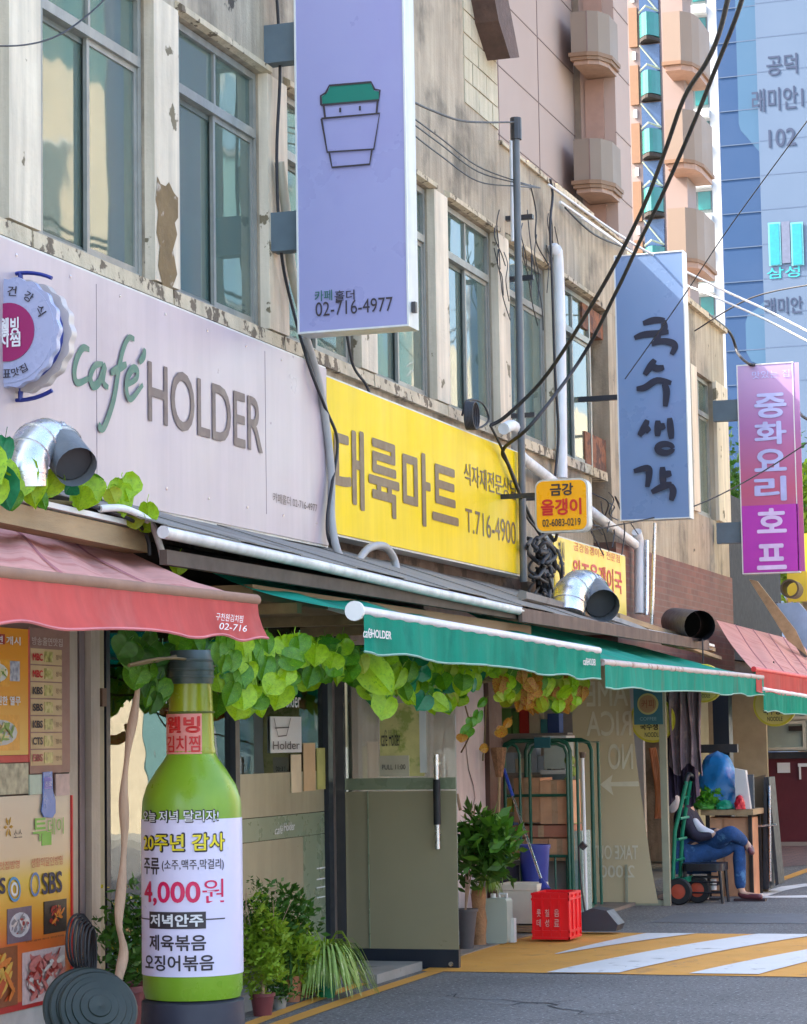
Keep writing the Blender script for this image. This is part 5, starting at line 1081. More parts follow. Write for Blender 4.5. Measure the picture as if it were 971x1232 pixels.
def cpatch(name, u0, u1, vt, vb_, r, m, n=24, c=231.5, ru=60.):
    a0, a1 = math.asin(max(-1, min(1, (u0-c)/ru))), math.asin(max(-1, min(1, (u1-c)/ru))); return MB().grid(n, 1, lambda s, t_: cyl(a0+(a1-a0)*s, zB(vb_)+(zB(vt)-zB(vb_))*t_, r)).build(name, m, bt, smooth=60)
def ctext(s_, u0, u1, vt, vb_, r, m, off=0., c=231.5, ru=60., full=False, **k):
    uv, fs, asp = glyphs(s_, off, **k); a0, a1 = max(-1.17, math.asin(max(-1, (u0-c)/ru))), math.asin(min(1, (u1-c)/ru)); b = MB()
    b.add([cyl(a0+(a1-a0)*s, zB(vb_)+(zB(vt)-zB(vb_))*t_, r+.00015*j) for s, t_, j in uv], fs); return b.build('lettering', m, bt)
b = MB(); b.grid(60, 1, lambda s, t_: cyl(-1.75+3.5*s, zB(1170)+(zB(984)-zB(1170))*t_, RB+.003)); b.build('label', mat('lilac white label', C(214, 208, 232, .95), .35, .02), bt, smooth=60)
r1 = RB+.006; M_mag = mat('magenta red print', C(226, 20, 90), .4)
# the pale label climbs behind the first line
ctext('오늘 저녁 달리자!', 172, 263, 972, 988, r1, M_txtd, .05); ctext('오늘 저녁 달리자!', 173, 262, 973.5, 986.5, r1+.0035, M_txtw, .008)
ctext('20주년 감사', 171.6, 270, 999, 1023, r1, M_txtd, .06); ctext('20주년 감사', 172, 268.5, 1001, 1021, r1+.0035, mat('bright yellow print', C(240, 220, 30), .4), .02)
ctext('주류', 171.6, 194, 1029, 1049, r1, M_txtd, .018); ctext('(소주,맥주,막걸리)', 197, 268, 1031, 1045, r1, M_txtd, .005)
ctext('4,000', 171.6, 241, 1057, 1086, r1, M_mag, .022); ctext('원', 243, 268, 1055, 1083, r1, M_mag, .0)
cpatch('box', 182, 247, 1093, 1113, r1, M_txtd); ctext('저녁안주', 184, 244, 1095.5, 1110.5, r1+.003, M_txtw, .03); cpatch('rule', 171.7, 182, 1101.5, 1103, r1, M_txtd, 6); cpatch('rule', 247, 269, 1101.5, 1103, r1, M_txtd, 6)
ctext('제육볶음', 182, 247, 1120, 1139, r1, M_txtd, .02); ctext('오징어볶음', 177, 256, 1144, 1163, r1, M_txtd, .02)
rn = RB*.485
b = MB(); b.grid(20, 1, lambda s, t_: cyl(-1.5+1.95*s, zB(907)+(zB(859)-zB(907))*t_, rn+.003 - .0*t_)); b.build('neck_label', mat('pale pink label', C(240, 150, 140), .4), bt, smooth=60)
ctext('웰빙', 204, 243, 862, 882, rn+.006, M_red, .03, 232.5, 29); ctext('김치찜', 204, 243, 885, 905, rn+.006, M_red, .015, 232.5, 29)

# ---- crooked pole, lids, cable loops
P = [F(u, v, .3) for u, v in ((171, 780), (169, 800), (163, 850), (155, 895), (149, 952), (150, 1005), (147, 1057), (143, 1110), (149, 1145), (142, 1185), (140, 1260))]
tag(MB().tube(catmull(P, 4), [.017+.006*math.sin(i*.8)+.0001*i for i in range(41)], 9).build('wooden_pole', M_bark, None, smooth=60), 'crooked bare wooden pole standing left of the bottle advert', 'pole')
XL = .3
lid = thing('lid_stack', 'stack of dark green round ribbed lids leaning below the posters', 'lids', (XL, fy(108, XL), 0))
c_ = F(108, 1207, XL); ax = (_R3*.28 - _F2*.8 + V_((0, 0, .55))).normalized(); Mq = ax.to_track_quat('Z', 'Y').to_matrix()
M_lid = mat('dark green plastic', C(48, 66, 60, .5), .5, .2, 5, dust=.12)
dl = (c_-CAM).dot(_F2)/FPX
for k, rr_ in enumerate((54, 53, 48)):
    r_ = rr_*dl; o_ = c_ - ax*(.06-.03*k)*1.0 + (_R3*.02*k - V_((0, 0, .012*k)))
    MB().lathe([(r_*.2, -.02), (r_*.98, -.02), (r_, -.012), (r_, .0), (r_*.96, .006), (r_*.86, .006), (r_*.84, .014), (r_*.7, .014), (r_*.68, .022), (r_*.5, .022), (r_*.48, .029), (r_*.3, .029), (r_*.28, .036), (r_*.1, .036), (0, .03)], o_, 44, Mq).build('lid', M_lid, lid, smooth=35)
MB().tube([c_-ax*.1, V_((c_.x-.05, c_.y+.1, 0))], .05, 10).build('stand', M_blk, lid)
lp = thing('cable_coil', 'black wire loops hanging above the green lids', 'cable coil', tuple(F(100, 1100, .0)))
rnd = random.Random(5)
for k in range(7):
    u_ = 92+k*3.2; P = [F(94+k, 1100, .0)]; P += [F(u_+(-12+k*1.2)*math.sin(t_*math.pi*2)-k*0, 1132-32*math.cos(t_*math.pi*2)+k*2.5, .02+.01*k) for t_ in [i/12 for i in range(13)]]; MB().tube(catmull(P, 3), .006, 5).build('loop', M_cable, lp, smooth=80)

# ================================================================== PLANTS
def foliage(par, c, rad, n, sz, m, seed=1, elong=1.6, droop=0, name='foliage'):
    r = random.Random(seed); b = MB(); c = V_(c)
    for i in range(n):
        while True:
            p = V_((r.uniform(-1, 1), r.uniform(-1, 1), r.uniform(-1, 1)))
            if .25 < p.length < 1: break
        p = V_((p.x*rad[0], p.y*rad[1], p.z*rad[2])) * (1+.25*math.sin(p.x*5+p.z*7+seed)); a = V_((r.uniform(-1, 1), r.uniform(-1, 1), r.uniform(-.4, 1)-droop)).normalized(); d = a.cross(V_((r.random(), r.random(), r.random()))).normalized()
        s = sz*r.uniform(.6, 1.3); b.add([c+p, c+p+a*s*elong*.5+d*s*.35, c+p+a*s*elong, c+p+a*s*elong*.5-d*s*.35], [(0, 1, 2, 3)])
    return b.build(name, m, par, kind='stuff')
M_f1 = mat('yellow green foliage', C(146, 178, 48, .9), .6, .3, 9, transl=.35, c2=C(190, 196, 70, .9), t2=.55, s2=4); M_f2 = mat('deep green foliage', C(72, 120, 36, .75), .6, .3, 9, transl=.25, c2=C(120, 156, 50, .75), t2=.56, s2=5)
M_f3 = mat('variegated blade', C(160, 190, 96, .85), .5, .3, 14, transl=.25, c2=C(220, 224, 160, .85), t2=.55, s2=20, w2=.1)
M_terra = mat('terracotta', C(186, 116, 80), .8, .12, 5, dust=.3); M_gpot = mat('green plastic pot', C(24, 130, 84), .4, .12, 6)
def pot(t, c, r, h, m, n=20): return MB().lathe([(0, 0), (r*.75, 0), (r*.98, h*.85), (r*1.08, h*.86), (r*1.08, h), (r*.95, h), (r*.9, h*.9), (0, h*.88)], c, n).build('pot', m, t, smooth=40)
def blades(par, c, n, L_, wd, m, seed, up=.8, spread=1., name='foliage'):
    r = random.Random(seed); b = MB(); c = V_(c)
    for i in range(n):
        a = r.uniform(0, 2*math.pi); l_ = L_*r.uniform(.6, 1.15); u_ = up*r.uniform(.4, 1.3); h = V_((math.cos(a), math.sin(a), 0)); s = V_((-h.y, h.x, 0)); k = 6; Ls = []; Rs = []
        for j in range(k+1):
            q = j/k; p = c + h*l_*spread*q + V_((0, 0, l_*(u_*q - (u_+.45)*q*q*1.0))); w_ = wd*(1-q)**.5*(.5+q*.8)+.001; Ls.append(p+s*w_); Rs.append(p-s*w_+V_((0, 0, .004)))
        b.add(Ls+Rs, [(j, j+1, k+2+j, k+1+j) for j in range(k)])
    return b.build(name, m, par, kind='stuff', smooth=80)
g0 = G(316, 1222); 
t = thing('potted_shrub', 'bushy yellow green shrub in a reddish pot right beside the bottle advert', 'plant', tuple(g0))
pot(t, g0, .07, .13, mat('maroon pot', C(120, 56, 60), .5)); sc_ = (g0-CAM).dot(_F2)/FPX
foliage(t, g0+V_((0, 0, .38)), (.13, .13, .26), 3000, .026, M_f1, 2); foliage(t, g0+V_((-.03, .05, .52)), (.12, .12, .24), 1100, .02, M_f2, 3); MB().tube([g0+V_((0, 0, .1)), g0+V_((.01, 0, .5))], .012, 6).build('stem', M_bark, t)
for k in range(7):
    p = g0+V_((random.uniform(-.1, .1), random.uniform(-.1, .1), .5)); q = p+V_((random.uniform(-.08, .08), random.uniform(-.05, .05), random.uniform(.12, .24))); MB().tube([p, q], .002, 4).build('twig', M_bark, t)
g1 = G(392, 1200)
t = thing('spider_plant', 'spider plant with arching striped leaves in a green plastic pot', 'plant', tuple(g1)); pot(t, g1, .075, .19, M_gpot); blades(t, g1+V_((0, 0, .2)), 240, .37, .009, M_f3, 4, up=1.5, spread=.8); blades(t, g1+V_((0, 0, .22)), 80, .36, .006, M_f1, 14, up=1.9, spread=.6)
g2 = G(352, 1205)
t = thing('potted_plant', 'small yellow green plant in a terracotta pot between shrub and spider plant', 'plant', tuple(g2)); pot(t, g2, .06, .16, M_terra); foliage(t, g2+V_((0, 0, .3)), (.15, .14, .16), 900, .034, M_f1, 5, 1.8); blades(t, g2+V_((0, 0, .2)), 30, .28, .006, M_f2, 6, up=2.6, spread=.4)
g3 = G(336, 1214)
t = thing('potted_plant', 'low dark leafed plant in a small grey pot at the kerb edge', 'plant', tuple(g3)); pot(t, g3, .05, .08, M_conc); foliage(t, g3+V_((0, 0, .11)), (.11, .1, .07), 420, .022, M_f2, 7)
g4 = G(366, 1200)
t = thing('potted_plant', 'small trailing plant at the foot of the green pot', 'plant', tuple(g4)); pot(t, g4, .04, .06, M_terra); foliage(t, g4+V_((0, 0, .09)), (.14, .12, .1), 520, .024, M_f1, 8)
g5 = G(412, 1180) 
t = thing('potted_plant', 'grassy plant leaning behind the spider plant near the door', 'plant', tuple(g5)); pot(t, g5, .06, .1, M_blk); blades(t, g5+V_((0, 0, .1)), 60, .3, .005, M_f2, 9, up=1.6, spread=.7)
g6 = F(345, 1150, -.25); g6 = V_((g6.x, g6.y, .1))
t = thing('potted_shrub', 'loose dark shrub standing against the cafe glass behind the small pots', 'plant', tuple(g6)); pot(t, g6, .08, .15, M_terra); foliage(t, g6+V_((0, 0, .34)), (.18, .25, .26), 1100, .036, M_f2, 10); blades(t, g6+V_((0, 0, .2)), 24, .5, .006, M_f2, 12, up=2.2, spread=.35)
# plants behind the pole, on the cafe step
for k, (u, lb, m_) in enumerate(((150, 'leafy plant with yellow flowers behind the crooked pole', M_f2), (166, 'dark bushy plant between the pole and the bottle advert', M_f2))):
    g = V_((-.25, fy(u, -.25), .1)); t = thing('potted_plant', lb, 'plant', tuple(g)); pot(t, g, .1, .22, mat('maroon pot', C(120, 56, 60))); foliage(t, g+V_((0, 0, .45)), (.16, .2, .26), 420, .04, m_, 20+k)
    if k == 0: foliage(t, g+V_((0, 0, .55)), (.15, .2, .24), 36, .028, mat('yellow petals', C(226, 210, 40)), 31, 1., name='flowers')

# right of the door
def Gx(u, v, Y): p = N(u, v, Y); return p
g7 = G(561, 1146)
t = thing('potted_plant', 'tall broad leafed plant in a dark grey pot just behind the open door', 'plant', tuple(g7)); MB().lathe([(0, 0), (.05, 0), (.085, .3), (.095, .3), (.095, .32), (0, .31)], g7, 20).build('pot', mat('charcoal pot', C(84, 80, 82), .6), t, smooth=40)
cst = N(580, 1025, g7.y+.1)
foliage(t, cst, (.25, .25, .27), 640, .07, M_f2, 41, 1.7); foliage(t, cst+V_((.04, -.05, .1)), (.24, .2, .22), 300, .07, mat('mid green foliage', C(96, 156, 44, .75), .5, .25, 6, transl=.3), 42, 1.7)
for k in range(5): MB().tube([g7+V_((0, 0, .3)), g7+V_((random.uniform(-.02, .2), .08, .85+.06*k))], .006, 5).build('stem', M_bark, t)
for a, c in (((554, 975), (550, 955)), ((568, 985), (562, 962))): MB().tube([N(*a, g7.y+.1), N(*c, g7.y+.1)], .012, 6).build('cut_stem', M_bark, t)
g8 = G(577, 1141); t = thing('palm_trunk_planter', 'brown fibrous trunk planter with drooping light green leaves beside the white jug', 'plant', tuple(g8))
MB().lathe([(.0, 0), (.055, 0), (.05, .1), (.062, .2), (.05, .3), (.058, .4), (.045, .46), (0, .47)], g8, 16).build('trunk', mat('fibrous trunk', C(166, 122, 84), .9, .3, 14, 1., 60), t, smooth=60); blades(t, g8+V_((.07, 0, .5)), 70, .2, .007, mat('fresh green blade', C(140, 178, 60, .7), .5, .2, 8, transl=.3), 43, up=1.3, spread=.6)

# ================================================================== GOODS IN FRONT OF THE MARKET
def front(name, lb, cat, u0, u1, vt, vb_, Y, depth, m, par=None, part=None, kind=None):
    p, q = N(u0, vb_, Y), N(u1, vt, Y); return p, q
def fbox(u0, u1, vt, vb_, Y, dp, z=None): p, q = N(u0, vb_, Y), N(u1, vt, Y); return (p.x, Y, p.z if z is None else z), (q.x, Y+dp, q.z)
# white jerry can
Yj = G(596, 1140).y; p, q = N(583.5, 1139, Yj), N(609.5, 1081, Yj); t = thing('jerry_can', 'translucent white plastic jug beside the brown trunk planter', 'jug', (p.x, Yj, p.z))
MB().prism([(x, Yj, z) for x, z in rrect(p.x, q.x, max(p.z, .03), q.z, .03)], (0, .16, 0)).build('body', mat('milky plastic', C(204, 214, 200), .4, .04, 3, transl=.3), t, smooth=40)
MB().lathe([(.0, 0), (.022, 0), (.022, .03), (0, .03)], (p.x+.05, Yj+.08, q.z), 12).build('cap', M_white, t); MB().tube([(p.x+.1, Yj+.08, q.z-.0), (p.x+.1, Yj+.08, q.z+.03), (q.x-.02, Yj+.08, q.z+.03), (q.x-.02, Yj+.08, q.z-.01)], .009, 6).build('handle', M_white, t)
b = MB(); a, c = fbox(610.5, 618.5, 1105, 1139, Yj+.1, .06); b.box((a[0], a[1], .03), c); o = tag(b.build('paper_pack', mat('white ribbed pack', C(222, 222, 216), .6), None), 'small white pack of paper cups beside the jug', 'pack')
# foam box on crate
Yw = 18.7; a, c = fbox(599, 645, 1064, 1111, Yw, .34); a = (a[0], a[1], a[2]); t = thing('foam_box', 'cream styrofoam box resting on a brown crate behind the red crate', 'box', a)
MB().box((a[0], a[1], a[2]), (c[0], c[1], c[2]-.05)).build('box_body', mat('cream styrofoam', C(226, 220, 200), .8, .05, 8, .3, 90), t); MB().box((a[0]-.008, a[1]-.008, c[2]-.048), (c[0]+.008, c[1]+.008, c[2])).build('lid', mat('cream styrofoam', C(226, 220, 200)), t)
t = thing('wooden_crate', 'low brown slatted crate under the cream foam box', 'crate', (a[0], a[1], .03))
for k in range(3): MB().box((a[0]+.02, a[1]+.01, .04+k*(a[2]-.05)/3), (c[0]-.0, a[1]+.03, .04+(k+.75)*(a[2]-.05)/3)).build('slat', M_wood, t)
MB().box((a[0]+.02, a[1]+.03, .03), (a[0]+.04, c[1]-.02, a[2]-.002)).build('side', M_wood, t); MB().box((c[0]-.02, a[1]+.031, .03), (c[0], c[1]-.02, a[2]-.002)).build('side', M_wood, t)
# red crate
Yr = 18.05; pr = N(642, 1130, Yr); qr = N(683, 1074, Yr); t = thing('bottle_crate', 'bright red plastic bottle crate with white print beside the dustpan', 'crate', tuple(pr))
x0, x1, z0, z1 = pr.x, qr.x, pr.z, qr.z; dY = .36
M_rc = mat('bright red plastic', C(236, 22, 32, .95), .35, .05, 2)
b = MB(); th = .015
b.box((x0, Yr, z0), (x1, Yr+th, z1-.0)); b.box((x0, Yr+dY-th, z0), (x1, Yr+dY, z1)); b.box((x0, Yr+th, z0), (x0+th, Yr+dY-th, z1)); b.box((x1-th, Yr+th, z0), (x1, Yr+dY-th, z1)); b.box((x0+th, Yr+th, z0), (x1-th, Yr+dY-th, z0+.02)); b.build('shell', M_rc, t)
for z in (z0, z0+.05, z1-.06, z1-.02): MB().box((x0-.012, Yr-.012, z), (x1+.012, Yr-.001, z+.018)).box((x1+.001, Yr-.012, z), (x1+.012, Yr+dY, z+.018)).build('rim', M_rc, t)
for k in range(5): x = x0+(x1-x0)*k/4; MB().box((x-.006, Yr-.01, z0+.02), (x+.006, Yr-.001, z1-.02)).build('rib', M_rc, t)
for k in range(4): y = Yr+dY*k/3; MB().box((x1+.001, y-.006, z0+.02), (x1+.01, y+.006, z1-.02)).build('rib', M_rc, t)
for s_, u0, u1 in (('롯데', 646, 651), ('칠성', 656, 661), ('음료', 667, 673)):
    for j, ch in enumerate(s_): ntext(ch, u0, 1094+12*j, 1103+12*j, u1, Yr-.006, mat('pale pink print', C(236, 170, 160)), t, off=.01)
for i in range(1, 4): MB().box((x0+(x1-x0)*i/4-.004, Yr+th, z0+.02), (x0+(x1-x0)*i/4+.004, Yr+dY-th, z1-.05)).build('divider', M_rc, t)
# dustpan with upright pole
Yd = 18.9; t = thing('dustpan', 'black long handled dustpan with white pole beside the red crate', 'dustpan', tuple(G(715, 1119)))
p0 = G(699, 1121); p1 = G(742, 1116)
a, c = N(698, 1120, Yd), N(740, 1093, Yd)
P = [(a.x, a.z), (c.x, a.z), (c.x+.02, a.z+.05), (c.x-.07, c.z-.02), (a.x+.1, c.z), (a.x, c.z-.04)]
MB().prism([(x, Yd, z) for x, z in P], (0, .24, 0)).build('pan', mat('charcoal plastic', C(62, 66, 76), .5, .08), t, smooth=30)
MB().tube([N(706, 1100, Yd+.1), N(701, 912, Yd+.1)], .013, 8).build('pole', M_white, t, smooth=60); MB().tube([N(701, 912, Yd+.1), N(701, 905, Yd+.1)], [.022, .03], 8).build('hook', mat('brown cap', C(96, 76, 60)), t)
MB().tube([N(699, 1020, Yd+.08), N(704, 1015, Yd+.08)], .03, 8).build('clamp', M_blk, t); MB().tube(catmull([N(696, 1018, Yd+.05), N(698, 1050, Yd+.05), N(700, 1070, Yd+.04), N(704, 1098, Yd+.05)], 4), .008, 5).build('wire_arm', M_blk, t)
# mop
t = thing('mop', 'mop with blue and white pole leaning across the trolley', 'mop', tuple(N(656, 1068, 18.9))); MB().tube([N(606, 925, 19.5), N(617, 958, 19.4)], .014, 8).build('blue_grip', mat('blue grip', C(50, 80, 190), .4), t); MB().tube([N(617, 958, 19.4), N(651, 1058, 18.9)], .011, 8).build('pole', M_steel, t, smooth=60); MB().tube([N(651, 1058, 18.9), N(656, 1072, 18.85)], [.02, .05], 8).build('mop_head', mat('blue mop', C(52, 64, 150), .8), t)
# blue bucket
Yb = 19.35; a, c = N(621, 1072, Yb), N(656, 1017, Yb); rb_ = (c.x-a.x)/2; t = thing('bucket', 'deep blue plastic tub behind the cream foam box', 'bucket', (a.x+rb_, Yb, a.z)); MB().lathe([(0, 0), (rb_*.8, 0), (rb_*.98, c.z-a.z-.03), (rb_*1.05, c.z-a.z-.03), (rb_*1.05, c.z-a.z), (rb_*.95, c.z-a.z), (rb_*.8, .03), (0, .03)], (a.x+rb_, Yb+rb_, a.z), 24).build('shell', mat('deep blue plastic', C(44, 62, 156), .4, .08), t, smooth=40)
MB().box((a.x, Yb+.05, .03), (c.x, Yb+rb_*2, a.z-.001)).build('plinth', M_dark, t)
b = MB(); a, c = fbox(592, 617, 1042, 1068, 19.3, .2); tag(b.box(a, c).build('black_tray', mat('black tray', C(44, 40, 56), .5), None), 'dark plastic tray under the broad leafed plant', 'tray')
# roll cage
Yc0, Yc1 = 20.0, 20.75; t = thing('cage_trolley', 'green tubular cage trolley loaded with cardboard cartons', 'trolley', tuple(N(650, 1085, Yc0)))
M_gt = mat('dark green enamel', C(20, 96, 74), .4, .1, 6, dust=.2)
xa, xb = N(606, 1000, Yc0).x, N(688, 1000, Yc0).x; zt = N(650, 891, Yc0).z; zb = .12
def hoop(Y, xa, xb, zt, r=.02): 
    k = .09; return [(xa, Y, zb), (xa, Y, zt-k), (xa+k*.3, Y, zt-k*.3), (xa+k, Y, zt), (xb-k, Y, zt), (xb-k*.3, Y, zt-k*.3), (xb, Y, zt-k), (xb, Y, zb)]
for Y in (Yc0, Yc1): MB().tube(hoop(Y, xa, xb, zt), .019, 8).build('hoop', M_gt, t, smooth=60)
xm = N(628, 1000, Yc0).x; xn = N(640, 1000, Yc0).x
MB().tube(hoop(Yc0-.03, xa+.03, xm, zt-.02), .013, 8).build('gate', M_gt, t, smooth=60); MB().tube(hoop(Yc0-.03, xn, xb-.02, zt-.03), .014, 8).build('gate', M_gt, t, smooth=60)
MB().tube([(xb+.06, Yc0, zb), (xb+.06, Yc0, zt-.02), (xb+.06, Yc1, zt-.02), (xb+.06, Yc1, zb)], .014, 8).build('side_hoop', M_gt, t, smooth=60)
for v in (957, 1030): z = N(650, v, Yc0).z; MB().tube([(xa, Yc0, z), (xb, Yc0, z)], .014, 6).build('rail', M_gt, t)
for k in range(6): x = xa+(xb-xa)*(k+.5)/6; MB().tube([(x, Yc0, zb), (x, Yc0, N(650, 1030, Yc0).z)], .009, 6).build('bar', M_gt, t)
MB().box((xa, Yc0, zb-.02), (xb, Yc1, zb+.01)).build('deck', M_gt, t)
for x in (xa+.05, xb-.05): MB().lathe([(0, -.02), (.06, -.02), (.06, .02), (0, .02)], (x, Yc0+.08, .06+.03), 14, Matrix.Rotation(R(90), 3, 'Y')).build('wheel', M_black, t)
MB().box((N(645, 900, Yc0).x, Yc0-.06, N(650, 900, Yc0).z), (N(664, 900, Yc0).x, Yc0-.03, N(650, 887, Yc0).z)).build('tag_plate', mat('teal tag', C(30, 100, 110)), t)
M_cd = [mat('brown carton', C(196, 142, 106, .95), .8, .18, 4, .6, 14), mat('tan carton', C(212, 160, 122, .95), .8, .18, 4, .6, 14), mat('reddish carton', C(176, 116, 92, .95), .8, .15, 4)]
M_tape = mat('pale packing tape', C(200, 160, 124), .3)
for lb, u0, u1, vt, vb_, Y, mi in (('large brown carton at the top left of the cage trolley', 619, 650, 936, 990, 20.06, 0), ('tan carton with pale tape at the top right of the cage trolley', 650.5, 684, 939, 992, 20.05, 1), ('wide reddish carton in the middle of the cage trolley', 616, 686, 993, 1008, 20.07, 2), ('flat brown carton low in the cage trolley', 613, 660, 1009, 1034, 20.06, 0), ('tan carton standing low right in the cage trolley', 661, 686, 1009, 1036, 20.05, 1)):
    a, c = fbox(u0, u1, vt, vb_-.5, Y, .4); o = thing('cardboard_box', lb, 'carton', a, group='cartons on the cage trolley'); MB().box(a, c).build('carton', M_cd[mi], o)
    xm = (a[0]+c[0])/2; MB().box((xm-.025, a[1]-.003, a[2]), (xm+.025, a[1]-.0005, c[2])).build('tape', M_tape, o)
a, c = fbox(612, 686, 1036, 1080, 20.35, .35); tag(MB().box((a[0], a[1], zb+.011), c).build('cardboard_box', mat('grey white carton', C(176, 170, 166), .8, .1, 3), None), 'grey white carton on the deck of the cage trolley', 'carton', group='cartons on the cage trolley')
a, c = fbox(688, 700, 1000, 1085, 20.2, .3); tag(MB().box((a[0], a[1], .03), c).build('bottle_pack', mat('pale bottle pack', C(170, 190, 180), .3, .2, 20), None), 'wrapped pale bottles right of the cage trolley', 'pack')

# ---- vinyl wind screen with reversed writing
YS = 22.35
def filmmat():
    m = bpy.data.materials.new('milky vinyl'); m.use_nodes = True; t = m.node_tree; L = t.links.new; b = t.nodes['Principled BSDF']; b.inputs['Base Color'].default_value = C(228, 208, 168, .98); b.inputs['Roughness'].default_value = .25
    tr = t.nodes.new('ShaderNodeBsdfTransparent'); tr.inputs[0].default_value = (.85, .84, .76, 1); mx = t.nodes.new('ShaderNodeMixShader'); mx.inputs[0].default_value = .16; L(b.outputs[0], mx.inputs[1]); L(tr.outputs[0], mx.inputs[2]); L(mx.outputs[0], t.nodes['Material Output'].inputs[0]); return m
t = thing('vinyl_screen', 'milky vinyl wind screen on a pale metal frame with reversed menu writing', 'screen', tuple(N(700, 1088, YS)))
P = [N(u, v, YS) for u, v in ((686, 790), (754, 790), (759, 850), (766, 920), (776, 990), (784, 1045), (792, 1087), (701, 1087), (695, 1000), (690, 900))]
MB().prism(P, (0, .004, 0)).build('sheet', filmmat(), t)
M_sf = mat('sage metal frame', C(178, 176, 150), .5, .1)
MB().box((N(794, 900, YS).x, YS-.02, 0), (N(802, 900, YS).x, YS+.04, N(798, 828, YS).z)).build('frame_post', M_sf, t); MB().box((N(702, 900, YS).x, YS+.006, .0), (N(794, 900, YS).x, YS+.03, N(750, 1083, YS).z)).build('frame_rail', M_sf, t)
MB().box((N(749, 900, YS).x, YS-.03, 0), (N(752, 900, YS).x, YS-.02, N(750, 1040, YS).z)).build('stay', M_sf, t)
M_gh = mat('ghost print', C(232, 222, 196, .92), .5)
for s_, u0, vt, vb_, u1 in (('AME', 706, 820, 850, 756), ('RICA', 706, 856, 886, 760), ('NO', 732, 895, 926, 762), ('TAKE OUT', 712, 1017, 1034, 768), ('2,000', 722, 1041, 1058, 764)): ntext(s_, u0, vt, vb_, u1, YS-.002, M_gh, t, flip=True, off=.01)
b = MB(); b.prism([N(u, v, YS-.004) for u, v in ((722, 944), (737, 932), (735, 941), (768, 940), (769, 946), (735, 946), (738, 957))], (0, .002, 0)); b.build('arrow_print', M_gh, t)
# banner and round signs
YN = 22.15
t = thing('hanging_banner', 'teal blue hanging banner with an orange disc below the second green awning', 'banner', tuple(N(780, 872, YN))); a, c = fbox(763, 796.5, 826, 872, YN, .01); MB().box(a, c).build('cloth', mat('teal banner cloth', C(70, 122, 134), .8, .06), t)
cc = N(779.5, 847, YN-.003); MB().lathe([(0, .0), (.1, .0), (.1, .004), (0, .004)], cc, 28, MX).build('disc_ring', mat('yellow ring', C(196, 190, 120)), t); MB().lathe([(0, .0), (.083, .0), (.083, .008), (0, .008)], cc, 28, MX).build('disc', mat('dull orange disc', C(176, 138, 96), .6, .1, 20), t)
ntext('커피', 772, 842, 852, 787, YN-.013, mat('rust print', C(150, 80, 50)), t); ntext('COFFEE', 770, 863, 867, 790, YN-.003, mat('pale teal print', C(150, 190, 190)), t)
M_ys = mat('pale yellow disc', C(240, 226, 130, .9), .4, .08, 4); M_yg = mat('yellow green rim', C(222, 210, 60, .9), .4)
for lb, u, v, r_px, Y in (('round yellow sign half covered by the teal banner', 785, 866, 27, 22.6), ('round yellow sign peeking below the green awning by the hanging clothes', 846, 822, 23, 22.9), ('round yellow sign below the far green awning', 932, 848, 26, 26.2)):
    cc = N(u, v, Y); r_ = N(u+r_px, v, Y).x-cc.x; t = thing('round_sign', lb, 'round sign', tuple(cc), group='round yellow signs under the awnings')
    MB().lathe([(0, -.07), (r_, -.07), (r_, 0), (0, 0)], cc, 36, MX).build('drum', M_yg, t, smooth=40); MB().lathe([(0, 0), (r_*.9, 0), (r_*.9, .004), (0, .004)], cc, 36, MX).build('face', M_ys, t)
    text('국수생각', cc+V_((-r_*.55, -.004, -r_*.45)), XV, ZV, r_*1.1, r_*.32, M_txtd, t, off=.02); text('NOODLE', cc+V_((-r_*.35, -.004, -r_*.75)), XV, ZV, r_*.7, r_*.2, M_txtd, t)
    MB().tube([cc+V_((0, .03, r_*.95)), cc+V_((0, .03, r_*.95+.25))], .008, 5).build('hanger', M_blk, t)
# hanging clothes
def drape(name, lb, u0, u1, vt, vb_, Y, m, seed, cat, amp=.035):
    a, c = fbox(u0, u1, vt, vb_, Y, 0); r = random.Random(seed); ph = [r.random()*6 for _ in range(4)]; b = MB()
    def f(s, q):
        y = Y+amp*(math.sin(s*22+ph[0])+.6*math.sin(s*47+ph[1]+q*1.5)); zb_ = a[2]+.12*(.5+.5*math.sin(s*9+ph[2])) ; return (a[0]+(c[0]-a[0])*s+.01*math.sin(q*5+s*9), y, zb_+(c[2]-zb_)*q)
    b.grid(60, 10, f); o = b.build(name, m, None, smooth=80); return tag(o, lb, cat)
drape('hanging_clothes', 'grey mauve garments hanging in folds under the second awning', 804, 843, 828, 934, 22.62, mat('grey mauve cloth', C(138, 118, 124), .9, .2, 6, c2=C(176, 154, 150), t2=.55, s2=5), 3, 'clothes')
drape('hanging_clothes', 'dark purple garment hanging beside the screen post', 802, 838, 850, 972, 22.7, mat('dark purple cloth', C(74, 58, 82), .9, .2, 5), 5, 'clothes')
# inside of the noodle shop
rm = thing('noodle_shop_room', 'dark noodle shop interior behind the hanging clothes', 'shop room', (W-1, fy(800)+.2, 0)); ya = fy(800)+.15; yz = YF-.1
MB().box((W-2.2, ya, 0), (W-2.1, yz, 2.6)).build('wall_face', mat('dim shop wall', C(150, 134, 124), .9, .2), rm); MB().box((W-2.1, yz-.1, 0), (W-.2, yz, 2.6)).build('end_wall', mat('cream end wall', C(190, 178, 150), .8, .1), rm); MB().box((W-2.2, ya, 2.31), (W+.0, yz, 2.34)).build('ceiling', M_room, rm)
MB().box((W-.1, fy(846), .0), (W-.05, fy(861), 2.2)).build('pale_door', mat('olive cream door', C(168, 160, 126), .6, .1, 3), rm)
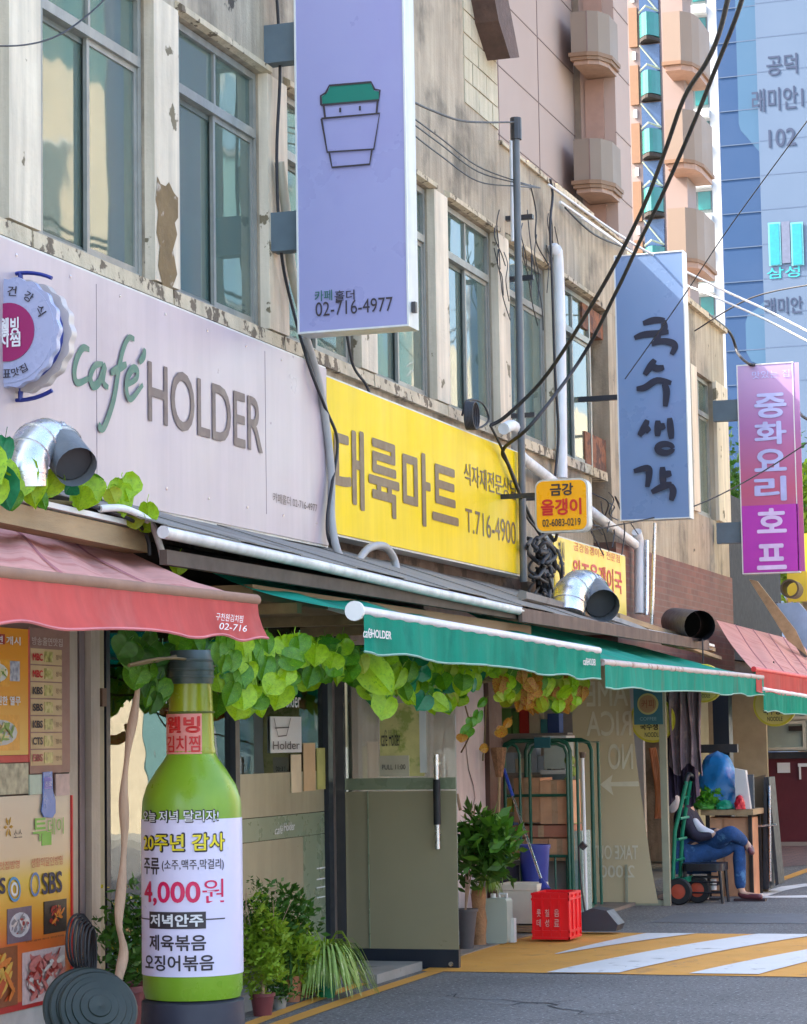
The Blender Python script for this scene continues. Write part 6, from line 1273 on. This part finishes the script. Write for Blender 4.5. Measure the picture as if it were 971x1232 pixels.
# orange hoses
t = thing('hose_bundle', 'orange hoses hanging behind the vinyl screen frame', 'hoses', tuple(N(788, 985, 22.7)))
for k in range(4): MB().tube(catmull([N(782+2*k, 900, 22.7+.02*k), N(787+2*k, 930, 22.7), N(790+1.5*k, 960, 22.72), N(789+2*k, 985, 22.7)], 4), .014, 6).build('hose', mat('orange hose', C(196, 110, 60), .5, .15), t, smooth=60)
# table with shopping
YT = 23.6
t = thing('folding_table', 'wooden table with cartons beneath behind the seated person', 'table', tuple(N(870, 1080, YT)))
a, c = fbox(843, 906, 974, 981, YT, .6); MB().box(a, c).build('tabletop', M_wood, t); zt = a[2]
for x in (a[0]+.04, c[0]-.06): 
    for y in (YT+.04, YT+.52): MB().box((x, y, 0), (x+.035, y+.035, zt-.001)).build('leg', M_dark, t)
for lb, u0, u1, vt, vb_, Y, mi in (('brown carton under the table nearest the seated person', 852, 872, 984, 1072, YT+.1, 1), ('pale carton under the table beside the leaning board', 873, 903, 984, 1078, YT+.08, 0)):
    a, c = fbox(u0, u1, vt, vb_, Y, .4); o = thing('cardboard_box', lb, 'carton', (a[0], a[1], 0)); MB().box((a[0], a[1], 0), c).build('carton', M_cd[mi], o); MB().box((a[0], a[1]-.003, (c[2])*.6), (c[0], a[1]-.0005, c[2]*.6+.04)).build('tape', M_tape, o)
zz = N(870, 974, YT).z+.002
def lump(name, lb, cat, u0, u1, vt, Y, m, seed, pw_=2.2, dp=.16, vb_=None):
    a, c = N(u0, 960, Y), N(u1, vt, Y); w_ = (c.x-a.x)/2; h = c.z-zz; r = random.Random(seed); b = MB(); cx = (a.x+c.x)/2; ph = [r.random()*6 for _ in range(6)]; n, m_ = 22, 12; vs = []; fs = []
    for j in range(m_+1):
        q = j/m_
        for i in range(n):
            th = 2*math.pi*i/n; rr2 = (1-q**pw_)**.5*(1+.1*math.sin(th*3+ph[0]+q*4)+.09*math.sin(th*5+ph[1]-q*9)+.07*math.sin(th*9+ph[2]+q*13)+.04*math.sin(q*31+th*2)); vs.append((cx+w_*rr2*math.cos(th), Y+dp*rr2*math.sin(th), zz+h*q))
    for j in range(m_):
        for i in range(n): fs.append((j*n+i, j*n+(i+1) % n, (j+1)*n+(i+1) % n, (j+1)*n+i))
    fs += [tuple(reversed(range(n)))]; b.add(vs, fs); return tag(b.build(name, m, None, smooth=50), lb, cat)
lump('sack', 'tall bright blue plastic sack standing on the table', 'sack', 843, 885, 903, YT+.35, mat('blue plastic sack', C(40, 130, 200, .9), .35, .2, 5, 1., 9, c2=C(120, 150, 220), t2=.55, s2=5), 4, 4)
gv = thing('vegetable_bag', 'bag heaped with bright green leafy vegetables on the table', 'vegetables', tuple(N(848, 974, YT+.1)))
cv = N(847, 962, YT+.1); foliage(gv, cv, (.17, .14, .1), 420, .055, mat('lettuce green', C(110, 190, 50, .75), .5, .35, 10, transl=.3, c2=C(40, 130, 50, .7), t2=.55, s2=9), 51, 1.0, name='leaves')
o = lump('bag', 'x', 'x', 832, 862, 962, YT+.1, mat('thin green bag', C(80, 160, 60), .4), 6); o.parent = gv; o.location = -gv.location; o.name = 'bag_body'; del o['label']; del o['category']
lump('plastic_bag', 'teal plastic bag in front of the blue sack', 'bag', 862, 882, 962, YT+.06, mat('teal bag', C(30, 160, 120), .4, .15, 8), 7, dp=.08)
lump('plastic_bag', 'small red plastic bag beside the white paper bag', 'bag', 884, 896, 956, YT+.04, mat('red bag', C(210, 30, 50), .4, .15, 8), 8, dp=.07)
a, c = fbox(885, 898, 927, 961, YT+.12, .1); P = [(a[0], a[1], zz), (c[0]+.03, a[1], zz), (c[0]-.01, a[1], c[2]), (a[0]+.0, a[1], c[2]+.02)]; tag(MB().prism(P, (0, .1, 0)).build('paper_bag', mat('white paper bag', C(232, 230, 226), .6, .05), None), 'white paper bag standing right of the blue sack', 'bag')
a, c = fbox(898, 906, 932, 965, YT+.2, .06); tag(MB().box((a[0], a[1], zz), c).build('panel', mat('dark grey panel', C(76, 84, 92), .5), None), 'narrow dark grey panel at the right end of the table', 'panel')
YA = 24.4; P = [N(u, v, YA) for u, v in ((904, 936), (921, 932), (924, 1072), (903, 1076))]; tag(MB().prism(P, (0, .04, 0)).build('leaning_board', mat('brown board', C(124, 100, 72), .7, .15, 3), None), 'brown wooden board leaning right of the table', 'board')
t = thing('sandwich_board', 'dark folding sandwich board right of the brown board', 'board', tuple(N(928, 1072, 24.2)))
for q in (((919, 935), (922, 935), (925, 1070), (918, 1070)), ((922, 935), (925, 935), (937, 1064), (933, 1066))): MB().prism([N(u, v, 24.2) for u, v in q], (0, .35, 0)).build('panel', M_blk, t)
MB().tube([N(926, 945, 24.1), N(927, 1060, 24.1)], .012, 6).build('rail', M_steel, t); MB().tube([N(900, 995, 24.1), N(934, 992, 24.1)], .012, 6).build('rail', M_steel, t)

# ---- hand truck
YH = 22.5; t = thing('hand_truck', 'folded green hand truck with red hubbed wheels beside the seated person', 'hand truck', tuple(N(818, 1092, YH)))
M_ht = mat('teal green enamel', C(14, 138, 104), .4, .1, 5)
for du, dy in ((0, 0), (9, .25)): MB().tube([N(809+du, 1072, YH+dy), N(812+du, 1000, YH+dy), N(826+du*.5, 940, YH+dy*.5)], .02, 8).build('rail', M_ht, t, smooth=60)
for v in (960, 985, 1010, 1035, 1058): k = (1072-v)/132; MB().tube([N(809+14*k, v, YH), N(819+14*k, v-2, YH+.25)], .014, 6).build('rung', M_ht, t)
MB().tube(catmull([N(824, 945, YH), N(828, 932, YH+.05), N(834, 936, YH+.2)], 4), .024, 8).build('handle', M_blk, t, smooth=60); MB().prism([N(806, 1062, YH-.02), N(826, 1055, YH-.02), N(826, 1062, YH-.02), N(806, 1070, YH-.02)], (0, .3, 0)).build('toe_plate', M_ht, t)
rw = .125
for dx, dy in ((0, .0), (.12, .28)):
    cw = V_((N(817, 1078, YH-.04).x+dx, YH-.04+dy, rw)); w_ = MB().lathe([(rw*.55, -.03), (rw*.9, -.03), (rw, -.018), (rw, .018), (rw*.9, .03), (rw*.55, .03)], cw, 26, MX, cap=False).build('wheel', M_black, t, smooth=40)
    MB().lathe([(0, -.02), (rw*.56, -.02), (rw*.56, .02), (0, .026)], cw, 20, MX).build('hub', mat('orange red hub', C(206, 84, 56), .5), w_, smooth=40)
# ---- stool and crate under it
YSt = 22.65; a, c = N(820, 1048, YSt), N(869, 1039, YSt); t = thing('stool', 'black stool under the seated person', 'stool', tuple(V_((a.x, YSt, 0)))); M_sb = mat('black plastic', C(36, 36, 44), .35)
MB().prism([(x, y, a.z) for x, y in rrect(a.x, c.x, YSt-.02, YSt+.34, .06)], (0, 0, c.z-a.z)).build('seat', M_sb, t, smooth=40)
for x in (a.x+.03, c.x-.03):
    for y in (YSt+.02, YSt+.3): MB().tube([(x, y, a.z), (x+(.02 if x > a.x+.1 else -.02), y, 0)], [.018, .014], 8).build('leg', M_sb, t)
for z in (.1, .2): MB().tube([(a.x+.02, YSt+.02, z), (c.x-.02, YSt+.02, z)], .009, 6).build('stretcher', M_sb, t)
t = thing('metal_crate', 'black wire crate with pale cans under the stool', 'crate', tuple(V_((a.x+.05, YSt+.1, 0))))
for z in (.03, .1, .17, .24): MB().tube([(a.x+.03, YSt+.08, z), (c.x-.06, YSt+.08, z), (c.x-.06, YSt+.26, z), (a.x+.03, YSt+.26, z)], .006, 5).build('wire', M_sb, t)
for k in range(4): MB().lathe([(0, 0), (.03, 0), (.03, .1), (0, .1)], (a.x+.06+.07*k, YSt+.16, .02+.1*(k % 2)), 10).build('can', M_white if k % 2 else M_steel, t)

# ================================================================== SEATED PERSON
YQp = 23.0
def pp(u, v, dy=0.): return N(u, v, YQp+dy)
man = thing('person', 'person in jeans and dark jacket sitting on the stool with legs crossed', 'person', tuple(V_((pp(835, 1080).x, YQp, 0))))
def skin(name, nodes, edges, m, root=0, sub=2):
    me = bpy.data.meshes.new(name); o_ = offs(man); me.from_pydata([V_(p)-o_ for p, r in nodes], edges, []); me.materials.append(m)
    o = bpy.data.objects.new(name, me); col.objects.link(o); o.parent = man; s = o.modifiers.new('skin', 'SKIN'); s.use_smooth_shade = True; sv = me.skin_vertices[0].data
    for i, (p, r) in enumerate(nodes): sv[i].radius = (r, r) if isinstance(r, (int, float)) else r; sv[i].use_root = (i == root)
    q = o.modifiers.new('sub', 'SUBSURF'); q.levels = sub; q.render_levels = sub; return o
M_skin = mat('skin', C(214, 168, 140), .5, .05, 8); M_jean = mat('blue denim', C(44, 88, 146, .7), .85, .3, 12, 1., 22, c2=C(100, 150, 196, .75), t2=.56, s2=7); M_jkt = mat('dark navy jacket', C(44, 42, 62), .85, .25, 6, 1., 20); M_sht = mat('white shirt', C(226, 228, 238), .7, .05)
hip = pp(834, 1029, .1); hl = hip+V_((.02, -.1, 0)); hr = hip+V_((.02, .1, 0)); bel = pp(831, 1012, .1); che = pp(826, 990, .1); nk = pp(824, 969, .1); hd0 = pp(826, 962, .1); hd = pp(828, 950, .1); crown_ = pp(828, 940, .1)
shl = che+V_((.0, -.17, .1)); shr = che+V_((.0, .17, .1)); ell = pp(836, 1008, -.12); elr = pp(846, 1004, .3); wl = pp(862, 1003, -.05); wr = pp(866, 1000, .15)
k1 = pp(889, 1016, .08); a1 = pp(891, 1068, .05); f1_ = pp(894, 1077, .05); t1 = pp(914, 1079, .0)
k2 = pp(880, 1001, -.12); a2 = pp(896, 1013, .1); f2_ = pp(900, 1018, .1); t2_ = pp(904, 1026, .02)
N_ = [(hip, .13), (bel, .12), (che, (.15, .12)), (nk, .06), (hd0, .065), (hd, .095), (crown_, .07), (shl, .06), (ell, .042), (wl, .03), (shr, .06), (elr, .042), (wr, .03), (hl, .075), (k1, .05), (a1, .038), (f1_, .04), (t1, .03), (hr, .075), (k2, .05), (a2, .038), (f2_, .04), (t2_, .03)]
E_ = [(0, 1), (1, 2), (2, 3), (3, 4), (4, 5), (5, 6), (2, 7), (7, 8), (8, 9), (2, 10), (10, 11), (11, 12), (0, 13), (13, 14), (14, 15), (15, 16), (16, 17), (0, 18), (18, 19), (19, 20), (20, 21), (21, 22)]
skin('body', N_, E_, M_skin)
for h_, s_ in ((wl, 1), (wr, -1)):
    hp = h_+V_((.05, 0, -.015)); nd = [(h_, .024), (hp, (.036, .018))]; ed = [(0, 1)]
    for f in range(4): i = len(nd); b0 = hp+V_((.03, (f-1.5)*.018, 0)); nd += [(b0, .009), (b0+V_((.03, 0, -.008)), .008), (b0+V_((.05-.004*abs(f-1.5), 0, -.025)), .007)]; ed += [(1, i), (i, i+1), (i+1, i+2)]
    i = len(nd); nd += [(h_+V_((.04, -.035*s_, .0)), .01), (h_+V_((.07, -.04*s_, -.008)), .008)]; ed += [(1, i), (i, i+1)]
    skin('hand', nd, ed, M_skin, 1, 1)
skin('trousers', [(hip+V_((0, 0, .0)), .17), (hl, .115), (hl.lerp(k1, .5), .098), (k1, .08), (k1.lerp(a1, .5), .066), (a1+V_((0, 0, -.03)), .056), (hr, .115), (hr.lerp(k2, .5), .1), (k2, .08), (k2.lerp(a2, .6), .064), (a2.lerp(f2_, .4), .054)], [(0, 1), (1, 2), (2, 3), (3, 4), (4, 5), (0, 6), (6, 7), (7, 8), (8, 9), (9, 10)], M_jean)
skin('jacket', [(hip+V_((-.03, 0, .04)), (.17, .15)), (bel+V_((-.02, 0, .06)), (.16, .14)), (che, (.18, .14)), (nk+V_((0, 0, -.05)), .1), (shl, .08), (ell, .06), (ell.lerp(wl, .85), .045), (shr, .08), (elr, .06), (elr.lerp(wr, .85), .045)], [(0, 1), (1, 2), (2, 3), (2, 4), (4, 5), (5, 6), (2, 7), (7, 8), (8, 9)], M_jkt)
skin('shirt', [(pp(834, 984, -.06), .04), (pp(838, 994, -.07), .05), (pp(848, 1001, -.08), .05), (pp(860, 1002, -.06), .02)], [(0, 1), (1, 2), (2, 3)], M_sht)
skin('hair', [(hd+V_((-.035, 0, .03)), .088), (hd+V_((-.01, 0, .075)), .07), (hd+V_((-.06, 0, -.02)), .07)], [(0, 1), (0, 2)], mat('grey black hair', C(66, 62, 62), .7, .2, 30))
b = MB()
for s_ in (-1, 1): b.ball(hd+V_((.02, .088*s_, -.0)), (.02, .012, .03), 8, 6)
b.ball(hd+V_((.1, 0, -.012)), (.022, .014, .022), 8, 6); b.build('ears_and_nose', M_skin, man, smooth=60)
for s_ in (-1, 1): MB().ball(hd+V_((.082, .032*s_, .012)), .011, 8, 6).build('eye', M_txtd, man, smooth=60)
MB().ball(hd+V_((.082, 0, -.045)), (.012, .026, .006), 8, 5).build('mouth', mat('lips', C(176, 100, 96)), man, smooth=60)
for (a_, f_, t_) in ((a1, f1_, t1), (a2, f2_, t2_)): skin('shoe', [(a_+V_((-.03, 0, -.045)), (.042, .038)), (f_+V_((.02, 0, -.01)), (.046, .04)), (t_, (.042, .03)), (t_+V_((.03, 0, -.005)), (.03, .022))], [(0, 1), (1, 2), (2, 3)], mat('maroon leather', C(110, 56, 62), .45, .1), 0)
MB().box((a1.x-.06, a1.y-.05, .0), (t1.x+.05, a1.y+.05, .022)).build('sole', mat('dark sole', C(60, 36, 40)), man)
lo = tag(MB().ball(N(808, 962, 22.9), (.08, .08, .13), 14, 10).build('plastic_bag', mat('translucent white bag', C(222, 222, 226), .4, .08, 9, .8, 14), None, smooth=60), 'crumpled white plastic bag hanging left of the hand truck', 'bag')

# ================================================================== FAR RIGHT ROOF CLUTTER AND TREES
YR = 31.2
for lb, poly, m_, nm, dy in (('pale wooden plank leaning on the far red awning', ((901, 697), (911, 699), (957, 758), (972, 790), (947, 770)), M_wood, 'plank', 0), ('folded blue white sheet beside the leaning plank', ((934, 726), (961, 725), (985, 752), (985, 800), (957, 765)), mat('blue white sheet', C(150, 176, 206), .5, .15, 4), 'folded_sheet', .1), ('grey panel behind the folded sheet', ((925, 724), (936, 724), (972, 790), (966, 792)), mat('grey slat', C(110, 112, 118), .6), 'panel', .3)):
    tag(MB().prism([N(u, v, YR+dy) for u, v in poly], (0, .05, 0)).build(nm, m_, None), lb, 'board')
cc = N(950, 708, YR+.4); o = MB().lathe([(.12, -.4), (.125, 0), (.1, 0), (.1, -.4)], cc, 20, MX, cap=False).build('duct', mat('rusty duct', C(100, 84, 66), .6, .3, 6), None, smooth=40); tag(o, 'rusty round duct end below the magenta sign', 'duct')
t = thing('yellow_sign', 'yellow sign panel partly hidden behind the magenta sign', 'sign', tuple(N(958, 722, 32.5))); a, c = fbox(948, 1010, 640, 724, 32.5, .1); MB().box(a, c).build('panel', mat('yellow panel', C(226, 196, 60), .5, .1, 2), t)
# trees
def tree(lb, u, v, Y, r, h0, seed, m_, n=2600):
    c = N(u, v, Y); t = thing('street_tree', lb, 'tree', (c.x, Y, 0)); MB().tube([(c.x, Y, 0), (c.x+.1, Y, c.z*.5), (c.x, Y, c.z)], [.22, .17, .08], 10).build('trunk', M_bark, t, smooth=60)
    rr_ = random.Random(seed)
    for k in range(5): e = c+V_((rr_.uniform(-1, 1)*r*.7, rr_.uniform(-1, 1)*r*.7, rr_.uniform(-.3, .8)*r)); MB().tube([(c.x, Y, c.z*.6), e], [.09, .03], 6).build('limb', M_bark, t)
    for k in range(6): e = c+V_((rr_.uniform(-1, 1)*r*.6, rr_.uniform(-1, 1)*r*.5, rr_.uniform(-.7, .7)*r*1.3)); foliage(t, e, (r*.55, r*.5, r*.5), n//6, .14, m_, seed+k, 1.3, name='crown')
tree('bright green tree at the right edge behind the magenta sign', 974, 610, 46, 1.5, 0, 60, M_f1, 3600)
tree('dark green tree lower behind the magenta sign and yellow sign', 962, 700, 52, 2.4, 0, 70, M_f2, 4200)

# small stock around the cage trolley
for lb, cat, u0, u1, vt, vb_, Y, m_, nm in (('yellow green net of cabbages hanging right of the cage trolley', 'net bag', 684, 693, 905, 1000, 20.9, M_f1, None), ):
    t = thing('net_bag', lb, cat, tuple(N(688, 1000, 20.9)))
    for k in range(7): c_ = N(687+random.uniform(-3, 3), 915+k*13, 20.9); MB().ball(c_, (.05, .05, .05), 10, 8).build('cabbage', mat('cabbage green', C(170, 200, 90, .8), .6, .25, 12), t, smooth=60)
t = thing('broom', 'old broom with brown bristles standing beside the brown post', 'broom', tuple(N(600, 1060, 19.2)))
MB().tube([N(598, 1055, 19.2), N(601, 935, 19.4)], .013, 7).build('stick', M_wood, t, smooth=60); MB().tube([N(601, 935, 19.4), N(600, 900, 19.42)], [.03, .07], 9).build('bristles', mat('brown bristle', C(150, 112, 80), .9, .3, 30, 1., 90), t)
for lb, u0, u1, vt, vb_, mm in (('pale plastic drum at the back right of the market room', 655, 680, 885, 925, 'pale bottle pack'), ('grey blue storage box on the market shelf end', 652, 682, 926, 938, 'panel grey')):
    a, c = fbox(u0, u1, vt, vb_, 21.4, .3); t = thing('storage_box', lb, 'storage box', a); MB().box(a, (c[0], c[1], c[2]-.04)).build('tub', mat('stock '+mm, C(206, 214, 206) if 'pale' in mm else C(110, 124, 130), .5, .1), t); MB().box((a[0]-.01, a[1]-.01, c[2]-.039), (c[0]+.01, c[1]+.01, c[2])).build('lid', M_white, t)
    for x in (a[0]+.02, c[0]-.05): MB().box((x, a[1]+.02, .03), (x+.03, a[1]+.05, a[2]-.001)).build('stand_leg', M_dark, t)
# ================================================================== GROUPS OF REPEATS
GR = {'hanging_sign': 'signs projecting over the lane', 'shop_sign': 'fascia sign boards on the facade', 'awning': 'shop awnings along the lane', 'cable': 'overhead and facade cables', 'potted_plant': 'potted plants in front of the shops', 'potted_shrub': 'potted shrubs in front of the cafe',
      'drain_pipe': 'drain pipes on the facade', 'conduit': 'conduits on the facade', 'exhaust_duct': 'exhaust ducts above the awnings', 'poster': 'food posters on the left wall', 'leaflet': 'leaflets among the posters', 'roof_plank': 'odd planks on the lean-to roof', 'street_tree': 'trees behind the magenta sign', 'climbing_vine': 'vines on the shopfront', 'plastic_bag': 'bags around the table', 'cable_coil': 'coils of black cable', 'concrete_building': 'concrete buildings along the lane', 'steel_conduit': 'thin steel tubes on the facade', 'hanging_clothes': 'clothes hanging under the awning'}
PL = ['flat grey roof sheet offcut lying at the left of the plank pile', 'grey concrete coloured board lying along the roof middle', 'weathered wooden board lying near the roof right end', 'thin white batten lying on the roof beside the duct', 'pale tarp roll lying across the roof planks', 'short wooden board at the far right roof corner']
np__ = 0
for o in list(bpy.data.objects):
    if o.parent is None:
        bn = o.name.split('.')[0]
        if bn == 'roof_plank' and 'label' not in o: tag(o, PL[np__ % 6], 'plank'); np__ += 1
        if bn in GR and 'label' in o and 'kind' not in o: o['group'] = GR[bn]
